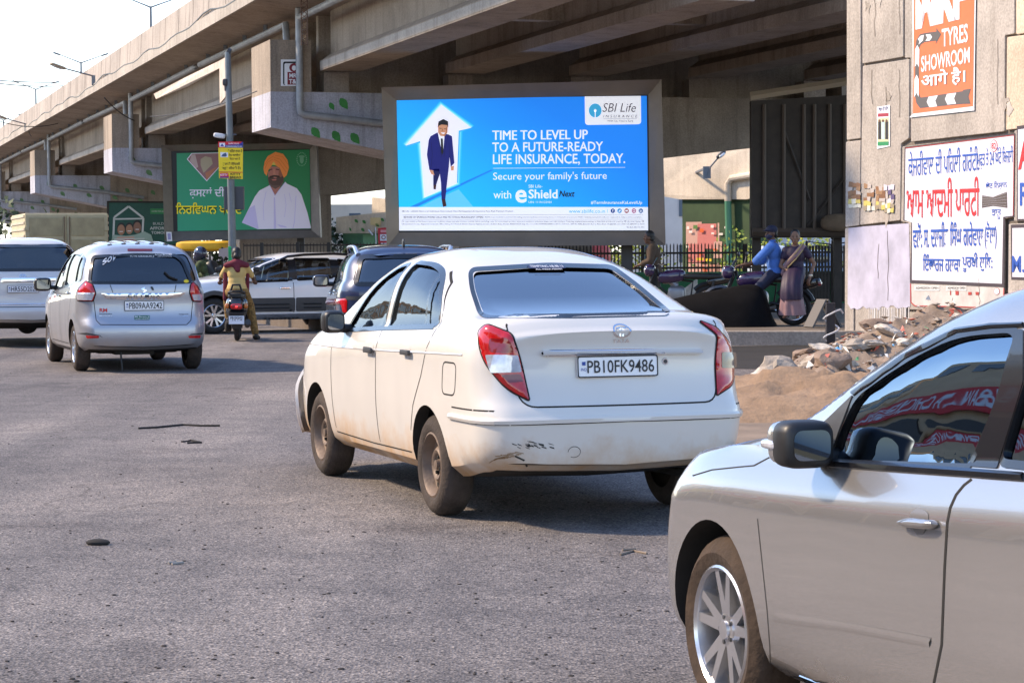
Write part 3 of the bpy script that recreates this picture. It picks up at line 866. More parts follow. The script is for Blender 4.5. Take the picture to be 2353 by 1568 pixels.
    def lamp(s, name, poly, view, m, off=0.006, thick=0.02, dome=0.008, border=None, label=None, sp=None):
        sp = sp or (6 if view == 'C' else 0.035)
        mb = MB(); s.patch(mb, poly, view, off, sp, thick, dome)
        o = s.part(name, mb, m, label=label)
        if border:
            mb = MB(); s.ribbon(mb, grow(poly, border * 0.3), view, border, 0.003, True, sp); s.part('lamp_seal', mb, M['gap'], o)
        return o
    def seats(s, xfront, xrear, z0=0.5, m=None, ys=0.36, headr=True, extra=None, third=None):
        m = m or M['seat']
        def seat(x, y, wd, hgt=0.62):
            mb = MB()
            superell(mb, (x + 0.22, y, z0 + 0.02), (0.27, wd, 0.10), 0.45)
            superell(mb, (x - 0.06, y, z0 + 0.08 + hgt / 2), (0.085, wd * .95, hgt / 2 + 0.03), 0.45, rot=Matrix.Rotation(R(-12), 3, 'Y'))
            o = s.part('seat', mb, m)
            if headr:
                mb = MB()
                for yy in ((y,) if wd < 0.4 else (y - wd * .6, y + wd * .6)): superell(mb, (x - 0.16, yy, z0 + 0.12 + hgt + 0.10), (0.05, 0.12, 0.085), 0.55)
                s.part('headrest', mb, m, o)
        for sg in (1, -1): seat(xfront, ys * sg, 0.24)
        seat(xrear, 0, 0.62, 0.52)
        if third is not None: seat(third, 0, 0.58, 0.50)
        mb = MB(); superell(mb, (xfront + 1.05, 0, z0 + 0.28), (0.22, 0.68, 0.13), 0.4); d = s.part('dashboard', mb, M['darkgrey'])
        mb = MB(); c = Vector((xfront + 0.72, -ys, z0 + 0.40)); rt = Matrix.Rotation(R(-25), 3, 'Y'); k = []
        for i in range(25):
            a = 2 * math.pi * i / 24; k.append(c + rt @ Vector((0, 0.18 * math.cos(a), 0.18 * math.sin(a))))
        mb.tube(k, 0.014, 6, False); mb.tube([c, c + Vector((0.2, 0, -0.08))], 0.03, 8); s.part('steering_wheel', mb, M['black'])
# ------------------------------------------------------------------ the white saloon in the middle
PAINT_W = carpaint('cream white paint', (0.70, 0.66, 0.60), dirt=(0.47, 0.235, 0.05), dirtz=0.35, dirtw=0.14, wav=.7)
PAINT_IV = carpaint('white paint', (0.66, 0.65, 0.64), dirt=(0.45, 0.40, 0.33), dirtz=0.30, dirtw=0.25)
PAINT_SG = carpaint('silver grey paint', (0.42, 0.43, 0.47), metal=0.55, dirt=(0.38, 0.30, 0.22), dirtz=0.24, dirtw=0.25, rough=0.36)
PAINT_SV = carpaint('silver paint', (0.46, 0.44, 0.425), metal=0.75, dirt=(0.42, 0.33, 0.24), dirtz=0.12, dirtw=0.16, rough=0.24)
PAINT_BL = carpaint('dark blue paint', (0.018, 0.03, 0.085), metal=0.2, dirt=(0.25, 0.22, 0.2), dirtz=0.20, dirtw=0.2)
PAINT_WS = carpaint('silver white paint', (0.80, 0.80, 0.80), metal=0.15, dirt=(0.45, 0.40, 0.33), dirtz=0.2, dirtw=0.2)

def zp0(pts, r=6): return rpoly([((808 + p[0] / 1.7976) * .82468, (655 + p[1] / 1.7976) * .82468) + tuple(p[2:]) for p in pts], r)
def white_saloon():
    sp = dict(xr=-0.98, xf=3.43, wb=2.52, wr=0.292, ar=0.335, paint=PAINT_W, Rr=0.20, Rf=0.32, dr=0.55, kr=0.13, recess=PAINT_W,
        zt=[(-.98, 1.13), (-.90, 1.165), (-.72, 1.185), (-.50, 1.178), (-.38, 1.19), (-.1, 1.30), (.25, 1.44), (.55, 1.51), (.9, 1.545), (1.25, 1.535), (1.6, 1.465), (2.0, 1.30), (2.4, 1.10), (2.55, 1.045), (2.9, 1.0), (3.25, .89), (3.43, .74)],
        zs=[(-.98, 1.03), (-.3, 1.085), (.5, 1.06), (1.2, 1.03), (2.0, .985), (2.7, .93), (3.2, .82), (3.43, .66)],
        zb=[(-.98, .325), (-.7, .305), (-.4, .26), (0, .235), (2.4, .235), (3.0, .22), (3.43, .24)],
        w=[(-.98, .785), (-.6, .815), (.0, .83), (1.0, .826), (2.0, .83), (2.7, .826), (3.1, .79), (3.43, .72)],
        rear=[(.22, .03), (.36, -.01), (.5, -.035), (.60, -.045), (.64, -.035), (.68, .0), (.74, .03), (.85, .055), (.97, .06), (1.06, .035), (1.13, .01), (1.3, .0)],
        front=[(.2, .06), (.45, -.02), (.62, .0), (.8, .10), (1.0, .2)],
        cab=(-.34, 2.42), cfloor=.45, solidR=True, n=4.3, tum=0.20, inset=0.02, crown=0.035, sh1=0.006, sh2=0.05,
        side=[rpoly([(1.93, 1.015, .03), (1.10, 1.055, .02), (1.075, 1.435, .04), (1.22, 1.425, .12), (1.55, 1.31, .2)], .03),
              rpoly([(.98, 1.06, .02), (-.03, 1.10, .03), (.02, 1.19, .1), (.22, 1.32, .1), (.42, 1.40, .1), (.64, 1.435, .1), (.96, 1.445, .03)], .03)],
        rwin=('C', zp0([(915, 185), (1290, 160), (1600, 168), (1722, 255), (1890, 386), (1450, 396), (970, 396), (925, 270)], 14)), rdepth=2.2, rglass=M['glassb'],
        fwin=rpoly([(-.66, 1.12), (.66, 1.12), (.50, 1.46), (-.50, 1.46)], .05), fdepth=1.35, rseal=.05,
rsealC=zp0([(900, 172), (1290, 149), (1610, 158), (1735, 250), (1905, 393), (1450, 405), (955, 405), (910, 270)], 16), rsw=10)
    c = Car('white_saloon_car', sp, (0.285, 13.27), 0.34, 'dented cream white saloon car with plate PB10FK9486 in the middle of the road', 'car')
    c.glazing(0.022)
    # rear door quarter-light bar
    mb = MB(); c.ribbon(mb, [(.22, 1.09), (.37, 1.37)], 'L', 0.028, 0.001); c.ribbon(mb, [(.20, 1.09), (.30, 1.37)], 'R', 0.028, 0.001); c.part('window_bar', mb, M['satin'])
    # window top moulding and belt strip
    mb = MB()
    for v in 'LR': c.ribbon(mb, [(2.0, 1.0), (1.1, 1.042), (.0, 1.083)], v, 0.022, 0.004)
    c.part('belt_strip', mb, M['satin'])
    L = []
    for v in 'LR':
        L += [(v, [(1.045, .345), (1.06, .7), (1.065, 1.04)], False), (v, [(-.06, 1.08), (-.02, 1.0), (.10, .80), (.26, .62), (.33, .47)], False), (v, [(2.12, 1.0), (2.12, .75), (2.06, .36)], False),
              (v, [(.38, .335), (1.2, .325), (2.06, .335)], False), (v, [(-.08, 1.085), (-.04, 1.19), (.16, 1.335), (.33, 1.40)], False),
              (v, rpoly([(-.52, .90), (-.30, .90), (-.29, .72), (-.50, .72)], .05), True), (v, [(-.45, .655), (-.88, .655)], False), (v, [(2.9, .70), (3.3, .66)], False)]
    L += [('B', rpoly([(.62, 1.125, .02), (.625, .95, .05), (.575, .675, .08), (-.575, .675, .08), (-.625, .95, .05), (-.62, 1.125, .02)], .05)[2:-2], False)]
    c.gaps(L, 0.0085)
    mb = MB()
    for v in 'LR': c.ribbon(mb, [(2.9, .885), (2.0, .895), (.9, .915), (-.1, .94), (-.6, .95)], v, 0.012, 0.001, raised=0.004)
    c.part('swage_line', mb, PAINT_W)
    # lamps: outlines measured on the photograph, carried on to the bodywork
    q = zp0
    o = c.lamp('tail_lamp', q([(946, 480, 8), (985, 447, 10), (1110, 495, 12), (1150, 620, 30), (1195, 825, 3), (1085, 770, 30), (985, 650, 30), (952, 570, 20)]), 'C', M['redlens'], 0.008, 0.03, 0.012, 4.5)
    mb = MB(); c.patch(mb, q([(1005, 515), (1105, 520), (1122, 588), (1000, 588)], 10), 'C', 0.0215, 5); c.part('reflector', mb, mat('inner red lens', (.24, .003, .006), .1, coat=1.0), o)
    mb = MB(); c.patch(mb, q([(985, 602), (1138, 598), (1158, 684), (1010, 690)], 4), 'C', 0.0225, 5, 0.006); c.part('reversing_lens', mb, M['clearlens'], o)
    mb = MB(); c.patch(mb, q([(1060, 700), (1150, 696), (1168, 735), (1095, 742)], 4), 'C', 0.0225, 5, 0.004); c.part('reflector', mb, M['darkred'], o)
    o = c.lamp('tail_lamp', q([(2052, 432, 3), (2130, 462, 10), (2195, 535, 15), (2222, 660, 15), (2210, 750, 10), (2136, 800, 3), (2128, 640, 20), (2140, 500, 10)]), 'C', M['redlens'], 0.008, 0.03, 0.010, 4)
    mb = MB(); c.patch(mb, q([(2150, 585), (2215, 590), (2218, 665), (2150, 665)], 4), 'C', 0.021, 5, 0.006); c.part('reversing_lens', mb, mat('smoked lens', (.10, .07, .065), .15, coat=1.0), o)
    # chrome bar, badges
    mb = MB(); c.patch(mb, zp0([(1248, 588), (1300, 572), (1700, 565), (2062, 572), (2050, 592), (1700, 604), (1280, 608)], 6), 'C', .012, 6, .02); c.ribbon(mb, [zp0([p], 0)[0] for p in ((1262, 590), (1650, 585), (2050, 581))], 'C', 13, .014, raised=.022, sp=10); c.part('chrome_bar', mb, M['chrome'])
    mb = MB(); c.ribbon(mb, [(.048 * math.cos(2 * math.pi * k / 24), 1.078 + .032 * math.sin(2 * math.pi * k / 24)) for k in range(24)], 'B', 0.009, 0.006, True, 0.02)
    c.ribbon(mb, [(.03, 1.09), (.008, 1.088), (.008, 1.05)], 'B', .008, .006); c.ribbon(mb, [(-.03, 1.09), (-.008, 1.088), (-.008, 1.05)], 'B', .008, .006)
    c.part('emblem', mb, M['chrome'])
    mb = MB(); c.letter(mb, 'TATA', 'B', .05, -.05, 1.016, 1.036, 0.006, 0.01); c.part('badge_lettering', mb, M['chrome'], smooth=False, weld=False)
    c.plate(.02, .885, 'PB10FK9486', .47, .112, 0.016)
    mb = MB(); p, n = c.hit('B', -.27, .905)
    mb.lathe([(.0, -.008), (.016, -.008), (.022, 0), (.022, .02)], 20, 'x', p); o = c.part('boot_lock', mb, M['chrome'])
    mb = MB(); mb.lathe([(.0, -.0095), (.011, -.0095)], 16, 'x', p); c.part('key_hole', mb, M['darkgrey'], o)
    # bumper rubbing strip (wraps)
    mb = MB()
    c.ribbon(mb, [(.80, .600), (.4, .606), (0, .608), (-.4, .606), (-.80, .600)], 'B', 0.032, 0.012, raised=0.006)
    for v in 'LR': c.ribbon(mb, [(-.42, .604), (-.7, .602), (-.90, .600)], v, 0.032, 0.012, raised=0.006)
    c.part('bumper_strip', mb, PAINT_W)
    mb = MB(); c.ribbon(mb, [(.79, .582), (0, .589), (-.79, .582)], 'B', .006, .002)
    for v in 'LR': c.ribbon(mb, [(-.42, .586), (-.9, .582)], v, .006, .002)
    c.part('panel_seam', mb, M['gap'])
    # scuffs and dirt on the left corner of the bumper
    mb = MB()
    for k in range(26):
        a, b = .54 + rnd.gauss(0, .05), .475 + rnd.gauss(0, .016); w_, h_ = rnd.uniform(.006, .03), rnd.uniform(.003, .008)
        c.patch(mb, [(a, b), (a - w_, b - rnd.uniform(.004, .012)), (a - w_ * 1.2, b - h_ - .008), (a - w_ * .2, b - h_)], 'B', .0018, .05)
    c.ribbon(mb, [(.62, .415), (.57, .39), (.53, .35)], 'B', .009, .0018)
    c.part('scratch', mb, mat('scraped black plastic', (0.03, 0.028, 0.026), 0.9))
    mb = MB()
    for k in range(8): c.ribbon(mb, [(.74 - .01 * k + rnd.uniform(-.02, .02), .37 + .008 * k), (.70 - .012 * k, .395 + .006 * k), (.66 - .012 * k, .40 + .004 * k)], 'B', .004, .0016)
    c.part('scratch', mb, mat('brown scuff', (0.26, 0.16, 0.08), 0.9))
    mb = MB(); c.ribbon(mb, [(.30 + .035 * math.cos(a * .35), .43 + .03 * math.sin(a * .35)) for a in range(16)], 'B', .003, .0014); c.part('tow_eye_cover', mb, M['darkgrey'])
    # sticker at the top of the rear glass
    mb = MB()
    p = [c.pt('B', y_, z_, .004) for y_, z_ in ((.13, 1.430), (-.10, 1.430), (-.10, 1.412), (.13, 1.412))]; mb.add(p, [(0, 1, 2, 3)])
    o = c.part('window_sticker', mb, mat('navy sticker', (.02, .025, .08), .4), smooth=False)
    mb = MB(); c.letter(mb, '.TEMPTING AB 88 13', 'B', .12, -.09, 1.415, 1.427, .007, 0.0); c.part('lettering', mb, M['white'], o, smooth=False, weld=False)
    mb = MB(); c.letter(mb, 'ALL INDIA PERMIT', 'B', .10, -.07, 1.400, 1.408, .007, 0.0); c.part('lettering', mb, M['white'], o, smooth=False, weld=False)
    for x, z in ((1.17, .905), (.36, .925)): c.handle(x, z, M['darkgrey'])
    c.mirrors(1.90, 1.03, M['black'], (.075, .072, .075), .05)
    c.wheels('steel', M['tyre_dusty'], tw=.185, rr=.185, inset=0.0)
    c.seats(1.0, .15, .42, M['seatlt'])
    mb = MB(); superell(mb, (-.42, 0, 1.13), (.14, .55, .02), .4); c.part('parcel_shelf', mb, M['darkgrey'])
    # bumper corner standing off the left front wing
    mb = MB(); c.patch(mb, rpoly([(2.93, .28), (3.30, .28), (3.30, .72), (3.16, .70), (3.0, .52)], .04), 'L', 0.055, .05, .02); c.part('loose_bumper_corner', mb, PAINT_W)
    mb = MB(); mb.tube([(-.3, -.45, .26), (-.85, -.45, .27), (-.95, -.45, .265)], .025, 10); c.part('exhaust_pipe', mb, M['under'])
    mb = MB(); mb.tube([(0, -.7, .29), (0, .7, .29)], .05, 8); mb.tube([(2.52, -.7, .29), (2.52, .7, .29)], .04, 8); c.part('axle', mb, M['under'])
    return c
# ------------------------------------------------------------------ the other vehicles
def zconv(x0, y0, k):
    return lambda x, y: ((x0 + x / k) * .82468, (y0 + y / k) * .82468)
def zpoly(z, pts, r=4):
    return rpoly([z(p[0], p[1]) + tuple(p[2:]) for p in pts], r)
Z1 = zconv(0, 640, 3.7333); Z7 = zconv(500, 650, 4.706); ZV = zconv(1840, 820, 2.3063); ZW = zconv(1800, 1425, 2.2367)

def silver_mpv():
    sp = dict(xr=-.76, xf=3.53, wb=2.74, wr=.31, ar=.355, paint=PAINT_SG, recess=PAINT_SG, Rr=.20, Rf=.34, dr=.85, kr=.12, inner=M['black'],
        zt=[(-.76, 1.57), (-.55, 1.615), (-.1, 1.655), (.6, 1.675), (1.3, 1.655), (1.8, 1.57), (2.2, 1.42), (2.6, 1.22), (2.85, 1.09), (3.2, .99), (3.45, .82), (3.53, .7)],
        zs=[(-.76, 1.13), (.2, 1.10), (1.2, 1.04), (2.2, .98), (2.9, .92), (3.3, .82), (3.53, .62)],
        zb=[(-.76, .30), (-.4, .27), (0, .23), (2.6, .23), (3.53, .25)],
        w=[(-.76, .80), (-.3, .835), (.6, .845), (2.0, .845), (2.8, .84), (3.2, .80), (3.53, .72)],
        rear=[(.2, .08), (.32, .01), (.45, -.05), (.60, -.045), (.655, .0), (.72, .03), (.9, .045), (1.0, .035), (1.1, .045), (1.2, .085), (1.35, .15), (1.5, .225), (1.56, .23), (1.62, .24), (1.7, .30)],
        front=[(.2, .05), (.5, 0), (.7, .03), (.9, .15), (1.1, .3)], cab=(-.62, 2.72), cfloor=.5, n=4.4, tum=.17, crown=.035, sh1=.008, sh2=.04, inset=.015,
        side=[rpoly([(2.28, 1.03), (1.20, 1.075), (1.17, 1.50), (1.45, 1.49), (1.75, 1.38)], .05), rpoly([(1.08, 1.08), (.16, 1.13), (.16, 1.50), (1.08, 1.515)], .05), rpoly([(.04, 1.14), (-.40, 1.19), (-.34, 1.42), (.04, 1.49)], .06)],
        rwin=rpoly([(.70, 1.15), (-.70, 1.15), (-.60, 1.50), (.60, 1.50)], .06), rdepth=.75, sglass=M['glass'], rglass=M['glassr'],
        rsealC=zpoly(Z1, [(965, 280), (1400, 258), (1830, 265), (1900, 330), (1990, 545), (1500, 553), (930, 550), (940, 400)], 8), rsw=7,
        fwin=rpoly([(-.68, 1.16), (.68, 1.16), (.55, 1.52), (-.55, 1.52)], .05), fdepth=1.5)
    c = Car('silver_people_carrier', sp, (-4.906, 29.55), .318, 'silver people carrier with plate PB09AA9242 and SOI sticker on its rear window', 'car')
    c.glazing(.03)
    mb = MB(); c.patch(mb, zpoly(Z1, [(1325, 198, 2), (1585, 200, 2), (1585, 222, 2), (1325, 222, 2)], 2), 'C', .004, 4, .01); c.part('brake_light', mb, M['darkred'])
    for red, clr in (([(895, 535), (962, 572), (992, 660), (966, 738), (812, 735), (797, 690), (818, 620)], [(806, 655), (985, 655), (960, 730), (816, 728)]),
                     ([(2005, 545), (2050, 590), (2090, 690), (2085, 742), (2003, 738), (1975, 650), (1985, 570)], [(1990, 668), (2086, 668), (2080, 735), (2008, 732)])):
        o = c.lamp('tail_lamp', zpoly(Z1, red, 3), 'C', M['redlens'], .008, .03, .012, 3, sp=4)
        mb = MB(); c.patch(mb, zpoly(Z1, clr, 2), 'C', .024, 4, .004); c.part('reversing_lens', mb, M['clearlens'], o)
    for p in ([(890, 1098), (1030, 1100), (1030, 1125), (905, 1128)], [(1955, 1100), (2085, 1095), (2080, 1125), (1965, 1125)]):
        mb = MB(); c.patch(mb, zpoly(Z1, p, 2), 'C', .004, 4, .01); c.part('reflector', mb, M['redlens'])
    for p in ([(790, 1075), (900, 1068), (1040, 1095), (1075, 1125), (1030, 1100), (890, 1092)], [(1930, 1110), (1990, 1080), (2110, 1070), (2100, 1088), (1955, 1096)]):
        c.part('bumper_recess', c.patch(MB(), zpoly(Z1, p, 1), 'C', .002, 4), M['darkgrey'])
    mb = MB(); c.patch(mb, zpoly(Z1, [(1050, 660), (1925, 655), (1880, 690), (1700, 720), (1250, 722), (1100, 710)], 2), 'C', .014, 5, .02, .008); o = c.part('chrome_bar', mb, M['chrome'])
    mb = MB()
    for k, ch in enumerate('ERTIGA'): x = 1330 + k * 58; a, b = Z1(x, 700), Z1(x + 42, 672); c.letter(mb, ch, 'C', a[0], b[0], a[1], b[1], .027, .012)
    c.part('badge_lettering', mb, M['darkgrey'], o, smooth=False, weld=False)
    L = [('C', [Z1(*p) for p in p_], False) for p_ in ([(975, 735), (1000, 940), (1045, 985), (1500, 988), (1940, 985), (1985, 940), (2003, 745)], [(1145, 572), (1175, 655)], [(1830, 570), (1815, 655)], [(555, 640), (640, 700)])]
    c.gaps(L, 1.6)
    c.gaps([(v, p, False) for v in 'LR' for p in ([(1.13, .34), (1.14, 1.07)], [(.02, 1.12), (.05, .95), (.30, .62)], [(2.2, .36), (2.24, 1.0)], [(.45, .34), (2.2, .34)])], .01)
    z = Z1(1497, 788); c.plate(z[0], z[1], 'PB09AA9242', .5, .12, .02, view='C', lettersize=.66)
    mb = MB()
    for p in ([(1470, 612), (1500, 595), (1512, 600), (1492, 612), (1525, 628), (1525, 634), (1500, 634)], [(1525, 632), (1498, 652), (1485, 648), (1504, 636), (1468, 618), (1468, 610), (1495, 610)]):
        c.patch(mb, [Z1(*q) for q in p], 'C', .006, 3)
    c.part('emblem', mb, M['chrome'])
    mb = MB(); c.patch(mb, zpoly(Z1, [(1562, 592), (1585, 590), (1602, 625), (1585, 632)], 2), 'C', .012, 3, .012); c.part('wiper_cap', mb, M['black'])
    def w(txt, x0, x1, y0, y1, m, rise=0, bold=.01, off=.006, parent=None):
        a, b = Z1(x0, y1), Z1(x1, y0); mb = MB(); c.letter(mb, txt, 'C', a[0], b[0], a[1], b[1], off, bold, rise); return c.part('sticker_lettering', mb, m, parent, smooth=False, weld=False)
    red = mat('red print', (.6, .02, .015), .5)
    w('RM', 1035, 1115, 815, 855, red, bold=.03)
    w('RAJINDRA', 1035, 1165, 868, 883, M['darkgrey']); w('MOTORS', 1035, 1165, 888, 903, M['white'])
    mb = MB(); c.patch(mb, zpoly(Z1, [(1398, 890), (1556, 888), (1556, 936), (1398, 936)], 1), 'C', .003, 4); o = c.part('sticker', mb, mat('dark green print', (.03, .14, .09), .5))
    w('M Siram Ji', 1405, 1550, 896, 916, M['white'], parent=o); w('KISAN UNION', 1410, 1550, 920, 932, M['white'], parent=o)
    for tx, a, b, rs in (('S', 1066, 1112, 4), ('O', 1116, 1164, -10), ('I', 1176, 1200, -24)):
        x0, y1 = Z1(a, 372 - (a - 1066) * .42); x1, y0 = Z1(b, 322 - (a - 1066) * .42); mb = MB(); c.letter(mb, tx, 'C', x0, x1, y1, y0, .004, .025, -8); c.part('sticker_lettering', mb, M['white'], smooth=False, weld=False)
    w('TU HI NIRANKAR JI', 1350, 1600, 268, 290, M['white'], bold=.0, off=.004)
    w('ROYAL MOTORS', 1612, 1785, 252, 266, M['white'], off=.006); w('sale purchase', 1640, 1785, 270, 284, M['white'], off=.006)
    w('VDVI', 1858, 1955, 872, 884, M['darkgrey']); w('SHVS', 1898, 1950, 890, 901, M['chrome'])
    mb = MB(); c.ribbon(mb, [Z1(1708, 440), Z1(1760, 492), Z1(1845, 525)], 'C', 3.0, .02, raised=.008, sp=5); c.part('rear_wiper', mb, M['black'])
    mb = MB(); x, y = Z1(1935, 535); c.patch(mb, [(x + 5.8 * math.cos(k * .3), y + 3.8 * math.sin(k * .3)) for k in range(21)], 'C', .006, 3); c.part('sticker', mb, mat('yellow sticker', (.8, .6, .02), .5))
    for x, z_ in ((1.35, .95), (.32, 1.0)): c.handle(x, z_, M['chrome'], .16, .028)
    c.mirrors(2.22, 1.06, M['satin'], (.085, .12, .095), .05)
    c.wheels('ten', M['tyre_dusty'], tw=.19, rr=.20)
    c.seats(1.15, .35, .5, M['seat'], third=-.35)
    mb = MB(); mb.tube([(0, -.7, .29), (0, .7, .29)], .06, 8); mb.box((-.35, .1, .27), (.3, .5, .1)); c.part('axle', mb, M['under'])
    mb = MB(); mb.tube([(-.5, .28, .25), (-.55, .27, .02)], .012, 6); c.part('earth_strap', mb, M['black'])
    mb = MB()
    for yy in (-.36, -.18, 0, .18, .36):
        vs = []
        for x in [-.2 + .16 * k for k in range(11)]:
            for dy, h in ((-.035, .002), (-.02, .012), (.02, .012), (.035, .002)): vs.append(c.pt('T', x, yy + dy, h))
        mb.add(vs, [(i * 4 + j, i * 4 + j + 1, i * 4 + j + 5, i * 4 + j + 4) for i in range(10) for j in range(3)])
    c.part('roof_rib', mb, PAINT_SG)
    return c

def white_mpv():
    sp = dict(xr=-1.02, xf=3.66, wb=2.75, wr=.345, ar=.39, paint=PAINT_IV, recess=PAINT_IV, Rr=.24, Rf=.36, dr=.8, kr=.13,
        zt=[(-1.02, 1.70), (-.8, 1.745), (0, 1.785), (.9, 1.79), (1.6, 1.73), (2.2, 1.50), (2.7, 1.22), (2.95, 1.14), (3.4, 1.02), (3.66, .85)],
        zs=[(-1.02, 1.18), (.5, 1.13), (2.3, 1.05), (3.2, .95), (3.66, .7)], zb=[(-1.02, .42), (-.6, .38), (0, .30), (2.7, .30), (3.66, .3)],
        w=[(-1.02, .85), (-.4, .905), (.6, .915), (2.4, .91), (3.1, .88), (3.66, .8)],
        rear=[(.3, .08), (.44, .02), (.6, -.03), (.66, .0), (.8, .02), (1.1, .02), (1.2, .06), (1.4, .13), (1.68, .22), (1.8, .28)],
        front=[(.3, .05), (.6, 0), (.9, .1), (1.1, .25)], cab=(-.85, 2.6), cfloor=.6, n=4.4, tum=.17, crown=.035, sh2=.04, inset=.02,
        side=[rpoly([(2.2, 1.13), (1.15, 1.15), (1.15, 1.60), (1.6, 1.58)], .05), rpoly([(1.05, 1.16), (.0, 1.18), (.0, 1.60), (1.05, 1.61)], .05), rpoly([(-.1, 1.19), (-.75, 1.25), (-.68, 1.52), (-.1, 1.59)], .06)],
        rwin=rpoly([(.74, 1.245), (-.74, 1.245), (-.65, 1.66), (.65, 1.66)], .08), rdepth=.8, rseal=.05, fwin=rpoly([(-.7, 1.24), (.7, 1.24), (.58, 1.62), (-.58, 1.62)], .05), fdepth=1.8)
    c = Car('white_people_carrier', sp, (-8.05, 37.6), .30, 'white people carrier with plate HR55D2022 at the left edge, beside the silver one', 'car')
    c.glazing(.03)
    x, y = Z1(237, 485); mb = MB(); c.ribbon(mb, [(x + 7.2 * math.cos(k * .3), y + 4.6 * math.sin(k * .3)) for k in range(21)], 'C', 1.5, .008, True, 2); c.ribbon(mb, [(x + 2.6 * math.cos(k * .42), y + 4.2 * math.sin(k * .42)) for k in range(15)], 'C', 1.1, .008, True, 2)
    c.ribbon(mb, [(x + 5 * math.cos(k * .42), y - 2 + 2 * math.sin(k * .42)) for k in range(15)], 'C', 1.1, .008, True, 2); c.part('emblem', mb, M['chrome'])
    mb = MB(); c.patch(mb, rpoly([(.48, 1.12), (-.52, 1.12), (-.56, 1.075), (.50, 1.06)], .015), 'B', .02, .05, .03, .006); c.part('chrome_bar', mb, M['chrome'])
    z = Z1(240, 614); c.plate(z[0], z[1], 'HR55D2022', .5, .115, .02, view='C', lettersize=.66)
    c.gaps([('B', rpoly([(.70, 1.20, .02), (.70, .66, .08), (-.70, .66, .08), (-.70, 1.20, .02)], .05)[3:-3], False)], .012)
    mb = MB(); c.ribbon(mb, [(.6, .70), (0, .705), (-.6, .70)], 'B', .02, .004, raised=.005); c.part('chrome_strip', mb, M['chrome'])
    for sg in (1, -1):
        p = rpoly([(.86 * sg, 1.14), (.74 * sg, 1.15), (.70 * sg, .93), (.86 * sg, .90)], .03); c.lamp('tail_lamp', p if sg > 0 else p[::-1], 'B', M['redlens'], .006, .02, .01, .012)
    a, b = Z1(275, 782), Z1(412, 764); mb = MB(); c.letter(mb, 'crysta', 'C', a[0], b[0], a[1], b[1], .006, .01, ital=.25); c.part('badge_lettering', mb, M['chrome'], smooth=False, weld=False)
    for x, z_ in ((1.3, 1.02), (.25, 1.05)): c.handle(x, z_, PAINT_IV)
    c.mirrors(2.1, 1.16, PAINT_IV, (.09, .12, .1), .06)
    c.wheels('ten', tw=.2, rr=.21)
    c.seats(1.1, .25, .62, M['seat'], third=-.5)
    mb = MB(); mb.tube([(0, -.72, .34), (0, .72, .34)], .06, 10); mb.sphere((0, 0, .34), (.15, .17, .15)); c.part('axle', mb, M['under'])
    return c

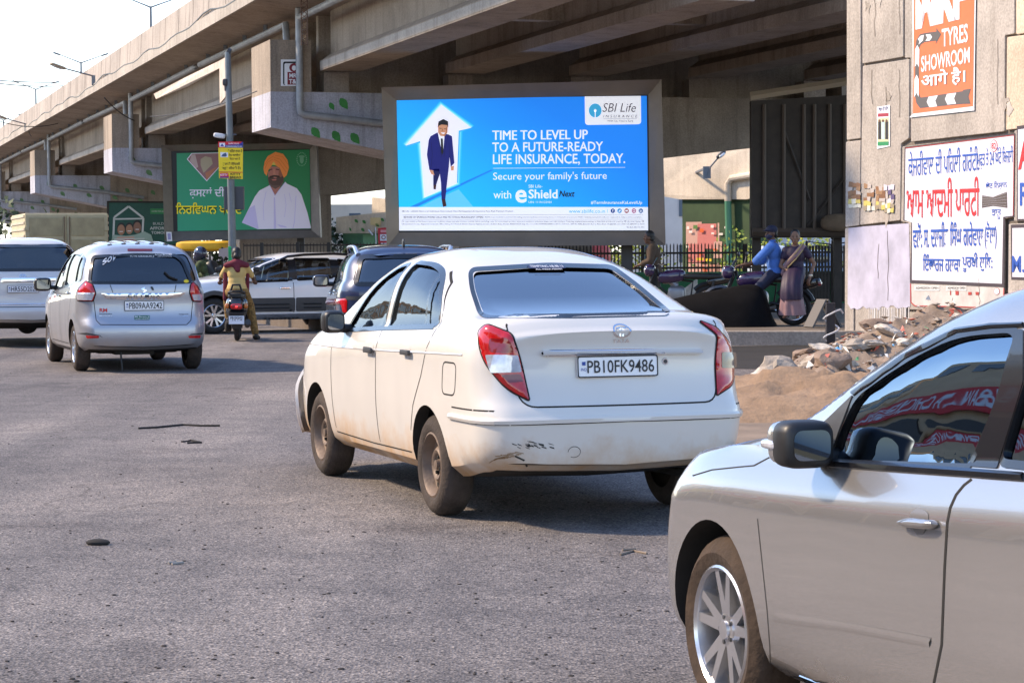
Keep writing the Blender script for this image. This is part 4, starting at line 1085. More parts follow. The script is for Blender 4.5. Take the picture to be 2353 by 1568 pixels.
def blue_suv():
    sp = dict(xr=-.86, xf=3.40, wb=2.59, wr=.33, ar=.375, paint=PAINT_BL, recess=PAINT_BL, Rr=.22, Rf=.34, dr=.8, kr=.14,
        zt=[(-.86, 1.54), (-.6, 1.575), (.1, 1.605), (.9, 1.61), (1.5, 1.56), (2.0, 1.36), (2.4, 1.14), (2.7, 1.06), (3.15, .98), (3.40, .8)],
        zs=[(-.86, 1.12), (.5, 1.06), (2.2, .98), (3.0, .9), (3.4, .68)], zb=[(-.86, .36), (0, .27), (2.6, .27), (3.4, .3)],
        w=[(-.86, .83), (-.3, .88), (.6, .89), (2.4, .885), (3.0, .85), (3.4, .77)],
        rear=[(.3, .06), (.5, -.03), (.68, -.02), (.74, .02), (1.0, .02), (1.1, .05), (1.3, .15), (1.5, .25), (1.6, .3)],
        front=[(.3, .05), (.6, 0), (.9, .1), (1.1, .25)], cab=(-.7, 2.4), cfloor=.55, n=4.2, tum=.2, crown=.03, sh2=.05, inset=.02,
        side=[rpoly([(2.05, 1.05), (1.08, 1.08), (1.08, 1.46), (1.45, 1.44)], .05), rpoly([(1.0, 1.085), (.0, 1.13), (.05, 1.40), (.3, 1.46), (1.0, 1.475)], .05)],
        rwin=rpoly([(.68, 1.09), (-.68, 1.09), (-.58, 1.47), (.58, 1.47)], .08), rdepth=.75, rseal=.06, fwin=rpoly([(-.7, 1.16), (.7, 1.16), (.58, 1.46), (-.58, 1.46)], .05), fdepth=1.5, rglass=M['glassd'])
    c = Car('blue_suv', sp, (-1.45, 29.9), .13, 'dark blue SUV with silver roof rails, half hidden behind the white saloon', 'car')
    c.glazing(.03)
    o = c.lamp('tail_lamp', zpoly(Z7, [(1905, 905), (1930, 872), (2180, 850), (2200, 880), (2195, 1040), (2145, 1040), (2120, 925), (1905, 935)], 4), 'C', M['redlens'], .008, .03, .01, 2, sp=4)
    c.lamp('tail_lamp', rpoly([(-.86, .98), (-.66, 1.0), (-.62, .80), (-.86, .82)], .03), 'B', M['redlens'], .006, .02, .01, .012)
    for sg in (1, -1):
        mb = MB(); pts = [(-.42 + .2 * k, .60 * sg) for k in range(10)]; tb = []
        for k, (x, y) in enumerate(pts): tb.append(c.pt('T', x, y, .0 if k in (0, 9) else .075))
        mb.tube([tb[0], tb[0] * .4 + tb[1] * .6 + Vector((0, 0, .02))] + tb[1:-1] + [tb[-1]], [.035, .034] + [.022] * 8 + [.03], 8); c.part('roof_rail', mb, M['alloy'])
    mb = MB(); superell(mb, c.pt('T', -.30, 0, .04), (.09, .018, .06), .7); c.part('roof_antenna', mb, M['black'])
    mb = MB(); c.patch(mb, rpoly([(.78, .95), (-.78, .95), (-.78, .90), (.78, .90)], .02), 'B', .006, .06, .01); c.part('tailgate_strip', mb, M['darkgrey'])
    c.plate(0, .82, 'PB10GJ3306', .5, .115, .02)
    c.wheels('ten', tw=.2, rr=.21); c.seats(1.05, .2, .55, M['seat']); c.mirrors(2.0, 1.08, PAINT_BL)
    for x, z_ in ((1.25, .95), (.2, 1.0)): c.handle(x, z_, M['chrome'])
    mb = MB()
    for v in 'LR': c.patch(mb, rpoly([(.45, .30), (2.1, .30), (2.1, .45), (.45, .45)], .03), v, .004, .08)
    c.part('sill_cladding', mb, M['darkgrey'])
    return c

def white_suv():
    yaw = R(116); wb = 2.66
    ch, sh = math.cos(yaw), math.sin(yaw)
    # the near (left) front wheel stands under pixel (492, 768)
    g = G(492, 767)
    ax = g.x - wb * -sh - .80 * -ch; ay = g.y - wb * ch - .80 * -sh
    sp = dict(xr=-.85, xf=3.50, wb=wb, wr=.335, ar=.385, paint=PAINT_WS, recess=PAINT_WS, Rr=.24, Rf=.34, dr=.8, kr=.14,
        zt=[(-.85, 1.42), (-.5, 1.475), (.2, 1.515), (.9, 1.51), (1.35, 1.45), (1.8, 1.30), (2.2, 1.13), (2.45, 1.065), (2.9, 1.01), (3.3, .92), (3.5, .78)],
        zs=[(-.85, 1.08), (.3, 1.02), (1.3, .95), (2.3, .92), (3.0, .87), (3.5, .68)], zb=[(-.85, .36), (0, .25), (2.6, .25), (3.5, .3)],
        w=[(-.85, .80), (-.3, .85), (.6, .86), (2.4, .86), (3.0, .83), (3.5, .75)],
        rear=[(.3, .06), (.5, -.03), (.7, 0), (1.0, .02), (1.2, .12), (1.45, .25)], front=[(.3, .05), (.6, 0), (.85, .08), (1.1, .25)], cab=(-.68, 2.35), cfloor=.5, inner=mat('grey headlining', (.16, .15, .14), .9), n=4.2, tum=.2, crown=.03, sh2=.045, inset=.02,
        side=[rpoly([(2.12, .965), (1.17, .985), (1.12, 1.37), (1.30, 1.365), (1.62, 1.26)], .05), rpoly([(1.0, .995), (.28, 1.03), (.30, 1.38), (1.0, 1.385)], .04), rpoly([(.14, 1.04), (-.42, 1.10), (-.30, 1.30), (.14, 1.37)], .06)],
        rwin=rpoly([(.62, 1.1), (-.62, 1.1), (-.55, 1.38), (.55, 1.38)], .06), rdepth=.75, fwin=rpoly([(-.66, 1.08), (.66, 1.08), (.54, 1.40), (-.54, 1.40)], .05), fdepth=1.4, sglass=glass('clear car glass', (.62, .66, .68), .05, .9))
    c = Car('white_suv', sp, (ax, ay), yaw, 'white SUV with black lower cladding seen side on, crossing to the left', 'car')
    c.glazing(.03)
    mb = MB()
    for v in 'LR':
        c.patch(mb, rpoly([(1.15, .99), (1.02, .995), (1.0, 1.385), (1.12, 1.375)], .01), v, .003, .06); c.patch(mb, rpoly([(.27, 1.03), (.15, 1.04), (.15, 1.37), (.28, 1.375)], .01), v, .003, .06)
    c.part('door_pillar', mb, M['satin'])
    for v in 'LR':
        for a, b in ((1.07, 2.12), (.42, 1.05)):
            mb = MB(); c.patch(mb, rpoly([(a, .40), (b, .40), (b, .66), (a, .66)], .03), v, .014, .06, .02); o = c.part('door_cladding', mb, M['darkgrey'])
            mb = MB()
            for zz in (.47, .54): c.ribbon(mb, [(a + .12, zz), (b - .15, zz)], v, .028, .02, raised=.008)
            c.part('cladding_rib', mb, M['black'], o)
        for xw in (0, wb):
            mb = MB(); c.ribbon(mb, [(xw + .425 * math.cos(a), .345 + .425 * math.sin(a)) for a in [R(-8 + 196 * k / 20) for k in range(21)]], v, .08, .014, raised=.004); c.part('wheel_arch_trim', mb, M['darkgrey'])
        mb = MB(); c.patch(mb, rpoly([(.42, .26), (2.24, .26), (2.24, .36), (.42, .36)], .02), v, .02, .08, .02); c.part('sill_guard', mb, M['alloy'])
        mb = MB(); tb = [c.pt('T', x, .60 if v == 'L' else -.60, h) for x, h in ((1.28, .0), (1.12, .05), (.8, .06), (.2, .06), (-.3, .055), (-.5, .0))]; mb.tube(tb, [.018, .026, .026, .026, .026, .018], 8); c.part('roof_rail', mb, M['satin'])
        mb = MB(); c.ribbon(mb, [(1.1, .985), (1.3, .985)], v, .02, .003); c.part('belt_strip', mb, M['satin'])
    c.gaps([(v, p, False) for v in 'LR' for p in ([(1.09, .38), (1.09, .98)], [(.19, 1.03), (.22, .9), (.40, .62), (.42, .4)], [(2.22, .36), (2.2, .95)])], .012)
    for x, z_ in ((1.27, .84), (.36, .88)): c.handle(x, z_, M['chrome'], .2, .032)
    c.mirrors(2.0, 1.0, PAINT_WS); c.wheels('fork', tw=.2, rr=.215, rimmat=M['alloy']); c.seats(1.15, .2, .48, M['seat'])
    o = c.lamp('headlamp', rpoly([(3.02, .86), (3.36, .80), (3.38, .70), (3.1, .76)], .03), 'L', M['clearlens'], .006, .02, .01, .012)
    return c

def silver_saloon():
    sp = dict(xr=-1.02, xf=3.36, wb=2.553, wr=.302, ar=.345, paint=PAINT_SV, recess=PAINT_SV, Rr=.2, Rf=.30, df=.5, kf=.26, skipR=False,
        zt=[(-1.02, 1.06), (-.7, 1.12), (-.45, 1.14), (.0, 1.30), (.4, 1.43), (.8, 1.47), (1.1, 1.46), (1.4, 1.395), (1.75, 1.255), (2.1, 1.075), (2.27, .995), (2.6, .92), (3.0, .845), (3.22, .76), (3.36, .62)],
        zs=[(-1.02, 1.0), (-.2, 1.0), (.7, .955), (1.5, .90), (2.1, .865), (2.7, .83), (3.1, .745), (3.36, .56)], zb=[(-1.02, .32), (0, .21), (2.5, .21), (3.4, .20)],
        w=[(-1.02, .8), (-.3, .84), (.6, .848), (2.4, .845), (2.9, .83), (3.2, .79), (3.40, .73)],
        rear=[(.3, .05), (.5, -.03), (.7, 0), (1.0, .03), (1.3, .1)], front=[(.2, .05), (.4, 0), (.58, .005), (.7, .06), (.85, .2)], cab=(-.3, 2.15), cfloor=.4, n=5.6, tum=.12, crown=.03, sh1=.010, sh2=.058, inset=.02,
        side=[('C', zpoly(ZV, [(1085, 1068, 4), (1150, 880, 20), (1255, 655, 30), (1570, 430, 60), (1900, 262, 80), (2290, 232, 30), (2150, 720, 60), (1985, 1098, 10)], 8)),
              rpoly([(.93, .985), (-.15, 1.02), (.02, 1.20), (.35, 1.34), (.80, 1.36)], .04)],
        rwin=rpoly([(-.62, 1.15), (.62, 1.15), (.5, 1.36), (-.5, 1.36)], .05), rdepth=1.2, fwin=rpoly([(-.64, 1.03), (.64, 1.03), (.50, 1.36), (-.50, 1.36)], .04), fdepth=1.2,
        sglass=glass('reflecting side glass', (.10, .14, .16), .24, 1.1, (.62, .80, 1)))  # blue of the reflected sky is put into the glossy colour
    c = Car('silver_saloon_car', sp, (2.255, 5.064), .33, 'silver saloon car cut off by the right edge, nearest to the viewer', 'car')
    c.glazing(.022)
    mb = MB(); c.ribbon(mb, [ZV(1060, 1080), ZV(1500, 1112), ZV(1985, 1146), ZV(2334, 1172)], 'C', 19, .006, raised=.006, sp=12); c.part('belt_strip', mb, M['satin'])
    mb = MB(); c.ribbon(mb, [ZV(*p) for p in [(1235, 640), (1560, 405), (1900, 235), (2120, 205), (2334, 196)]], 'C', 11, .005, raised=.004, sp=12); c.part('window_moulding', mb, M['satin'])
    mb = MB(); c.patch(mb, zpoly(ZV, [(1045, 1065), (1045, 830), (1240, 645), (1150, 880), (1085, 1068)], 5), 'C', .005, 9, .006); c.part('mirror_sail', mb, M['darkgrey'])
    mb = MB(); c.patch(mb, zpoly(ZV, [(1985, 1105), (2150, 720), (2300, 225), (2334, 225), (2334, 560), (2165, 1118)], 5), 'C', .004, 9, .004); c.part('door_pillar', mb, M['satin'])
    c.gaps([('C', [(2232, 1100), (2214, 1114), (2196, 1136), (2183, 1165), (2176, 1200), (2170, 1300), (2163, 1480), (2145, 1568)], False)], 5)
    c.gaps([('C', [ZV(*p) for p in [(205, 1163), (330, 1125), (500, 1107), (600, 1098), (700, 1045)]], False), ('C', [(1779, 1545), (1900, 1568)], False)], 2.4)
    c.gaps([('C', [(1740, 1190), (1752, 1305), (1762, 1400), (1768, 1480), (1770, 1540)], False)], 1.3)
    c.gaps([('R', [(1.08, .33), (1.08, .95)], False), ('R', [(2.15, .33), (2.15, .88)], False)], .006)
    # handle with its cup
    mb = MB(); c.patch(mb, zpoly(ZV, [(1600, 1400), (1660, 1365), (1725, 1400), (1720, 1470), (1690, 1540), (1640, 1540), (1605, 1470)], 20), 'C', .0015, 6); o = c.part('handle_cup', mb, mat('handle cup shade', (.22, .21, .21), .35, .5))
    mb = MB(); c.patch(mb, zpoly(ZV, [(1560, 1462, 8), (1640, 1432, 20), (1780, 1448, 12), (1798, 1478, 10), (1760, 1508, 12), (1600, 1492, 12)], 8), 'C', .026, 6, .02, .01); c.part('door_handle', mb, PAINT_SV, o)
    # pressed creases along the doors
    mb = MB(); c.ribbon(mb, [ZW(*p) for p in [(800, 655), (1250, 715), (1770, 812)]], 'C', 34, -.002, raised=.007, sp=14); c.part('door_crease', mb, PAINT_SV)
    mb = MB(); c.ribbon(mb, [(.6, .235), (2.02, .235)], 'L', .03, .004, raised=.004); c.part('sill_strip', mb, M['chrome'])
    c.mirrors(1.86, .925, PAINT_SV, (.085, .078, .066), .035, rim=.06)
    mb = MB(); b, n = c.hit('L', 1.86, .93); superell(mb, Vector((1.89, b.y + .125, .955)), (.07, .076, .018), .6); c.part('mirror_indicator', mb, M['clearlens'])
    c.wheels('twin', mat('brown dusty tyre', (.046, .028, .017), .9, var=.4, vscale=8, bump=.3), tw=.185, rr=.205)
    c.seats(1.0, .1, .38, M['seat'])
    o = c.lamp('headlamp', rpoly([(3.08, .72), (3.30, .64), (3.32, .54), (3.14, .60)], .03), 'L', M['clearlens'], .004, .02, .006, .008)
    mb = MB(); c.patch(mb, rpoly([(2.19, .30), (2.16, .42), (2.13, .22), (2.18, .20)], .01), 'L', -.02, .04, .03); c.part('mud_flap', mb, M['black'])
    return c
# ------------------------------------------------------------------ the setting
CONC = concrete('weathered concrete', (0.34, 0.275, 0.215), 0.55, (0.13, 0.11, 0.09))
CONC_L = concrete('pale concrete', (0.42, 0.37, 0.32), 0.6, (0.20, 0.17, 0.14))
CONC_D = concrete('girder concrete', (0.36, 0.29, 0.23), 0.55, (0.15, 0.115, 0.09))
CONC_P = concrete('lavender white painted concrete', (0.46, 0.45, 0.50), 0.6, (0.16, 0.15, 0.14))
CONC_B = concrete('cream painted concrete', (0.66, 0.56, 0.44), 0.35, (0.45, 0.36, 0.26))
CONC_W = concrete('wall panel concrete', (0.42, 0.37, 0.325), 0.55, (0.27, 0.235, 0.20), vs=0.8)
GREENP = mat('green wall paint', (0.02, 0.16, 0.065), 0.6, var=0.3, vscale=2)
LEAF = mat('leaf green paint', (0.05, 0.24, 0.05), 0.7, var=0.2)
GALV = mat('galvanised pipe', (0.34, 0.35, 0.36), 0.5, 0.2, var=0.25, vscale=3)
LAMPGREY = mat('grey lamp metal', (0.16, 0.17, 0.19), 0.5, 0.3)
def cmat(h, rough=0.5, emit=0.0, var=0.0):
    return mat('print ' + h + (' lit' if emit else ''), hx(h), rough, emit=emit, var=var)

TH = 0.30; TC, TS = math.cos(TH), math.sin(TH)
def BR(r, u, z): return Vector((r * TC - u * TS, r * TS + u * TC, z))
def extr(mb, prof, u0, u1, n=1):
    """profile of (r, z) carried along the flyover"""
    k = len(prof); vs = []; fs = []
    for i in range(n + 1):
        u = u0 + (u1 - u0) * i / n; vs += [BR(r, u, z) for r, z in prof]
    for i in range(n):
        for j in range(k): j2 = (j + 1) % k; fs.append((i * k + j, i * k + j2, (i + 1) * k + j2, (i + 1) * k + j))
    fs.append(tuple(range(k))); fs.append(tuple(range(n * k, (n + 1) * k)))
    return mb.add(vs, fs)

# ground
def ground():
    mb = MB(); S = 40; xs = [-900, -400, -200, -120, -80, -50, -30, -15, -5, 5, 15, 30, 50, 80, 120, 200, 400, 900]; ys = [-60, -20, -5, 5, 15, 25, 40, 60, 90, 130, 200, 350, 700, 1600]
    vs = [(x, y, 0) for y in ys for x in xs]; n = len(xs)
    mb.add(vs, [(j * n + i, j * n + i + 1, (j + 1) * n + i + 1, (j + 1) * n + i) for j in range(len(ys) - 1) for i in range(n - 1)])
    tag(mb.build('road', asphalt()), kind='structure')
    # dusty verge beside the flyover foot, and flyover shade painted as a dark patch
    soil = mat('dusty soil', (0.21, 0.155, 0.11), 0.95, var=0.35, vscale=1.5, bump=0.5, bscale=14)
    wet = mat('dark silt', (0.012, 0.010, 0.008), 0.85, var=0.5, vscale=1.2, bump=0.4, bscale=10)  # near-black tone painted for the flyover's shade
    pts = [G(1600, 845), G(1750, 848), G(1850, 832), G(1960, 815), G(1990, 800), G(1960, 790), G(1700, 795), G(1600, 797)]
    mb = MB(); mb.add([p + Vector((0, 0, .004)) for p in pts], [tuple(range(len(pts)))]); tag(mb.build('gutter', wet), kind='structure')  # dark patch standing in for the flyover's shade, no real gutter
    pts = [G(1660, 1010), G(1700, 905), G(1760, 870), G(1900, 822), G(2000, 800), G(2500, 860), G(2700, 1100), G(2300, 1300), G(1900, 1190)]
    mb = MB(); mb.add([p + Vector((0, 0, .005)) for p in pts], [tuple(range(len(pts)))]); tag(mb.build('verge', soil), kind='structure')
    # raised floor below the flyover, with kerb
    a, b = G(1560, 792, .0), G(1985, 792, .0)
    mb = MB()
    k = [Vector((a.x - 4.2, a.y + 2.5, 0)), a, b, Vector((b.x + 3, b.y + 2, 0)), Vector((b.x + 6, 75, 0)), Vector((-12, 75, 0)), Vector((-5.0, 47, 0))]
    mb.prism([(p.x, p.y) for p in k], lambda x, y: (x, y, -.1), (0, 0, .30))
    tag(mb.build('median', concrete('dusty median floor', (0.15, 0.12, 0.095), 0.3, bumpd=.02)), kind='structure')
    mb = MB(); d = (b - a).normalized(); nrm = Vector((-d.y, d.x, 0))
    q = [a - nrm * .14, b - nrm * .14, b, a]
    mb.prism([(p.x, p.y) for p in q], lambda x, y: (x, y, -.1), (0, 0, .33)); tag(mb.build('kerb', concrete('kerb concrete', (0.33, 0.28, 0.23), .5), bevel=.02), kind='structure')

def leaf(art, x, y, s, rot, m, layer=1, part='leaf_motif'):
    pts = []
    for k in range(9):
        t = k / 8; pts.append((t, .28 * math.sin(math.pi * t ** .8) * (1 + .12 * (k % 2))))
    pts += [(p[0], -p[1]) for p in pts[-2:0:-1]]
    c, n = math.cos(R(rot)), math.sin(R(rot))
    art.poly([(x + s * (px * c - py * n), y + s * (px * n + py * c)) for px, py in pts], m, layer, part)

PIERS = [52.3, 81.4, 110.5, 139.6, 168.7]
RL, RR_ = 9.9, 26.3
def flyover():
    root = empty('flyover', BR(18, 60, 0), 0, 'long grey concrete flyover on hammerhead piers crossing the whole picture', 'flyover')
    part = lambda n, mb, m, **k: adopt(mb.build(n, m, None, **k), root)
    U0, U1 = 35.6, 240
    mb = MB(); extr(mb, [(RL, 7.32), (RL, 7.60), (RR_, 7.60), (RR_, 7.32), (24.6, 7.16), (24.2, 7.16), (12.0, 7.16), (11.5, 7.16)], U0, U1); part('deck', mb, CONC_D)
    par = concrete('parapet concrete', (0.41, 0.355, 0.31), 0.75, (0.17, 0.14, 0.12))
    for a, b in ((RL - .03, RL + .22), (RR_ - .22, RR_ + .03)):
        mb = MB(); extr(mb, [(a, 7.60), (a + .03, 8.30), (b - .03, 8.30), (b, 7.60)], U0, U1); o = part('parapet', mb, par)
        mb = MB(); extr(mb, [(a - .05 if a < 15 else b - .02, 7.29), (a - .05 if a < 15 else b - .02, 7.60), (a + .02 if a < 15 else b + .05, 7.60), (a + .02 if a < 15 else b + .05, 7.29)], U0, U1); part('deck_edge', mb, CONC_L)
    # vertical formwork joints of the near parapet
    mb = MB()
    for k in range(80):
        u = U0 + 2.5 * k; mb.prism([(u, 7.62), (u + .03, 7.62), (u + .03, 8.29), (u, 8.29)], lambda a, b: BR(RL - .034 + (b - 7.6) * .043, a, b), BR(.006, 0, 0) - BR(0, 0, 0))
    o = part('parapet_joint', mb, mat('joint dirt', (.10, .085, .07), .9)); o['kind'] = 'stuff'
    edges = [U0 + .3] + [p + d for p in PIERS for d in (-.15, 2.55)] + [U1]
    for i in range(0, len(edges), 2):
        a, b = edges[i], edges[i + 1]
        for j, r in enumerate((11.95, 15.0, 18.1, 21.2, 24.3)):
            mb = MB(); extr(mb, [(r - .48, 5.75), (r - .48, 5.98), (r - .22, 6.16), (r - .22, 7.17), (r + .22, 7.17), (r + .22, 6.16), (r + .48, 5.98), (r + .48, 5.75)], a, b, 8)
            part('girder', mb, CONC if j == 0 else CONC_D)
        for f in (.5,):
            u = a + (b - a) * f; mb = MB(); extr(mb, [(12.17, 6.2), (12.17, 7.17), (24.08, 7.17), (24.08, 6.2)], u, u + .35); part('crossbeam', mb, CONC_D)
        # pale painted band along the outer flange
        mb = MB(); extr(mb, [(11.465, 5.79), (11.465, 5.96), (11.475, 5.96), (11.475, 5.79)], a, b); part('flange_band', mb, CONC_L)
    for pi, u in enumerate(PIERS):
        # hammerhead: level top, tapering underside, end upstand
        a, b = 10.32, 25.9; zt, ze, zc, cl, ch = 5.27, 4.43, 3.6, 14.6, 18.6
        pr = [(a, ze), (a, zt), (b, zt), (b, ze), (ch, zc), (cl, zc)]
        mb = MB(); extr(mb, pr, u, u + 2.35); cap = part('pier_cap', mb, CONC_D)
        zq = ze - (13.9 - a) * (ze - zc) / (cl - a); mb = MB(); extr(mb, [(a - .004, ze), (a - .004, zt - .01), (13.9, zt - .01), (13.9, zq)], u - .004, u + 2.354); part('painted_band', mb, CONC_P)
        for r0 in (a, b - .97):
            mb = MB(); extr(mb, [(r0, zt), (r0, zt + 1.2), (r0 + .97, zt + 1.2), (r0 + .97, zt)], u, u + 2.35, 1); part('end_upstand', mb, CONC)
        for r in (11.95, 15.0, 18.1, 21.2, 24.3):
            for d in (.5, 1.85):
                mb = MB(); extr(mb, [(r - .3, zt), (r - .3, 5.75), (r + .3, 5.75), (r + .3, zt)], u + d - .25, u + d + .25); part('bearing', mb, CONC_D)
        mb = MB(); extr(mb, [(11.7, 5.27), (11.7, 7.17), (24.6, 7.17), (24.6, 5.27)], u + 1.05, u + 1.3); part('diaphragm', mb, CONC_D)
        mb = MB(); extr(mb, [(cl + .3, 0), (cl + .3, zc), (ch - .3, zc), (ch - .3, 0)], u + .15, u + 2.2); col = part('pier_column', mb, CONC_D)
        # leaves painted on the front face, pipe along it
        art = Art(BR(12, u - .006, 4.5), BR(0, -1, 0) - BR(0, 0, 0), .004)
        if pi == 0:
            for x, y, s, ro in ((781, 226, 31, 55), (716, 293, 31, 52), (764, 301, 31, 55), (806, 306, 32, 52), (757, 236, 20, 60)): leaf(art, x, y, s, ro, LEAF)
        else:
            for k in range(9 if pi < 3 else 6):
                r = 10.9 + .62 * k; w = BR(r, u, 4.95 - (k % 2) * .42 - .05 * k)
                art.by.setdefault(('leaf_motif', LEAF.name), (mat('faded leaf paint', (.13, .25, .11), .8, var=.3), MB()))
                pts = []
                for t in range(9): pts.append((t / 8 * .30, .09 * math.sin(math.pi * (t / 8) ** .8)))
                pts += [(p[0], -p[1]) for p in pts[-2:0:-1]]
                rt = R(-50 + 20 * hsh(k, u)); vs = [w + BR(px * math.cos(rt) - py * math.sin(rt), -.012, px * math.sin(rt) + py * math.cos(rt)) - BR(0, 0, 0) for px, py in pts]
                art.by[('leaf_motif', LEAF.name)][1].add(vs, [tuple(range(len(vs)))])
        for o in art.build(cap): o['kind'] = 'stuff'
        mb = MB(); rp_ = 10.98
        pth = [BR(rp_, u - .14, 7.2), BR(rp_, u - .14, 4.86), BR(rp_ + .02, u - .14, 4.78), BR(rp_ + .10, u - .14, 4.73), BR(rp_ + 2.6, u - .14, 4.48), BR(15.5, u - .14, 4.2)]
        mb.tube(pth, .085, 12); part('drain_pipe', mb, GALV, smooth=True)
        nu = PIERS[pi + 1] if pi < len(PIERS) - 1 else U1
        for ua, ub, za, zb in ((u + 2.6, (u + nu) / 2 - .5, 6.98, 7.02), ((u + nu) / 2 + .3, nu - .2, 7.02, 6.98)):
            mb = MB(); mb.tube([BR(11.0, ua - (1.2 if ua < u + 3 else 0), za - .05 - (.5 if ua < u + 3 else 0)), BR(11.0, ua - (1.1 if ua < u + 3 else 0), za), BR(11.0, ua, za), BR(11.0, ub, zb)], .085, 10); part('drain_pipe', mb, GALV, smooth=True)
            mb = MB(); nb = 4
            for k in range(nb): w = BR(11.0, ua + (ub - ua) * (k + .5) / nb, 7.13); mb.box(w, (.1, .1, .32))
            part('pipe_bracket', mb, LAMPGREY)
    for ua, ub in ((U0, PIERS[0] - .2),):
        mb = MB(); mb.tube([BR(11.0, ua, 7.0), BR(11.0, ub, 6.98)], .085, 10); part('drain_pipe', mb, GALV, smooth=True)
    # cable sagging along the deck edge
    mb = MB(); pts = []
    for k in range(160): u = U0 + 1.1 * k; pts.append(BR(RL - .07, u, 7.64 + .05 * math.sin(k * 1.3) + .04 * math.sin(k * .37) - .1 * abs(math.sin(k * .31))))
    mb.tube(pts, .022, 5); part('cable', mb, M['darkgrey'])
    # poster on the first upstand
    art = Art(BR(11, PIERS[0], 6), BR(0, -1, 0) - BR(0, 0, 0), .004)
    art.rect(645, 137, 692, 198, M['white'], 1, 'poster'); art.poly(rpoly([(650, 142), (692, 142), (692, 196), (650, 196)], 5), M['ink'], 2, 'poster'); art.poly(rpoly([(653, 146), (692, 146), (692, 196), (653, 196)], 4), M['white'], 3, 'poster')
    mar = mat('maroon print', (.22, .01, .025), .5); art.rect(660, 166, 692, 195, mar, 4, 'poster'); art.ell(675, 156, 11, 10, mar, 4, 'poster'); art.ell(675, 157, 5, 6, M['white'], 5, 'poster')
    art.text('MR', 664, 169, 681, 179, M['white'], 5, .03); art.text('T&S', 663, 182, 686, 193, M['white'], 5, .03); art.build(root)
    return root

def deck_lamps():
    m = LAMPGREY; L = []
    for i, (px, py, top, Y) in enumerate(((346, 77, 15, 108), (186, 186, 143, 136), (82, 261, 204, 163), (8, 312, 275, 191))):
        w = W(px, top, Y); base = Vector((w.x, w.y, 7.6))
        where = ('nearest, cut by the top of the picture', 'second nearest, above the lamp on the parapet', 'third, beside the overhead wires', 'farthest, at the left edge')[i]
        root = empty('street_lamp', base, TH, 'double armed street lamp on the flyover deck, ' + where, 'street lamp', 'double armed street lamps on the flyover')
        h = w.z - 7.6
        mb = MB(); mb.tube([(0, 0, 0), (0, 0, h)], [.10, .055], 10); mb.build('pole', m, root, True)
        for sg in (1, -1):
            mb = MB(); mb.tube([(0, 0, h - .05), (sg * .5, 0, h + .14), (sg * 1.25, 0, h + .42)], [.04, .03, .025], 8); a = mb.build('arm', m, root, True)
            mb = MB(); superell(mb, (sg * 1.42, 0, h + .47), (.24, .11, .05), .6, rot=Matrix.Rotation(R(-18 * sg), 3, 'Y')); mb.build('lamp_head', m, a, True)
    for i, (px, py, Y, hx_, hy) in enumerate(((223, 185, 81.8, 140, 155), (66, 293, 107.7, 6, 270))):
        w = W(px, py, Y)
        root = empty('parapet_lamp', w, 0, ('single arm lamp on a grey box fixed to the flyover parapet, head over the road' if i == 0 else 'single arm lamp on the parapet at the left edge, head cut by the frame'), 'street lamp', 'single arm lamps on the parapet')
        mb = MB(); mb.box((0, 0, 0), (.36, .25, .36)); mb.build('switch_box', LAMPGREY, root, bevel=.02)
        d = W(hx_, hy, Y - .8) - w
        mb = MB(); mb.tube([(0, 0, .12), d * .8 + Vector((0, 0, .02)), d], [.03, .025, .025], 8); mb.build('arm', LAMPGREY, root, True)
        mb = MB(); e = d.normalized(); rt = e.to_track_quat('X', 'Z').to_matrix(); superell(mb, d + e * .12, (.30, .14, .05), .5, rot=rt); o = mb.build('lamp_head', mat('tan lamp housing', (.30, .22, .14), .5), root, True)
        mb = MB(); superell(mb, d + e * .12 + Vector((0, 0, -.04)), (.2, .1, .03), .5, rot=rt); mb.build('lamp_lens', M['clearlens'], o, True)
        mb = MB(); mb.tube([(0, 0, -.15), (.03, 0, -.3), (.12, 0, -.42)], .02, 6); mb.build('cable', M['darkgrey'], root)

def frame_board(name, art, outer, inner, m, root, depth=.28, back=.35):
    """mitred picture frame: outer edge stands proud, faces slope in to the print"""
    mb = MB(); o = [art.pt(x, y, 0) + art.n * depth for x, y in outer]; i_ = [art.pt(x, y, 0) + art.n * .02 for x, y in inner]; b = [art.pt(x, y, 0) - art.n * back for x, y in outer]
    parts = []
    for k in range(4):
        k2 = (k + 1) % 4; mb = MB(); mb.add([o[k], o[k2], i_[k2], i_[k], b[k], b[k2]], [(0, 1, 2, 3), (0, 4, 5, 1)]); parts.append(adopt(mb.build('frame_side', m), root))
    mb = MB(); mb.add(b, [(0, 1, 2, 3)]); adopt(mb.build('back_panel', M['darkgrey']), root)
    return parts

def gradient_mat(name, stops, emit):
    m, t, b = _nodes(name)
    tc = N(t, 'ShaderNodeTexCoord'); mp = N(t, 'ShaderNodeMapping')
    t.links.new(tc.outputs['Generated'], mp.inputs[0]); mp.inputs['Rotation'].default_value = (0, R(35), 0)
    sp = N(t, 'ShaderNodeSeparateXYZ'); t.links.new(mp.outputs[0], sp.inputs[0])
    c = ramp(t, sp.outputs[0], stops); t.links.new(c, b.inputs['Base Color']); t.links.new(c, b.inputs['Emission Color'])
    b.inputs['Emission Strength'].default_value = emit; b.inputs['Roughness'].default_value = .4
    return m

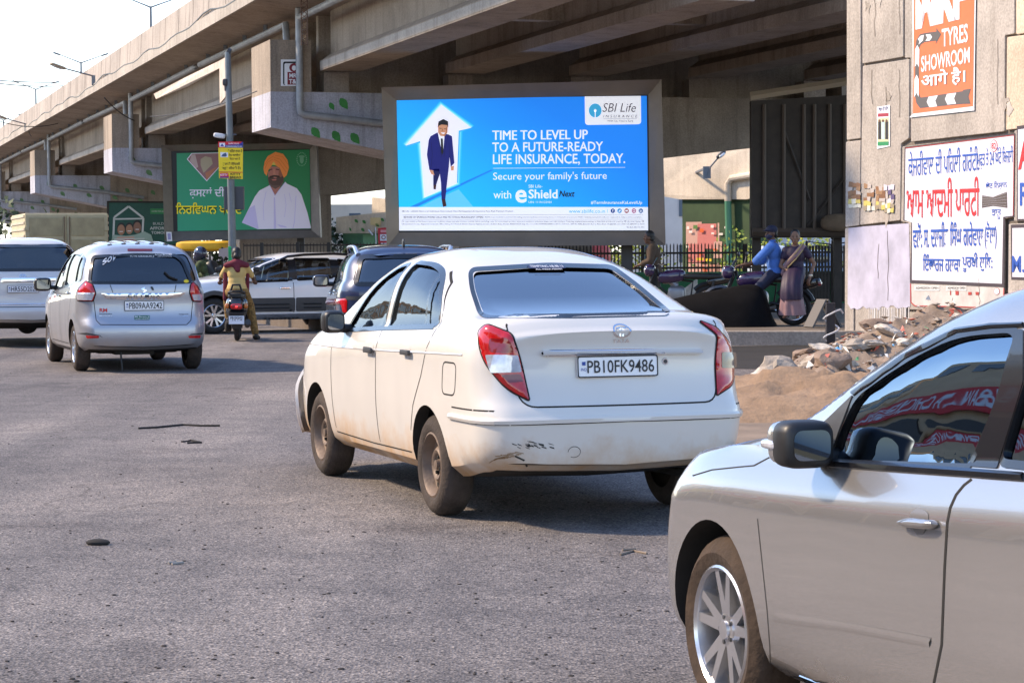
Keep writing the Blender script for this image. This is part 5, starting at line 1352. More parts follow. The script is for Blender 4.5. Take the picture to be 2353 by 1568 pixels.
def insurance_billboard():
    E_ = .30
    Y = 49.0; c = W(1202, 375, Y); root = empty('billboard', (c.x, Y + .2, 0), 0, 'large backlit blue life insurance billboard in a brown metal frame under the flyover', 'billboard')
    art = Art((0, Y, 3), (0, -1, 0), .004)
    fm = mat('brown metal frame', (.26, .21, .165), .45, .35, var=.12, vscale=1.5)
    frame_board('frame', art, [(878, 203), (1517, 185), (1527, 563), (890, 567)], [(911, 231), (1489, 218), (1492, 532), (916, 534)], fm, root)
    blue = gradient_mat('blue print', [(.0, hx('10CCFF')), (.4, hx('08B4FF')), (.75, hx('0896FF')), (1, hx('0688FF'))], E_)
    wh = cmat('F0F2FC', .4, E_); z = zconv(1060, 220, 2.94125)
    zz = lambda pts: [z(*p) for p in pts]
    art.poly(zz([(130, 165), (2180, 140), (2190, 1050), (150, 1050)]), blue, 2, 'poster')
    art.poly(zz([(150, 1050), (2190, 1048), (2192, 1240), (152, 1242)]), wh, 2, 'poster')
    gap = M['black']; art.poly([(905, 226), (1496, 213), (1499, 537), (910, 540)], gap, 1, 'backing')
    # glow rings round the arrow, then the arrow
    arrow = [(497, 215), (740, 402), (640, 425), (625, 855), (360, 970), (325, 510), (205, 548)]
    for k, (g, col) in enumerate(((30, '18BCFB'), (24, '3AC8FB'), (18, '64D6FC'), (12, '92E3FD'), (6, 'C4F0FE'))):
        art.poly(grow(zz(arrow), g / 3.2), cmat(col, .4, E_), 3 + k * .35, 'poster')
    art.poly(zz(arrow), cmat('F2F0FC', .4, E_), 5, 'poster')
    art.poly(zz([(740, 402), (640, 425), (625, 855), (634, 850), (650, 436)]), cmat('39B2EE', .4, E_), 6, 'poster'); art.poly(zz([(205, 548), (325, 510), (326, 524), (208, 560)]), cmat('39B2EE', .4, E_), 6, 'poster')
    art.poly(zz([(240, 1048), (900, 745), (930, 745), (300, 1048)]), cmat('0B84E0', .4, E_), 3, 'poster'); art.poly(zz([(420, 1000), (640, 905), (760, 1048), (330, 1048)]), cmat('5FCBF6', .4, E_), 4, 'poster')
    suit = cmat('16196E', .5, E_); suit2 = cmat('0E1150', .5, E_); skin = cmat('C98F6E', .5, E_); hair = cmat('17181F', .5, E_); shoe = cmat('3B1A1E', .5, E_)
    art.poly(zz([(410, 470), (465, 440), (555, 455), (585, 470), (605, 690), (575, 720), (565, 640), (560, 720), (500, 760), (430, 750), (400, 745), (380, 620), (395, 500)]), suit, 7, 'poster')
    art.poly(zz([(432, 740), (500, 735), (478, 800), (455, 870), (432, 865)]), suit2, 7, 'poster'); art.poly(zz([(480, 735), (560, 715), (545, 850), (530, 990), (500, 990), (495, 850)]), suit, 8, 'poster')
    art.poly(zz([(432, 865), (457, 870), (452, 905), (435, 905)]), shoe, 8, 'poster'); art.poly(zz([(500, 985), (530, 985), (540, 1040), (512, 1050)]), shoe, 9, 'poster')
    art.poly(zz([(468, 440), (525, 455), (512, 610), (495, 560)]), wh, 8, 'poster'); art.poly(zz([(493, 488), (510, 490), (516, 600), (505, 625), (496, 600)]), hair, 9, 'poster')
    art.poly(zz([(470, 365), (552, 365), (547, 440), (525, 472), (490, 468), (472, 440)]), skin, 9, 'poster'); art.poly(zz([(468, 400), (475, 350), (515, 330), (553, 350), (555, 400), (545, 380), (500, 375), (478, 385)]), hair, 10, 'poster')
    art.poly(zz([(495, 440), (530, 442), (520, 452), (503, 450)]), wh, 10, 'poster'); art.line(zz([(480, 405), (500, 408)]), 1.2, hair, 10, 'poster'); art.line(zz([(520, 410), (540, 412)]), 1.2, hair, 10, 'poster'); sh_ = cmat('A8714F', .5, E_); art.poly(zz([(508, 400), (514, 428), (500, 428)]), sh_, 10, 'poster'); art.poly(zz([(535, 400), (550, 390), (547, 440), (526, 470), (520, 462), (538, 440)]), sh_, 9.5, 'poster'); art.line(zz([(465, 445), (480, 520), (500, 640)]), .9, suit2, 9, 'poster'); art.line(zz([(555, 457), (535, 540), (520, 640)]), .9, suit2, 9, 'poster'); art.line(zz([(412, 520), (425, 620), (410, 740)]), .8, suit2, 9, 'poster'); art.line(zz([(560, 520), (566, 640)]), .8, suit2, 9, 'poster')
    art.poly(zz([(400, 745), (430, 750), (442, 790), (415, 780)]), skin, 8, 'poster'); art.poly(zz([(575, 718), (602, 712), (598, 750), (578, 752)]), skin, 8, 'poster')
    # logo panel
    art.poly(rpoly([z(1672, 145) + (1,), z(2132, 140) + (1,), z(2134, 372) + (8,), z(1675, 378) + (8,)], 5), wh, 3, 'poster')
    cy = cmat('35A8DC', .4, E_); x, y = z(1758, 260); art.ell(x, y, 14.6, 16, cy, 4, 'poster'); art.ell(x, y, 3.2, 3.4, wh, 5, 'poster', 14); art.rect(x - 1.1, y, x + 1.1, y + 16.4, wh, 5, 'poster')
    dk = cmat('4A3F4A', .5, E_ * .6)
    T = lambda s, a, b, c_, d, m, **k: art.text(s, *z(a, b), *z(c_, d), m, **k)
    T('SBI Life', 1815, 200, 2085, 272, dk, layer=5, ital=.22, bold=-.005); T('I N S U R A N C E', 1824, 296, 2100, 318, dk, layer=5, ital=.2); art.rect(*z(1824, 326), *z(2100, 328), dk, 5, 'poster'); T("With Us, You're Sure", 1856, 336, 2068, 356, dk, layer=5)
    [T('TIME TO LEVEL UP', 915 + d, 424, 1694 + d, 502, wh, layer=5 + d * .1, sk0=-2.2) for d in (0, 2, 4)]; T('TO A FUTURE-READY', 915, 521, 1822, 600, wh, layer=5, bold=.012, sk0=-2.2); T('LIFE INSURANCE, TODAY.', 920, 618, 2003, 712, wh, layer=5, bold=.012, sk0=-2.2)
    art.rect(*z(922, 731), *z(2003, 734), wh, 5, 'poster', -2)
    T("Secure your family's future", 922, 766, 1853, 846, wh, layer=5, sk0=-2); T('with', 925, 915, 1070, 980, wh, layer=5); T('SBI Life-', 1212, 866, 1325, 892, wh, layer=5)
    T('e', 1104, 908, 1198, 1015, wh, layer=5, bold=.02); T('Shield', 1212, 905, 1450, 980, wh, layer=5, bold=.02); T('Next', 1462, 915, 1585, 966, M['ink'], layer=5, bold=.02, ital=.2); T('UIN: 111N132V01', 1212, 1000, 1400, 1018, wh, layer=5)
    T('#TermInsuranceKaLevelUp', 1722, 1000, 2142, 1032, wh, layer=5, bold=.012)
    g = cmat('55505E', .5, .1); T('www.sbilife.co.in', 1542, 1066, 1838, 1098, cy, layer=5); art.rect(*z(1858, 1066), *z(1861, 1098), cy, 5)
    T('SBI Life - eShield Next is an Individual, Non-Linked, Non-Participating Life Insurance Pure Risk Premium Product', 174, 1076, 1087, 1094, g, layer=5)
    T('BEWARE OF SPURIOUS PHONE CALLS AND FICTITIOUS /FRAUDULENT OFFERS:', 190, 1124, 845, 1140, g, layer=5, bold=.01); T('IRDAI is not involved in activities like selling insurance policies, announcing bonus or investment of premiums. Public receiving such phone calls are requested to lodge a police complaint.', 855, 1126, 2140, 1140, g, layer=5)
    for a, b in (((176, 1114), (2152, 1112)), ((176, 1152), (2152, 1150))): art.line([z(*a), z(*b)], .5, g, 5)
    T('For more details on Risk factors, terms and conditions, please read sales brochure carefully before concluding a sale. For more details on riders, terms and conditions, exclusions, please read rider brochure. Trade logo displayed above belongs to State Bank of India and is used by SBI Life under license. SBI', 176, 1160, 2158, 1176, g, layer=5)
    T("Life Insurance Co. Ltd., Registered Corporate Office: Natraj, M. V Road & Western Express Highway Junction, Andheri (East), Mumbai 400069 IRDAI Regn No. 111 | CIN L99999MH2000PLC129113 | Toll Free: 1800 267 9090 (Between 9am to 9pm). Email: info@sbilife.co.in | SMS 'CELEBRATE' to 56161", 176, 1182, 2160, 1197, g, layer=5)
    T('DG 46-01-08-21 H1 ENG', 2016, 1208, 2158, 1220, g, layer=5)
    for cx, col, tx in ((1902, '274E9E', 'f'), (1957, '2AA3E0', ''), (2015, 'A8141C', ''), (2075, 'B8307A', ''), (2132, '1B62A8', 'in')):
        x, y = z(cx, 1080); art.ell(x, y, 5, 5.3, cmat(col, .5, .15), 4, 'poster', 18)
        if tx: art.text(tx, x - (1.3 if tx == 'f' else 2.6), y - 3.2, x + (1.6 if tx == 'f' else 2.6), y + 3, wh, 5, .02)
        elif cx == 1957: art.poly([(x - 3, y + 1.5), (x - .5, y - 1), (x + 1.5, y - 2.6), (x + 3, y - 1), (x + 1, y + 2.5), (x - 1, y + 2.8)], wh, 5, 'poster')
        elif cx == 2015: art.rect(x - 3, y - 2, x + 3, y + 2, wh, 5, 'poster')
        else: art.poly(rpoly([(x - 2.8, y - 2.8), (x + 2.8, y - 2.8), (x + 2.8, y + 2.8), (x - 2.8, y + 2.8)], 1), wh, 5, 'poster'); art.ell(x, y, 1.8, 1.8, cmat(col, .5, .15), 6, 'poster', 12)
    art.build(root)
    mb = MB()
    for x in (960, 1440): p = W(x, 560, Y + .3); mb = MB(); mb.box((p.x, Y + .42, 1.6), (.22, .22, 3.2)); adopt(mb.build('post', M['darkgrey']), root)
    mb = MB(); art2 = [art.pt(1325, 189.5, 0) + art.n * .285, art.pt(1326.5, 189.5, 0) + art.n * .285]
    for x, a, b in ((1325, 189, 217), (1344, 533, 566)):
        mb.add([art.pt(x, a, 0) + art.n * (.284 if a < 300 else .04), art.pt(x + 1.2, a, 0) + art.n * (.284 if a < 300 else .04), art.pt(x + 1.2, b, 0) + art.n * (.03 if a < 300 else .284), art.pt(x, b, 0) + art.n * (.03 if a < 300 else .284)], [(0, 1, 2, 3)])
    return root

def crop_billboard():
    Y = 80.0; c = W(560, 440, Y); root = empty('billboard', (c.x, Y + .2, 0), 0, 'green billboard with a turbaned man in a white shirt beside Punjabi lettering', 'billboard')
    art = Art((0, Y, 3), (0, -1, 0), .006); z = zconv(440, 380, 4.706); zz = lambda p: [z(*q) for q in p]
    fm = mat('grey metal frame', (.22, .195, .175), .5, .3, var=.12)
    frame_board('frame', art, zz([(60, 120), (2085, 90), (2140, 1325), (105, 1372)]), zz([(175, 195), (1990, 165), (2012, 1225), (205, 1245)]), fm, root, .3)
    art.poly(zz([(170, 192), (1995, 162), (2016, 1228), (200, 1248)]), M['black'], 1, 'backing')
    e = .06; gm = gradient_mat('green print', [(0, hx('2A9A78')), (.5, hx('249068')), (1, hx('22804E'))], e)
    art.poly(zz([(245, 222), (1985, 172), (2005, 1210), (258, 1240)]), gm, 2, 'poster')
    wh = cmat('E4E0F4', .5, e); lv = cmat('C9C2EE', .5, e)
    art.poly(zz([(378, 300), (440, 222), (880, 212), (900, 300), (640, 590)]), wh, 3, 'poster'); art.poly(zz([(392, 300), (447, 230), (872, 220), (888, 300), (640, 575)]), cmat('8F6E72', .6, e), 4, 'poster')
    art.poly(zz([(560, 300), (620, 262), (700, 280), (720, 360), (600, 480), (560, 380)]), cmat('A9A08C', .6, e), 5, 'poster'); art.poly(zz([(440, 240), (490, 240), (530, 400), (500, 420), (420, 320)]), cmat('B9A7A6', .6, e), 5, 'poster'); art.poly(zz([(620, 480), (790, 390), (640, 572)]), cmat('B07860', .6, e), 5, 'poster')
    T = lambda s, a, b, c_, d, m, **k: art.text(s, *z(a, b), *z(c_, d), m, **k)
    T('ਫ਼ਸਲਾਂ ਦੀ', 415, 660, 870, 815, wh, layer=4, bold=.012)
    yl = cmat('F5E51E', .5, e); T('ਿਨਰਿਵਘਨ ਖਰੀਦ', 240, 870, 1105, 1036, cmat('1E2A18', .6), layer=4, bold=.04); T('ਿਨਰਿਵਘਨ ਖਰੀਦ', 236, 866, 1100, 1030, yl, layer=6, bold=.014)
    art.poly(zz([(1100, 1130), (1270, 790), (1330, 710), (1465, 640), (1500, 720), (1535, 775), (1570, 720), (1670, 595), (1690, 620), (1820, 680), (1880, 760), (1960, 1000), (2005, 1190), (2003, 1205), (1310, 1216)]), wh, 4, 'poster')
    art.poly(zz([(1100, 1130), (1200, 940), (1270, 900), (1320, 1216)]), lv, 5, 'poster'); art.poly(zz([(1520, 800), (1535, 800), (1550, 1212), (1520, 1212)]), lv, 5, 'poster'); art.poly(zz([(1560, 1150), (1680, 1180), (1690, 1195), (1600, 1185)]), lv, 5, 'poster'); art.line(zz([(1810, 780), (1790, 1120), (1770, 1205)]), 1.4, lv, 5, 'poster')
    sk = cmat('B5796E', .6, e); art.poly(zz([(1440, 460), (1640, 470), (1640, 600), (1570, 720), (1535, 770), (1500, 720), (1450, 600)]), sk, 5, 'poster')
    art.poly(zz([(1440, 540), (1480, 520), (1540, 555), (1590, 520), (1645, 490), (1650, 600), (1600, 650), (1530, 665), (1460, 640)]), cmat('5E4A45', .7, e), 6, 'poster'); art.poly(zz([(1490, 565), (1560, 562), (1545, 578), (1505, 578)]), cmat('C8776E', .6, e), 7, 'poster')
    art.poly(zz([(1460, 410), (1490, 395), (1570, 400), (1600, 430), (1580, 520), (1480, 520)]), sk, 6, 'poster'); art.line(zz([(1465, 440), (1500, 430)]), 2.2, cmat('4A3432', .7), 7, 'poster'); art.line(zz([(1545, 430), (1590, 440)]), 2.2, cmat('4A3432', .7), 7, 'poster'); art.poly(zz([(1515, 430), (1530, 430), (1545, 510), (1510, 510)]), cmat('C48878', .6, e), 7, 'poster')
    og = cmat('F0914A', .6, e); art.poly(zz([(1385, 420), (1400, 330), (1440, 260), (1540, 205), (1640, 230), (1700, 310), (1718, 410), (1690, 510), (1650, 545), (1600, 420), (1540, 380), (1500, 375), (1450, 440), (1425, 520), (1395, 480)]), og, 8, 'poster')
    dk = cmat('CF7E30', .6, e)
    for p in ([(1520, 280), (1600, 300), (1700, 430)], [(1520, 300), (1590, 340), (1680, 470)], [(1510, 300), (1440, 340), (1400, 430)], [(1520, 260), (1450, 300), (1395, 380)], [(1540, 250), (1640, 270), (1705, 370)]): art.line(zz(p), .9, dk, 9, 'poster')
    art.poly(zz([(1590, 430), (1640, 440), (1640, 520), (1600, 540), (1580, 500)]), cmat('96604F', .6, e), 7, 'poster'); art.poly(zz([(1470, 520), (1520, 508), (1590, 515), (1605, 545), (1530, 530), (1470, 548)]), cmat('453632', .7, e), 8, 'poster'); art.poly(zz([(1450, 600), (1500, 640), (1600, 640), (1640, 590), (1630, 640), (1540, 690), (1470, 650)]), cmat('6E5A54', .7, e), 7, 'poster'); art.line(zz([(1465, 640), (1535, 778), (1600, 690), (1672, 598)]), 1.2, lv, 8, 'poster'); art.line(zz([(1420, 720), (1380, 900), (1390, 1100)]), 1.0, lv, 6, 'poster'); art.line(zz([(1660, 760), (1680, 900), (1660, 1060)]), .9, lv, 6, 'poster'); art.line(zz([(1720, 740), (1750, 860)]), .9, lv, 6, 'poster')
    art.poly(zz([(1490, 375), (1520, 330), (1550, 380)]), cmat('D8C060', .6, e), 9, 'poster')
    pale = cmat('6FA888', .6, e); x, y = z(1885, 300)
    for k in range(20):
        a0, a1 = k * 18, k * 18 + 11; art.line([(x + 11 * math.cos(R(a)), y + 15 * math.sin(R(a))) for a in (a0, a1)], 2.4, pale, 4, 'poster')
    art.ell(x, y + 1, 4.5, 9, pale, 4, 'poster'); art.ell(x, y - 6, 7, 3, pale, 4, 'poster')
    art.build(root)
    for x in (430, 690): p = W(x, 540, Y + .35); mb = MB(); mb.box((p.x, Y + .48, 1.5), (.25, .25, 3.0)); adopt(mb.build('post', M['darkgrey']), root)
    # small paper pasted on the frame
    a2 = Art((0, Y - .31, 3), (0, -1, 0), .004); a2.poly(zz([(108, 1252), (178, 1252), (188, 1372), (118, 1376)]), M['white'], 1, 'paper'); a2.poly(zz([(125, 1270), (165, 1268), (170, 1350), (132, 1352)]), cmat('9A9AC8'), 2, 'paper'); a2.build(root)

def housing_billboard():
    Y = 108.0; c = W(330, 520, Y); root = empty('billboard', (c.x, Y + .2, 0), 0, 'dark green billboard with a white house outline and a smiling family, partly hidden', 'billboard')
    art = Art((0, Y, 3), (0, -1, 0), .008); z = zconv(0, 475, 3.3); zz = lambda p: [z(*q) for q in p]
    frame_board('frame', art, zz([(985, 280), (1800, 285), (1800, 700), (985, 690)]), zz([(1003, 296), (1785, 300), (1785, 680), (1003, 672)]), mat('black sign frame', (.03, .03, .03), .5), root, .1)
    e = .03; gm = cmat('1E4A3E', .6, e, .15); art.poly(zz([(1003, 296), (1785, 300), (1785, 680), (1003, 672)]), gm, 2, 'poster')
    wh = cmat('B9BCB8', .6, e)
    art.line(zz([(1040, 668), (1050, 430), (1183, 330), (1318, 436), (1310, 580)]), 4.6, wh, 3, 'poster'); art.line(zz([(1050, 446), (1315, 442)]), 3.4, wh, 3, 'poster'); art.line(zz([(1050, 632), (1330, 626)]), 3.0, wh, 6, 'poster')
    for x, y, rx, ry, c_, hair in ((1115, 545, 36, 52, 'A5785A', '2A2624'), (1190, 540, 34, 48, 'A87C5E', '2A2624'), (1263, 525, 38, 55, '8C6450', '241F1E')):
        a, b = z(x, y); art.ell(a, b - 3, rx / 4 + 1, ry / 4 + 1, cmat(hair), 4, 'poster'); art.ell(a, b, rx / 4 - .6, ry / 4 - 1, cmat(c_), 5, 'poster'); art.line([(a - 4, b + 4), (a + 4, b + 4)], 1.6, cmat('E8E4E0'), 6, 'poster')
    art.poly(zz([(1020, 660), (1040, 590), (1100, 595), (1160, 600), (1240, 590), (1330, 560), (1390, 590), (1415, 668)]), cmat('8FA396', .6, e), 4, 'poster'); art.poly(zz([(1055, 660), (1080, 610), (1230, 605), (1260, 660)]), cmat('B89684', .6, e), 5, 'poster'); art.rect(*z(1150, 636), *z(1230, 664), cmat('A02028'), 6, 'poster')
    T = lambda s, a, b, c_, d, m, **k: art.text(s, *z(a, b), *z(c_, d), m, **k)
    T('BUILDING', 1408, 476, 1570, 500, wh, layer=4); T('AFFORDABLE', 1378, 516, 1640, 544, wh, layer=4, bold=.02); T('TOMORROW', 1392, 558, 1620, 584, wh, layer=4, bold=.02); art.rect(*z(1382, 350), *z(1520, 400), cmat('2E7A46', .6, e), 3, 'poster'); T('HOMES FOR ALL', 1395, 368, 1510, 382, wh, layer=4)
    art.build(root)
    for x in (290, 400): p = W(x, 560, Y + .3); mb = MB(); mb.box((p.x, Y + .42, 1.2), (.2, .2, 2.4)); adopt(mb.build('post', M['darkgrey']), root)

def dark_boards():
    # back of a hoarding on the right, seen in shade
    Y = 50.0; c = W(1850, 380, Y); root = empty('billboard', (c.x, Y + .1, 0), 0, 'unlit back of a large dark hoarding with ribs, left of the poster wall', 'billboard')
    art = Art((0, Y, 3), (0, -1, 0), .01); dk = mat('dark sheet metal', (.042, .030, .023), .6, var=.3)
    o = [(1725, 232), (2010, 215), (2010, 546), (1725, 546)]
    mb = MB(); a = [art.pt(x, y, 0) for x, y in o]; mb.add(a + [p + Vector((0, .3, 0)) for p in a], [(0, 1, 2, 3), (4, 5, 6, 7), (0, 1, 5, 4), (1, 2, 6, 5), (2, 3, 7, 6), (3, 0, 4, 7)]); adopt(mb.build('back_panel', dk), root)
    for x in (1755, 1800, 1846, 1870, 1905, 1940): a, b = art.pt(x, 240, 6), art.pt(x, 540, 6); mb = MB(); mb.tube([a, b], .045, 6); adopt(mb.build('rib', mat('brown steel rib', (.11, .08, .06), .6)), root)
    for p in ((1855, 520, 1945, 400), (1800, 300, 1860, 460)): mb = MB(); mb.tube([art.pt(p[0], p[1], 5), art.pt(p[2], p[3], 5)], .035, 6); adopt(mb.build('brace', dk), root)
    mb = MB(); mb.tube([art.pt(1722, 222, 12), art.pt(2012, 178, 12)], .09, 4); adopt(mb.build('top_rail', mat('pale painted steel', (.52, .42, .30), .5)), root)  # pale strip added for the sunlit flange of the far girder
    mb = MB(); mb.tube([art.pt(1727, 533, 8), art.pt(2010, 533, 8)], .09, 4); adopt(mb.build('bottom_rail', mat('brown steel rib', (.11, .08, .06), .6)), root)
    for x in (1742, 1930): p = art.pt(x, 540, 0); mb = MB(); mb.box((p.x, Y + .45, 1.1), (.18, .18, 2.4)); adopt(mb.build('post', dk), root)
    mb = MB(); superell(mb, art.pt(1925, 512, 20), (.42, .14, .20), .8); tag(mb.build('sack', mat('jute sack', (.16, .11, .07), .9, var=.3), smooth=True), 'brown sack lodged at the foot of the dark hoarding', 'sack')
    # small unlit sign hanging under the flyover
    Y = 90; art = Art((0, Y, 3), (0, -1, 0), .01); c = W(790, 405, Y); root = empty('hanging_sign', (c.x, Y, c.z), 0, 'small unlit black sign hanging under the flyover between the two big billboards', 'sign')
    a = [art.pt(x, y, 0) for x, y in ((738, 386), (846, 386), (846, 428), (738, 428))]; mb = MB(); mb.add(a + [p + Vector((0, .2, 0)) for p in a], [(0, 1, 2, 3), (4, 5, 6, 7), (0, 1, 5, 4), (1, 2, 6, 5), (2, 3, 7, 6), (3, 0, 4, 7)]); adopt(mb.build('panel', mat('unlit black sign', (.006, .006, .009), .5)), root)
    art.text('ON HOMES', 760, 402, 832, 418, mat('dim sign lettering', (.05, .05, .055), .6), 2); art.build(root)
    for x in (760, 825): p = art.pt(x, 386, 0); mb = MB(); mb.tube([p + Vector((0, .1, 0)), (p.x, p.y + .1, 5.9)], .03, 6); adopt(mb.build('hanger', M['black']), root)

def poster_wall():
    p0 = Vector((5.38, 36.3, 0)); d = Vector((math.sin(.32), -math.cos(.32), 0)); n = Vector((-math.cos(.32), -math.sin(.32), 0))
    root = empty('retaining_wall', p0, 0, 'concrete panel retaining wall covered in posters and painted Punjabi lettering', 'wall')
    mb = MB(); L = 14; a = [p0, p0 + d * L, p0 + d * L - n * 1.2, p0 - n * 1.2]
    mb.prism([(v.x, v.y) for v in a], lambda x, y: (x, y, 0), (0, 0, 8.6)); adopt(mb.build('wall', concrete('wall joint concrete', (.17, .14, .115), .5)), root)
    art = Art(p0, n, .003)
    def panel(poly, m=CONC_W, thick=.05):
        pts = rpoly([p for p in poly], 2.5, 3); f = [onplane(x, y, p0, art.n) + art.n * thick for x, y in pts]; b = [v - art.n * thick for v in f]; k = len(f)
        mb = MB(); mb.add(f + b, [tuple(range(k))] + [(i, (i + 1) % k, k + (i + 1) % k, k + i) for i in range(k)]); o = adopt(mb.build('wall_panel', m), root)
        bv = o.modifiers.new('bevel', 'BEVEL'); bv.width = .012; bv.segments = 2; bv.limit_method = 'ANGLE'; return o
    warm = concrete('sunlit ochre panel', (.58, .47, .35), .4, (.4, .3, .2), vs=.8)  # sunlight on the right-hand panels put into a warmer, paler concrete
    panel([(1951, -120), (1983, -124), (1983, 318), (1951, 322)])
    panel([(1949, 326), (1983, 322), (1980, 518), (1948, 522)])
    panel([(1987, -140), (2081, -152), (2081, 131), (1987, 147)]); panel([(1988, 152), (2095, 136), (2094, 318), (2076, 330), (2074, 506), (1982, 517)])
    panel([(2085, -150), (2337, -190), (2337, 78), (2315, 82), (2314, 302), (2099, 326), (2098, 133), (2085, 134)])
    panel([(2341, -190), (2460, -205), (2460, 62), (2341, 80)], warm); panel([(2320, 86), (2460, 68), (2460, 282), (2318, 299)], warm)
    panel([(2079, 337), (2332, 308), (2328, 500), (2311, 503), (2309, 710), (2092, 711), (2093, 512), (2076, 509)])
    panel([(2337, 300), (2460, 285), (2460, 506), (2336, 508)]); panel([(2324, 514), (2460, 510), (2460, 720), (2322, 716)])
    panel([(1947, 524), (1968, 522), (1966, 900), (1946, 900)]); panel([(1972, 522), (2089, 514), (2088, 900), (1970, 900)]); panel([(2092, 716), (2460, 725), (2460, 960), (2092, 930)], concrete('plinth concrete', (.36, .31, .25), .4))
    art = Art(p0 + n * .053, n, .003)
    # whitewashed patch
    wash = mat('whitewash', (.46, .44, .54), .8, var=.2, vscale=2.2); rg = random.Random(3)
    ed = [(1949, 524), (1985, 520), (2040, 516), (2088, 513), (2090, 600), (2091, 705)] + [(2088 - k * 7, 706 + rg.uniform(-5, 7)) for k in range(20)] + [(1947, 697), (1948, 600)]
    art.poly(ed, wash, 1, 'whitewash')
    drip = mat('paint drips', (.6, .58, .58), .8)
    for k in range(26): x = 1995 + k * 3.6 + rg.uniform(-2, 2); art.rect(x, 706, x + rg.uniform(.6, 2), 715 + rg.uniform(5, 60), drip, 1, 'paint_drip')
    for k in range(9):
        x, y = rg.choice(((2000, 40), (2030, 220), (2200, 60), (2290, 200), (2020, 420), (2030, 480), (1965, 480), (2300, 260))); x += rg.uniform(-25, 25); y += rg.uniform(-45, 45); n_ = 11; m_ = mat('old paste stain ' + str(k % 3), ((.47, .42, .37), (.37, .32, .275), (.33, .285, .24))[k % 3], .9, var=.2, vscale=6)
        art.poly([(x + rg.uniform(3, 11) * math.cos(6.283 * q / n_), y + rg.uniform(4, 26) * math.sin(6.283 * q / n_)) for q in range(n_)], m_, 1 + k * .06, 'stain')
    for x, y0, y1 in ((2010, -20, 85), (2067, -20, 80), (2003, 160, 240), (2066, 160, 270), (2035, 200, 300), (2292, 90, 240), (2040, 530, 690), (2018, 560, 640), (2250, 640, 700)):
        art.line([(x + rg.uniform(-2, 2), y0 + (y1 - y0) * q / 6) for q in range(7)], .9, mat('rain streak', (.12, .10, .085), .95), 2.2, 'stain')
    # painted party board
    z = zconv(2480, 350, 2.9597); zz = lambda p: [z(*q) for q in p]
    fr = mat('dark border paint', (.06, .045, .055), .7); rd = mat('red border paint', (.40, .05, .04), .7); wh = mat('white board paint', (.66, .65, .71), .7, var=.05)
    art.poly(zz([(118, 176), (1030, 62), (1022, 752), (945, 756), (938, 1330), (165, 1296), (172, 792), (108, 782)]), fr, 1, 'painted_board')
    art.poly(zz([(128, 192), (1022, 84), (1012, 742), (932, 752), (922, 1302), (180, 1272), (182, 800), (120, 778)]), wh, 2, 'painted_board')
    art.line(zz([(128, 186), (1022, 79)]), 1.6, rd, 3, 'painted_board'); art.line(zz([(1024, 84), (1015, 742)]), 1.5, rd, 3, 'painted_board')
    T = lambda s, a, b, c_, d_, m, **k: art.text(s, *z(a, b), *z(c_, d_), m, **k)
    bl = mat('blue sign paint', (.025, .09, .42), .6); red = mat('red sign paint', (.62, .025, .03), .6)
    T('ਕੇਜਰੀਵਾਲ ਦੀ ਪਿਹਲੀ ਗਰੰਟੀ.', 152, 215, 735, 420, bl, layer=4, sk0=-14); T('ਮੁਫ਼ਤ ਤੇ 24 ਘੰਟੇ ਿਬਜਲੀ', 720, 195, 1015, 365, bl, layer=4, sk0=-9)
    T('ਆਮ ਆਦਮੀ ਪਾਰਟੀ', 138, 440, 738, 762, red, layer=4, bold=.010, sk0=-6, sk1=-5)
    x, y = z(857, 166); art.ell(x, y, 8.3, 14, red, 3, 'painted_board'); art.ell(x, y, 7.2, 12.7, wh, 4, 'painted_board'); T('82', 840, 142, 876, 192, red, layer=5, bold=.01)
    T('ਚੋਣ ਿਨਸ਼ਾਨ', 790, 462, 965, 530, bl, layer=4, sk0=-3); T('ਝਾੜੂ', 838, 690, 915, 770, bl, layer=4)
    br = mat('broom paint', (.09, .07, .065), .7); art.poly(zz([(760, 575), (850, 588), (965, 545), (968, 678), (850, 662), (758, 678)]), br, 3, 'painted_board')
    for k in range(14): y0 = 585 + k * 6.5; art.line(zz([(762, y0), (850, 592 + k * 5), (964, 555 + k * 9)]), .35, wh if k % 3 == 0 else mat('broom straw paint', (.24, .2, .18), .7), 4, 'painted_board')
    T('ਵਲੋਂ: ਸ. ਦਲਜੀਤ', 190, 800, 480, 1010, bl, layer=4, sk0=-3, bold=.012); T('ਿਸੰਘ ਗਰੇਵਾਲ', 495, 790, 770, 990, bl, layer=4, bold=.012); T('(ਭੋਲਾ)', 782, 785, 880, 1015, bl, layer=4, bold=.01)
    T('ਇੰਚਾਰਜ ਹਲਕਾ', 272, 1055, 580, 1195, bl, layer=4, bold=.012, sk1=3); T('ਪੂਰਬੀ ਲੁਿਧ:', 598, 1045, 845, 1205, bl, layer=4, bold=.012, sk1=3)
    # faded board under it
    art.poly(zz([(170, 1305), (935, 1335), (930, 1470), (905, 1500), (200, 1480), (172, 1450)]), mat('faded whitewash', (.55, .51, .48), .85, var=.2, vscale=3), 1, 'faded_board'); art.line(zz([(168, 1300), (172, 1455), (205, 1485), (520, 1490), (900, 1505), (932, 1475), (938, 1340)]), 2.4, rd, 2, 'faded_board')
    for x0, w_ in ((495, 8), (540, 26), (645, 28), (706, 26)): art.rect(*z(x0, 1340 + (30 if x0 > 600 else 12)), *z(x0 + w_, 1395), rd, 3, 'faded_board')
    for x0, x1 in ((200, 410), (462, 632)): art.rect(*z(x0, 1318), *z(x1, 1362), mat('torn paper', (.62, .6, .58), .8), 3, 'torn_paper'); T('ADMISSION OPEN', x0 + 15, 1328, x1 - 10, 1346, M['darkgrey'], layer=4)
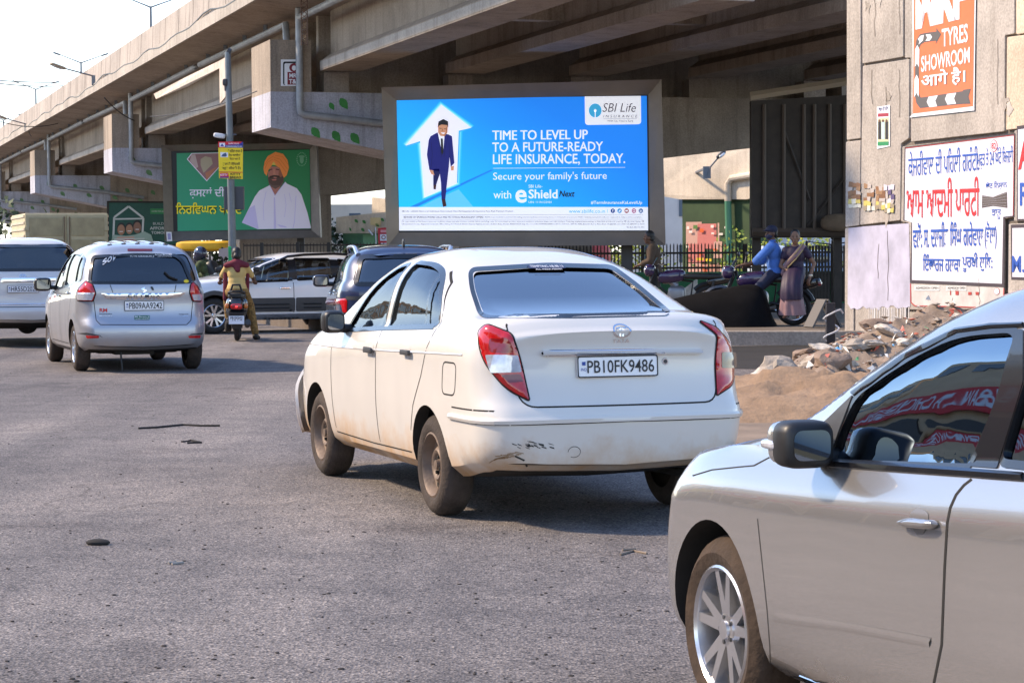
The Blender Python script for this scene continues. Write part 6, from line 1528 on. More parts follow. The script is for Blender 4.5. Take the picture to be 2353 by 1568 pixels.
    x, y = z(880, 1365); art.ell(x, y, 7, 8, rd, 2, 'faded_board'); art.ell(x, y, 6, 7, wh, 3, 'faded_board')
    # boards cut by the right edge
    art.poly([(2336, 290), (2465, 272), (2465, 504), (2336, 506)], fr, 1, 'painted_board'); art.poly([(2339, 298), (2465, 281), (2465, 500), (2339, 503)], wh, 2, 'painted_board')
    T('AAP', 1058, 140, 1330, 365, red, layer=4, bold=.03, sk0=-20); T('RAM', 1072, 470, 1330, 660, bl, layer=4, bold=.02, sk0=-4)
    art.poly([(2322, 516), (2465, 512), (2465, 646), (2323, 642)], fr, 1, 'painted_board'); art.poly([(2326, 524), (2465, 520), (2465, 640), (2326, 636)], wh, 2, 'painted_board'); T('M.7986', 1008, 1070, 1330, 1210, bl, layer=4, bold=.012)
    art.build(root)
    # orange tyre-shop poster
    z = zconv(2480, 0, 4.481); zz = lambda p: [z(*q) for q in p]
    p1 = p0 + n * .068; c = onplane(2165, 130, p1, n); ro = empty('tyre_shop_poster', c, 0, 'orange tyre showroom poster with a grey arrow, top of the wall', 'poster')
    art = Art(p1, n, .003); og = mat('orange poster print', (.80, .17, .06), .45, var=.05); gy = mat('grey poster print', (.115, .10, .095), .5); pw = mat('poster white', (.84, .83, .86), .45)
    art.poly(zz([(275, -260), (1072, -400), (1048, 1380), (238, 1468), (285, 1420)]), pw, 1, 'poster'); art.poly(zz([(300, -260), (1058, -395), (1036, 1328), (285, 1420)]), og, 2, 'poster')
    T = lambda s, a, b, c_, d_, m, **k: art.text(s, *z(a, b), *z(c_, d_), m, **k)
    T('MRF', 322, -190, 960, 375, pw, layer=4, bold=.07, sk0=-30, sk1=-28); T('TYRES', 650, 365, 975, 592, pw, layer=4, bold=.02, sk0=-13, sk1=-12); T('SHOWROOM', 392, 705, 998, 905, pw, layer=4, bold=.02, sk0=-22, sk1=-22)
    for dx, m_, ly in ((4, gy, 3), (0, pw, 5)): T('आगे है।', 394 + dx, 900 + dx, 945 + dx, 1118 + dx, m_, layer=ly, bold=.02, sk0=-14, sk1=-12)
    art.poly(zz([(315, 620), (330, 500), (375, 430), (450, 412), (580, 395), (578, 350), (640, 430), (575, 550), (575, 512), (430, 530), (385, 560), (362, 610), (362, 1170), (385, 1220), (905, 1140), (920, 1122), (1012, 1108), (982, 1208), (1008, 1298), (915, 1300), (375, 1352), (330, 1290), (312, 1200)]), gy, 3, 'poster')
    for p in ([(345, 565), (370, 620), (365, 845), (340, 790), (312, 842), (316, 620)], [(335, 935), (362, 990), (360, 1212), (335, 1160), (306, 1215), (310, 990)], [(350, 490), (385, 450), (425, 440), (415, 505), (360, 560), (372, 520)], [(448, 435), (505, 430), (530, 465), (500, 510), (445, 515), (470, 475)], [(485, 1210), (600, 1192), (568, 1260), (592, 1330), (495, 1340), (462, 1275)], [(715, 1175), (830, 1160), (802, 1230), (828, 1296), (722, 1308), (690, 1240)]): art.poly(zz(p), pw, 4, 'poster')
    art.build(ro)
    # small poster and torn bills
    p1 = p0 + n * .058; zq = zconv(2139, 0, 3.3); Q = lambda p: [zq(*q) for q in p]
    c = onplane(2030, 290, p1, n); ro = empty('small_poster', c, 0, 'small white political poster with standing figures, left of the orange poster', 'poster'); art = Art(p1, n, .003)
    art.poly(Q([(1003, 985), (1122, 965), (1122, 1345), (1003, 1370)]), pw, 1, 'poster'); art.rect(*zq(1012, 1045), *zq(1110, 1075), cmat('A03040'), 2, 'poster', -1.5); art.poly(Q([(1012, 1090), (1112, 1078), (1112, 1300), (1012, 1320)]), cmat('C9C7A0'), 2, 'poster')
    for x, col in ((1030, '2A2226'), (1062, 'B8D8E8'), (1095, '2A2426')):
        a, b = zq(x, 1120); art.rect(a - 3.2, b, a + 3.2, b + 40, cmat(col), 3, 'poster'); art.ell(a, b - 2, 2.4, 3.4, cmat('6A4632'), 4, 'poster', 12)
    art.rect(*zq(1012, 1305), *zq(1112, 1340), cmat('2F8A54'), 3, 'poster', -1); art.text('ਲੋਕਾਂ ਦੀ ਗੱਲ', *zq(1018, 985), *zq(1110, 1030), mat('navy print', (.03, .04, .15), .6), 3, .01, -4); art.build(ro)
    zq = zconv(2139, 475, 3.3)
    lay = 1
    for i, (x, y, w_, h_, lab) in enumerate(((742, 110, 112, 230, 'brown and white torn bill at the outer end of the wall'), (885, 120, 95, 245, 'torn brown bill, second from the wall end'), (995, 150, 85, 205, 'torn bill with yellow foot, third from the wall end'), (1072, 135, 90, 250, 'purple and cream bill nearest the party board'))):
        c = onplane(*zq(x + w_ / 2, y + h_ / 2), p1, n); ro = empty('torn_bill', c, 0, lab, 'bill', 'torn bills pasted on the wall'); art = Art(p1, n, .003); rg = random.Random(i + 40)
        base = [('8A5A2A', '8A5A2A', 'A08060', 'E8E4EC')[i]]
        for k in range(6):
            for q in range(3):
                a, b = x + q * w_ / 3, y + k * h_ / 6
                lay += .25
                if rg.random() < .85: art.poly([zq(a + rg.uniform(-6, 6), b + rg.uniform(-9, 9)), zq(a + w_ / 3 + 2, b + rg.uniform(-9, 9)), zq(a + w_ / 3 + rg.uniform(-6, 6), b + h_ / 6 + 2), zq(a, b + h_ / 6 + rg.uniform(-4, 9))], cmat(rg.choice(('8A5F3A', '7A5230', '9A7450', 'B8ACA4') if k < 4 and i < 3 else ('5A4A70', 'CFC8D8', 'B8ACA4') if k < 4 else ('C9B860', 'D8D4C4', '9A8A70'))), lay % 5 + 1, 'paper')
        art.build(ro)
    return root
# ------------------------------------------------------------------ people
def capsule(mb, a, b, ra, rb, n=10):
    a, b = Vector(a), Vector(b); d = b - a; L = d.length
    if L < 1e-6: return mb.sphere(a, ra)
    rot = d.to_track_quat('Z', 'Y').to_matrix(); prof = []
    for k in range(5): t = -math.pi / 2 + math.pi / 2 * k / 4; prof.append((max(1e-4, ra * math.cos(t)), ra * math.sin(t)))
    for k in range(5): t = math.pi / 2 * k / 4; prof.append((max(1e-4, rb * math.cos(t)), L + rb * math.sin(t)))
    vs = []; fs = []
    for r_, h in prof:
        for k in range(n): q = 2 * math.pi * k / n; vs.append(a + rot @ Vector((r_ * math.cos(q), r_ * math.sin(q), h)))
    m = len(prof)
    for i in range(m - 1):
        for k in range(n): k2 = (k + 1) % n; fs.append((i * n + k, i * n + k2, (i + 1) * n + k2, (i + 1) * n + k))
    fs.append(tuple(range(n - 1, -1, -1))); fs.append(tuple(range((m - 1) * n, m * n)))
    return mb.add(vs, fs)
def fuse(mb, name, m, parent, voxel=0.012, smooth=2):
    """one continuous skin over overlapping shapes"""
    me = bpy.data.meshes.new(name); me.from_pydata([tuple(v) for v in mb.v], [], mb.f)
    bm = bmesh.new(); bm.from_mesh(me); bmesh.ops.remove_doubles(bm, verts=bm.verts, dist=1e-6); bmesh.ops.recalc_face_normals(bm, faces=bm.faces); bm.to_mesh(me); bm.free()
    o = bpy.data.objects.new(name, me); COL.objects.link(o)
    r = o.modifiers.new('r', 'REMESH'); r.mode = 'VOXEL'; r.voxel_size = voxel; r.use_smooth_shade = True
    s = o.modifiers.new('s', 'SMOOTH'); s.factor = .5; s.iterations = smooth
    nm = evaluated(o, name); o.modifiers.clear(); o.data = nm; bpy.data.meshes.remove(me)
    nm.materials.clear(); nm.materials.append(m)
    for p in nm.polygons: p.use_smooth = True
    o.parent = parent
    return o
SKIN = mat('brown skin', (.23, .115, .065), .55, var=.12, vscale=9); SKIN_D = mat('dark brown skin', (.13, .062, .036), .55, var=.12, vscale=9)
HAIR = mat('black hair', (.012, .010, .009), .5)
def lerp(a, b, t): return Vector(a) + (Vector(b) - Vector(a)) * t
class Person:
    """joints in local metres; x forward, y left, z up"""
    def __init__(s, loc, yaw, label, J, skin=SKIN, face=0.0, tilt=0.0, group=None, fem=False):
        s.root = empty('person', loc, yaw, label, 'person', group); s.J = {k: Vector(v) for k, v in J.items()}; s.fem = fem; s.skin = skin
        J = s.J; mb = MB()
        hc = J['head']; hr = Matrix.Rotation(face, 3, 'Z') @ Matrix.Rotation(tilt, 3, 'Y'); s.hr = hr
        P_ = lambda x, y, z: hc + hr @ Vector((x, y, z))
        mb.sphere(P_(0, 0, .025), (.098, .077, .112), 16, 12, hr); mb.sphere(P_(.02, 0, -.055), (.070, .058, .066), 14, 10, hr); mb.sphere(P_(.045, 0, -.088), (.035, .034, .03), 10, 8, hr)
        capsule(mb, P_(.085, 0, .02), P_(.108, 0, -.022), .010, .017, 8); mb.sphere(P_(.078, 0, .052), (.02, .05, .013), 10, 6, hr)
        mb.sphere(P_(.085, 0, -.055), (.014, .025, .009), 8, 6, hr)
        for sg in (1, -1): mb.sphere(P_(-.005, .078 * sg, -.005), (.022, .012, .034), 8, 6, hr); mb.sphere(P_(.05, .045 * sg, -.02), (.03, .025, .025), 8, 6, hr)
        capsule(mb, J['neck'], hc + hr @ Vector((-.015, 0, -.06)), .062 if not fem else .050, .055 if not fem else .046)
        w = .92 if fem else 1.0
        ch = lerp(J['pelvis'], J['neck'], .68); wa = lerp(J['pelvis'], J['neck'], .32)
        up = (J['neck'] - J['pelvis']).normalized(); rot = up.to_track_quat('Z', 'Y').to_matrix()
        side = (J['shl'] - J['shr']).normalized(); fwd = side.cross(up).normalized(); rot = Matrix((fwd, side, up)).transposed(); s.rot = rot; s.up = up; s.fwd = fwd
        mb.sphere(ch, (.118 * w, .165 * w, .19), 14, 10, rot); mb.sphere(wa, (.108 * w, .145 * w, .17), 14, 10, rot); mb.sphere(J['pelvis'], (.125, .165, .13), 14, 10, rot)
        capsule(mb, J['shl'], J['shr'], .062 * w, .062 * w); capsule(mb, J['neck'], ch, .075, .10)
        for q in 'lr':
            capsule(mb, J['sh' + q], J['el' + q], .052 * w, .040 * w); capsule(mb, J['el' + q], J['wr' + q], .040 * w, .027 * w)
            capsule(mb, lerp(J['pelvis'], J['hip' + q], .9), J['kn' + q], .088, .058); capsule(mb, J['kn' + q], J['an' + q], .058, .036)
            f = J['toe' + q] - J['an' + q]; capsule(mb, J['an' + q] + Vector((0, 0, -.035)) - f.normalized() * .04, J['toe' + q], .036, .028)
            s.hand(mb, q)
        s.body = fuse(mb, 'body', skin, s.root, .0095, 2)
        mb = MB()
        for sg in (1, -1): mb.sphere(P_(.088, .032 * sg, .022), (.008, .014, .009), 10, 7, hr)
        mb.build('eyes', M['ink'], s.body, True); s.P_ = P_
    def hand(s, mb, q):
        J = s.J; w = J['wr' + q]; d = J.get('ha' + q); d = (Vector(d) - w) if d is not None else (w - J['el' + q]); d.normalize()
        up = Vector((0, 0, 1)); sd = d.cross(up); sd = sd.normalized() if sd.length > .1 else Vector((1, 0, 0)); nn = sd.cross(d)
        sg = 1 if q == 'l' else -1
        mb.sphere(w + d * .05, (.05, .04, .02), 10, 7, Matrix((d, sd, nn)).transposed())
        for k in range(4):
            b = w + d * .09 + sd * (.027 - .018 * k); L = (.065, .075, .07, .055)[k]; m_ = b + d * L * .5 - nn * .012; e = m_ + d * L * .25 - nn * L * .45
            capsule(mb, b, m_, .0105, .0095, 7); capsule(mb, m_, e, .0095, .0085, 7)
        t = w + d * .035 + sd * sg * .035; capsule(mb, t, t + d * .04 + sd * sg * .022 - nn * .015, .012, .010, 7)
    def shirt(s, m, sleeve=.55, length=.0, loose=.02, name='shirt', collar=True):
        J = s.J; mb = MB(); g = loose; w = .92 if s.fem else 1.0
        ch = lerp(J['pelvis'], J['neck'], .68); wa = lerp(J['pelvis'], J['neck'], .32); hem = J['pelvis'] - s.up * length
        mb.sphere(ch, (.118 * w + g, .168 * w + g, .19), 16, 12, s.rot); mb.sphere(wa, (.112 * w + g, .15 * w + g, .18), 16, 12, s.rot)
        capsule(mb, J['shl'], J['shr'], .066 * w + g * .6, .066 * w + g * .6)
        mb.sphere(J['pelvis'] + s.up * .02, (.128 + g, .165 + g, .10 + max(0, length) * .4), 16, 10, s.rot)
        if length > .1: mb.sphere(hem, (.135 + g * 1.6, .175 + g * 1.4, .14), 16, 10, s.rot)
        capsule(mb, J['neck'] - s.up * .02, J['neck'] + s.up * (.02 if collar else -.01), .078, .07)
        for q in 'lr':
            e = lerp(J['sh' + q], J['el' + q], min(1, sleeve * 1.0)); capsule(mb, J['sh' + q], e, .058 * w + g, .050 * w + g)
            if sleeve > 1: capsule(mb, J['el' + q], lerp(J['el' + q], J['wr' + q], sleeve - 1), .047 + g, .036 + g)
        return fuse(mb, name, m, s.body, .013, 4)
    def trousers(s, m, loose=.014, name='trousers', end=.93):
        J = s.J; mb = MB(); g = loose
        mb.sphere(J['pelvis'] - s.up * .01, (.128 + g, .168 + g, .13), 16, 10, s.rot)
        for q in 'lr':
            capsule(mb, lerp(J['pelvis'], J['hip' + q], .9), J['kn' + q], .092 + g, .064 + g); capsule(mb, J['kn' + q], lerp(J['kn' + q], J['an' + q], end), .064 + g, .045 + g)
        return fuse(mb, name, m, s.body, .013, 3)
    def shoes(s, m):
        for q in 'lr':
            J = s.J; mb = MB(); f = (J['toe' + q] - J['an' + q]); f.z = 0; f.normalize(); a = J['an' + q]
            capsule(mb, Vector((a.x, a.y, a.z - .03)) - f * .05, J['toe' + q] + f * .02, .046, .038); capsule(mb, a, a - Vector((0, 0, .05)), .048, .05); fuse(mb, 'shoe', m, s.body, .012, 2)
    def hair(s, m=HAIR, bun=False, cap=None):
        mb = MB(); P_ = s.P_
        mb.sphere(P_(-.018, 0, .045), (.102, .084, .108), 16, 12, s.hr); mb.sphere(P_(-.05, 0, -.01), (.062, .076, .08), 14, 10, s.hr)
        if bun: mb.sphere(P_(-.115, 0, -.01), (.05, .055, .055), 12, 9, s.hr)
        return fuse(mb, 'hair', m, s.body, .011, 2)
BIKEBLK = mat('black bike paint', (.010, .010, .012), .2, coat=.8)

def two_wheel(root, x, r, w, rimm, spokes=True, name='tyre'):
    mb = MB(); k = []
    for i in range(37): a = 2 * math.pi * i / 36; k.append((x + (r - w / 2) * math.cos(a), 0, r + (r - w / 2) * math.sin(a)))
    mb.tube(k, w / 2, 8, False); t = mb.build(name, M['rubber'], root, True)
    mb = MB(); k = [(x + (r - w) * math.cos(2 * math.pi * i / 36), 0, r + (r - w) * math.sin(2 * math.pi * i / 36)) for i in range(37)]; mb.tube(k, .016, 6, False); mb.tube([(x, -.07, r), (x, .07, r)], .045, 12)
    for i in range(6 if spokes else 5):
        a = 2 * math.pi * i / (6 if spokes else 5); mb.tube([(x, 0, r), (x + (r - w) * math.cos(a), 0, r + (r - w) * math.sin(a))], .013, 6)
    mb.build('rim', rimm, t, True); return t

def scooter(loc, yaw):
    r = empty('scooter', loc, yaw, 'black scooter with a white number plate, ridden by the person in yellow', 'scooter')
    P_ = lambda n, mb, m, par=None, s=True: mb.build(n, m, par or r, s)
    two_wheel(r, 0, .225, .10, M['darkgrey']); two_wheel(r, 1.25, .225, .095, M['darkgrey'])
    mb = MB(); superell(mb, (.08, 0, .60), (.40, .19, .17), .6); superell(mb, (-.22, 0, .62), (.20, .15, .13), .6); b = P_('body', mb, BIKEBLK)
    mb = MB(); superell(mb, (.08, 0, .78), (.42, .155, .07), .6); P_('saddle', mb, M['black'])
    mb = MB(); mb.tube([(-.05, .14, .80), (-.33, .13, .84), (-.42, .06, .86), (-.42, -.06, .86), (-.33, -.13, .84), (-.05, -.14, .80)], .018, 8); mb.tube([(-.36, .10, .84), (-.40, .06, .97), (-.40, -.06, .97), (-.36, -.10, .84)], .02, 8); P_('grab_rail', mb, M['black'])
    mb = MB(); superell(mb, (-.41, 0, .60), (.03, .10, .05), .6); P_('tail_lamp', mb, M['redlens'])
    mb = MB(); superell(mb, (-.435, 0, .60), (.008, .022, .016), .8); P_('brake_light', mb, mat('lit brake lamp', (.9, .03, .03), .4, emit=1.5))
    for sg in (1, -1): mb = MB(); superell(mb, (-.36, .16 * sg, .61), (.05, .035, .045), .7); P_('indicator', mb, mat('amber lens', (.55, .16, .02), .2, coat=.8))
    mb = MB(); mb.add([(-.30, .19, .53), (-.30, -.19, .53), (-.46, -.13, .50), (-.46, .13, .50), (-.42, .07, .22), (-.42, -.07, .22), (-.25, .09, .30), (-.25, -.09, .30)], [(0, 1, 2, 3), (3, 2, 5, 4), (0, 3, 4, 6), (1, 7, 5, 2), (0, 6, 7, 1), (4, 5, 7, 6)]); P_('mudguard', mb, M['black'], None, False)
    mb = MB(); mb.box((-.47, 0, .375), (.012, .26, .14), (0, R(8), 0)); p = P_('number_plate', mb, M['plate'], None, False)
    for tx, z0, z1 in (('PB10GH3', .39, .435), ('4317', .318, .378)):
        mb = MB(); vs, fs, _ = text_geo(tx, .012); mb.add([(-.479 - (z0 + (z1 - z0) * v - .375) * .14, .10 - .20 * u, z0 + (z1 - z0) * v) for u, v in vs], fs); mb.build('lettering', M['ink'], p, weld=False)
    mb = MB(); mb.tube([(.05, -.17, .26), (-.25, -.19, .30), (-.45, -.19, .34)], [.04, .055, .05], 10); P_('exhaust', mb, M['darkgrey'])
    mb = MB(); superell(mb, (-.02, .15, .26), (.22, .06, .10), .6); P_('engine', mb, M['under'])
    mb = MB(); mb.box((.62, 0, .30), (.55, .34, .05)); superell(mb, (.98, 0, .58), (.06, .22, .32), .6, rot=Matrix.Rotation(R(-20), 3, 'Y')); superell(mb, (1.25, 0, .42), (.2, .08, .06), .7); P_('front_apron', mb, BIKEBLK)
    mb = MB(); mb.tube([(1.2, 0, .3), (.92, 0, 1.0)], .03, 8); mb.tube([(.80, .34, .99), (.90, .2, 1.0), (.92, 0, .98), (.90, -.2, 1.0), (.80, -.34, .99)], .017, 8); P_('handlebar', mb, M['black']); mb = MB(); superell(mb, (.93, 0, 1.0), (.08, .17, .08), .6); P_('headset', mb, BIKEBLK)
    for sg in (1, -1): mb = MB(); mb.tube([(.88, .25 * sg, 1.0), (.86, .30 * sg, 1.18)], .008, 6); superell(mb, (.85, .33 * sg, 1.22), (.02, .06, .045), .7); P_('rear_view_mirror', mb, M['black'])
    return r

def motorbike(loc, yaw, label, group=None):
    r = empty('motorcycle', loc, yaw, label, 'motorcycle', group)
    P_ = lambda n, mb, m, s=True: mb.build(n, m, r, s)
    two_wheel(r, 0, .31, .09, M['alloy']); two_wheel(r, 1.28, .31, .085, M['alloy'])
    mb = MB(); superell(mb, (.72, 0, .80), (.28, .14, .13), .7, rot=Matrix.Rotation(R(8), 3, 'Y')); P_('fuel_tank', mb, mat('violet black bike paint', (.03, .015, .06), .2, coat=.8))
    mb = MB(); superell(mb, (.12, 0, .80), (.44, .13, .06), .6); P_('saddle', mb, M['black'])
    mb = MB(); superell(mb, (-.22, 0, .72), (.26, .09, .09), .7, rot=Matrix.Rotation(R(10), 3, 'Y')); P_('side_panel', mb, BIKEBLK)
    mb = MB(); superell(mb, (.62, 0, .44), (.18, .13, .18), .6); mb.tube([(.62, 0, .60), (.74, 0, .72)], .07, 8); P_('engine', mb, mat('engine metal', (.25, .25, .26), .4, .6))
    mb = MB(); mb.tube([(.75, -.1, .5), (.78, -.13, .25), (.2, -.15, .26), (-.35, -.16, .36)], [.022, .022, .045, .045], 10); P_('exhaust', mb, M['chrome'])
    mb = MB()
    for sg in (1, -1): mb.tube([(1.28, .07 * sg, .31), (1.02, .08 * sg, .95)], .022, 8); mb.tube([(0, .08 * sg, .31), (.4, .08 * sg, .4)], .02, 8); mb.tube([(-.02, .1 * sg, .40), (-.12, .1 * sg, .72)], .025, 8)
    mb.tube([(1.0, 0, .95), (.95, 0, .6), (.6, 0, .3), (.35, 0, .36), (.3, 0, .7), (.95, 0, .78)], .022, 8); P_('frame', mb, M['black'])
    mb = MB(); mb.tube([(.84, .36, 1.02), (.95, .25, 1.04), (1.02, 0, 1.0), (.95, -.25, 1.04), (.84, -.36, 1.02)], .014, 8); P_('handlebar', mb, M['black'])
    mb = MB(); superell(mb, (1.14, 0, .92), (.11, .13, .12), .7); P_('headlamp_cowl', mb, mat('violet black bike paint', (.03, .015, .06), .2, coat=.8)); mb = MB(); superell(mb, (1.23, 0, .92), (.03, .08, .07), .8); P_('headlamp', mb, M['clearlens'])
    mb = MB(); mb.add([(1.10, .12, 1.0), (1.10, -.12, 1.0), (1.0, -.10, 1.17), (1.0, .10, 1.17), (1.09, .12, 1.0), (1.09, -.12, 1.0), (.99, -.10, 1.17), (.99, .10, 1.17)], [(0, 1, 2, 3), (4, 7, 6, 5), (0, 4, 5, 1), (1, 5, 6, 2), (2, 6, 7, 3), (3, 7, 4, 0)]); P_('visor', mb, mat('smoked visor', (.05, .06, .09), .1, coat=1), False)
    for sg in (1, -1): mb = MB(); mb.tube([(.92, .28 * sg, 1.04), (.90, .34 * sg, 1.20)], .008, 6); superell(mb, (.89, .37 * sg, 1.24), (.02, .06, .04), .7); P_('rear_view_mirror', mb, M['black'])
    k = [(1.28 + .35 * math.cos(R(a)), 0, .31 + .35 * math.sin(R(a))) for a in range(30, 151, 15)]; mb = MB(); mb.tube(k, .05, 6); P_('front_mudguard', mb, BIKEBLK)
    k = [(.35 * math.cos(R(a)), 0, .31 + .35 * math.sin(R(a))) for a in range(40, 175, 15)]; mb = MB(); mb.tube(k, .05, 6); P_('rear_mudguard', mb, M['black'])
    mb = MB(); superell(mb, (-.45, 0, .72), (.04, .07, .04), .7); P_('tail_lamp', mb, M['darkred'])
    return r

def riders():
    seatJ = lambda sh=.22: dict(pelvis=(0.02, 0, .86), neck=(.0, 0, 1.36), head=(.02, 0, 1.52), shl=(0, sh - .04, 1.31), shr=(0, -sh + .04, 1.31), hipl=(.06, .10, .84), hipr=(.06, -.10, .84))
    # woman on the scooter, seen from behind, right foot on the ground
    c = G(545, 783); yaw = math.pi / 2 + .10
    scooter((c.x, c.y, 0), yaw)
    J = seatJ(.19); J.update(pelvis=(.10, 0, .86), neck=(.12, 0, 1.32), head=(.14, .0, 1.465), shl=(.12, .155, 1.27), shr=(.12, -.155, 1.27), ell=(.30, .28, 1.07), elr=(.30, -.28, 1.07), wrl=(.62, .30, 1.01), wrr=(.62, -.30, 1.01), hal=(.80, .31, 1.0), har=(.80, -.31, 1.0),
        hipl=(.16, .11, .84), hipr=(.16, -.11, .84), knl=(.55, .17, .72), knr=(.46, -.21, .60), anl=(.58, .16, .38), anr=(.34, -.31, .10), toel=(.76, .16, .34), toer=(.50, -.35, .04))
    p = Person((c.x, c.y, 0), yaw, 'person in a yellow tunic and maroon scarf on the black scooter, seen from behind', J, SKIN_D, fem=True)
    yel = mat('yellow cotton', (.60, .42, .15), .85, var=.12, vscale=5); mar = mat('maroon cotton', (.16, .022, .035), .85, var=.2, vscale=6)
    p.hair(bun=True); p.shirt(yel, .72, .24, .012, 'tunic'); p.trousers(mat('gold patterned cotton', (.24, .14, .04), .85, var=.7, vscale=26), .02); p.shoes(mat('black shoe', (.015, .012, .011), .6))
    mb = MB(); a = p.J
    capsule(mb, a['shl'] + Vector((-.06, .02, .03)), a['neck'] + Vector((-.08, 0, .03)), .05, .07); capsule(mb, a['neck'] + Vector((-.08, 0, .03)), a['shr'] + Vector((-.06, -.02, .03)), .07, .05)
    capsule(mb, a['shr'] + Vector((.03, -.03, .02)), a['shr'] + Vector((.09, -.03, -.40)), .04, .03); capsule(mb, a['shl'] + Vector((.03, .03, .02)), a['shl'] + Vector((.07, .05, -.55)), .045, .04); capsule(mb, a['neck'] + Vector((-.08, 0, -.03)), a['neck'] + Vector((-.115, -.02, -.10)), .075, .05)
    fuse(mb, 'scarf', mar, p.body, .014, 4)
    # helmeted rider behind the white SUV's bonnet, heading left
    c = W(478, 640, 47.5); yaw = math.pi - .35
    motorbike((c.x + .25, 47.5, 0), yaw, 'motorcycle carrying the helmeted rider, hidden behind the white SUV')
    J = seatJ(.22); J.update(pelvis=(.15, 0, .86), neck=(.36, 0, 1.32), head=(.46, 0, 1.47), shl=(.36, .19, 1.27), shr=(.36, -.19, 1.27), ell=(.52, .28, 1.02), elr=(.52, -.28, 1.02), wrl=(.80, .30, 1.04), wrr=(.80, -.30, 1.04), hal=(.95, .3, 1.02), har=(.95, -.3, 1.02), hipl=(.2, .11, .84), hipr=(.2, -.11, .84), knl=(.62, .2, .72), knr=(.62, -.2, .72), anl=(.45, .2, .34), anr=(.45, -.2, .34), toel=(.65, .2, .3), toer=(.65, -.2, .3))
    p = Person((c.x + .25, 47.5, 0), yaw, 'helmeted person in a green camouflage jacket riding behind the white SUV', J, SKIN_D)
    p.shirt(mat('camouflage cotton', (.055, .075, .03), .9, var=.75, vscale=7), 1.9, .08, .035, 'jacket'); p.trousers(mat('blue denim', (.05, .075, .13), .85)); p.shoes(M['black'])
    mb = MB(); mb.sphere(p.P_(-.01, 0, .03), (.145, .13, .155), 18, 12, p.hr); mb.sphere(p.P_(.05, 0, -.06), (.11, .10, .08), 14, 10, p.hr); h = fuse(mb, 'helmet', mat('dark blue helmet', (.018, .022, .05), .15, coat=1), p.body, .014, 2)
    mb = MB(); mb.sphere(p.P_(.09, 0, .0), (.062, .10, .06), 14, 10, p.hr); mb.build('visor', mat('reflecting visor', (.35, .3, .3), .08, .4, coat=1), h, True)
    mb = MB(); superell(mb, p.J['neck'] + Vector((-.20, 0, -.18)), (.12, .16, .22), .6, rot=p.rot); mb.build('rucksack', M['black'], p.body, True)
    # couple on the motorcycle in the shade on the right, bike pointing left
    c = G(1750, 748, .2); yaw = math.pi - .30; z0 = .2
    motorbike((c.x + .55, c.y, z0), yaw, 'dark violet motorcycle with two people on it in the shade under the flyover')
    o = (c.x + .55, c.y, z0); s_ = 1.0
    J = seatJ(.22); J.update(pelvis=(.32, 0, .90), neck=(.37, 0, 1.42), head=(.39, 0, 1.59), shl=(.37, .20, 1.36), shr=(.37, -.20, 1.36), ell=(.62, .26, 1.10), elr=(.62, -.26, 1.10), wrl=(.84, .32, 1.05), wrr=(.84, -.32, 1.05), hal=(.97, .33, 1.02), har=(.97, -.33, 1.02),
        hipl=(.36, .11, .88), hipr=(.36, -.11, .88), knl=(.68, .22, .55), knr=(.68, -.2, .62), anl=(.62, .30, .08), anr=(.55, -.24, .30), toel=(.82, .34, .03), toer=(.74, -.24, .27))
    p = Person(o, yaw, 'person in a blue shirt, dark cap and face mask steering the motorcycle', J, SKIN_D, face=.75)
    p.shirt(mat('blue cotton shirt', (.06, .16, .48), .85, var=.2, vscale=5), .95, .06, .025); p.trousers(mat('navy trousers', (.018, .022, .05), .85), .02); p.shoes(M['black']); p.hair()
    mb = MB(); mb.sphere(p.P_(-.008, 0, .065), (.112, .094, .085), 16, 10, p.hr); mb.sphere(p.P_(.10, 0, .055), (.07, .075, .012), 12, 6, p.hr); fuse(mb, 'cap', mat('navy cap', (.015, .016, .04), .8), p.body, .011, 2)
    mb = MB(); mb.sphere(p.P_(.045, 0, -.048), (.072, .070, .056), 14, 10, p.hr); fuse(mb, 'face_mask', mat('navy mask', (.02, .022, .055), .8), p.body, .011, 2)
    mb = MB(); mb.box(p.J['neck'] + Vector((.17, .10, -.20)), (.02, .07, .09)); mb.build('phone', M['black'], p.body)
    # woman in the sari sits sideways behind, turned towards the viewer
    yaw2 = yaw + math.pi / 2
    oo = Vector(o) + Vector((math.cos(yaw) * -.04, math.sin(yaw) * -.04, 0))
    J = dict(pelvis=(.08, 0, .88), neck=(.06, 0, 1.36), head=(.08, 0, 1.515), shl=(.06, .165, 1.30), shr=(.06, -.165, 1.30), hipl=(.12, .11, .86), hipr=(.12, -.11, .86), ell=(.02, .32, 1.07), elr=(.14, -.24, 1.03), wrl=(.16, .27, .84), wrr=(.28, -.05, .92), hal=(.22, .24, .72), har=(.34, .08, .88), knl=(.42, .12, .66), knr=(.42, -.12, .66), anl=(.36, .10, .22), anr=(.36, -.10, .22), toel=(.52, .12, .16), toer=(.52, -.12, .16))
    p = Person(oo, yaw2, 'person in a dark purple and pink sari sitting sideways on the motorcycle', J, SKIN, fem=True, face=.15)
    pur = mat('dark purple silk', (.025, .010, .035), .6, var=.2); pk = mat('pink grey silk', (.26, .15, .16), .6, var=.15)
    p.hair(bun=True); p.shirt(pur, .45, -.16, .015, 'blouse', False)
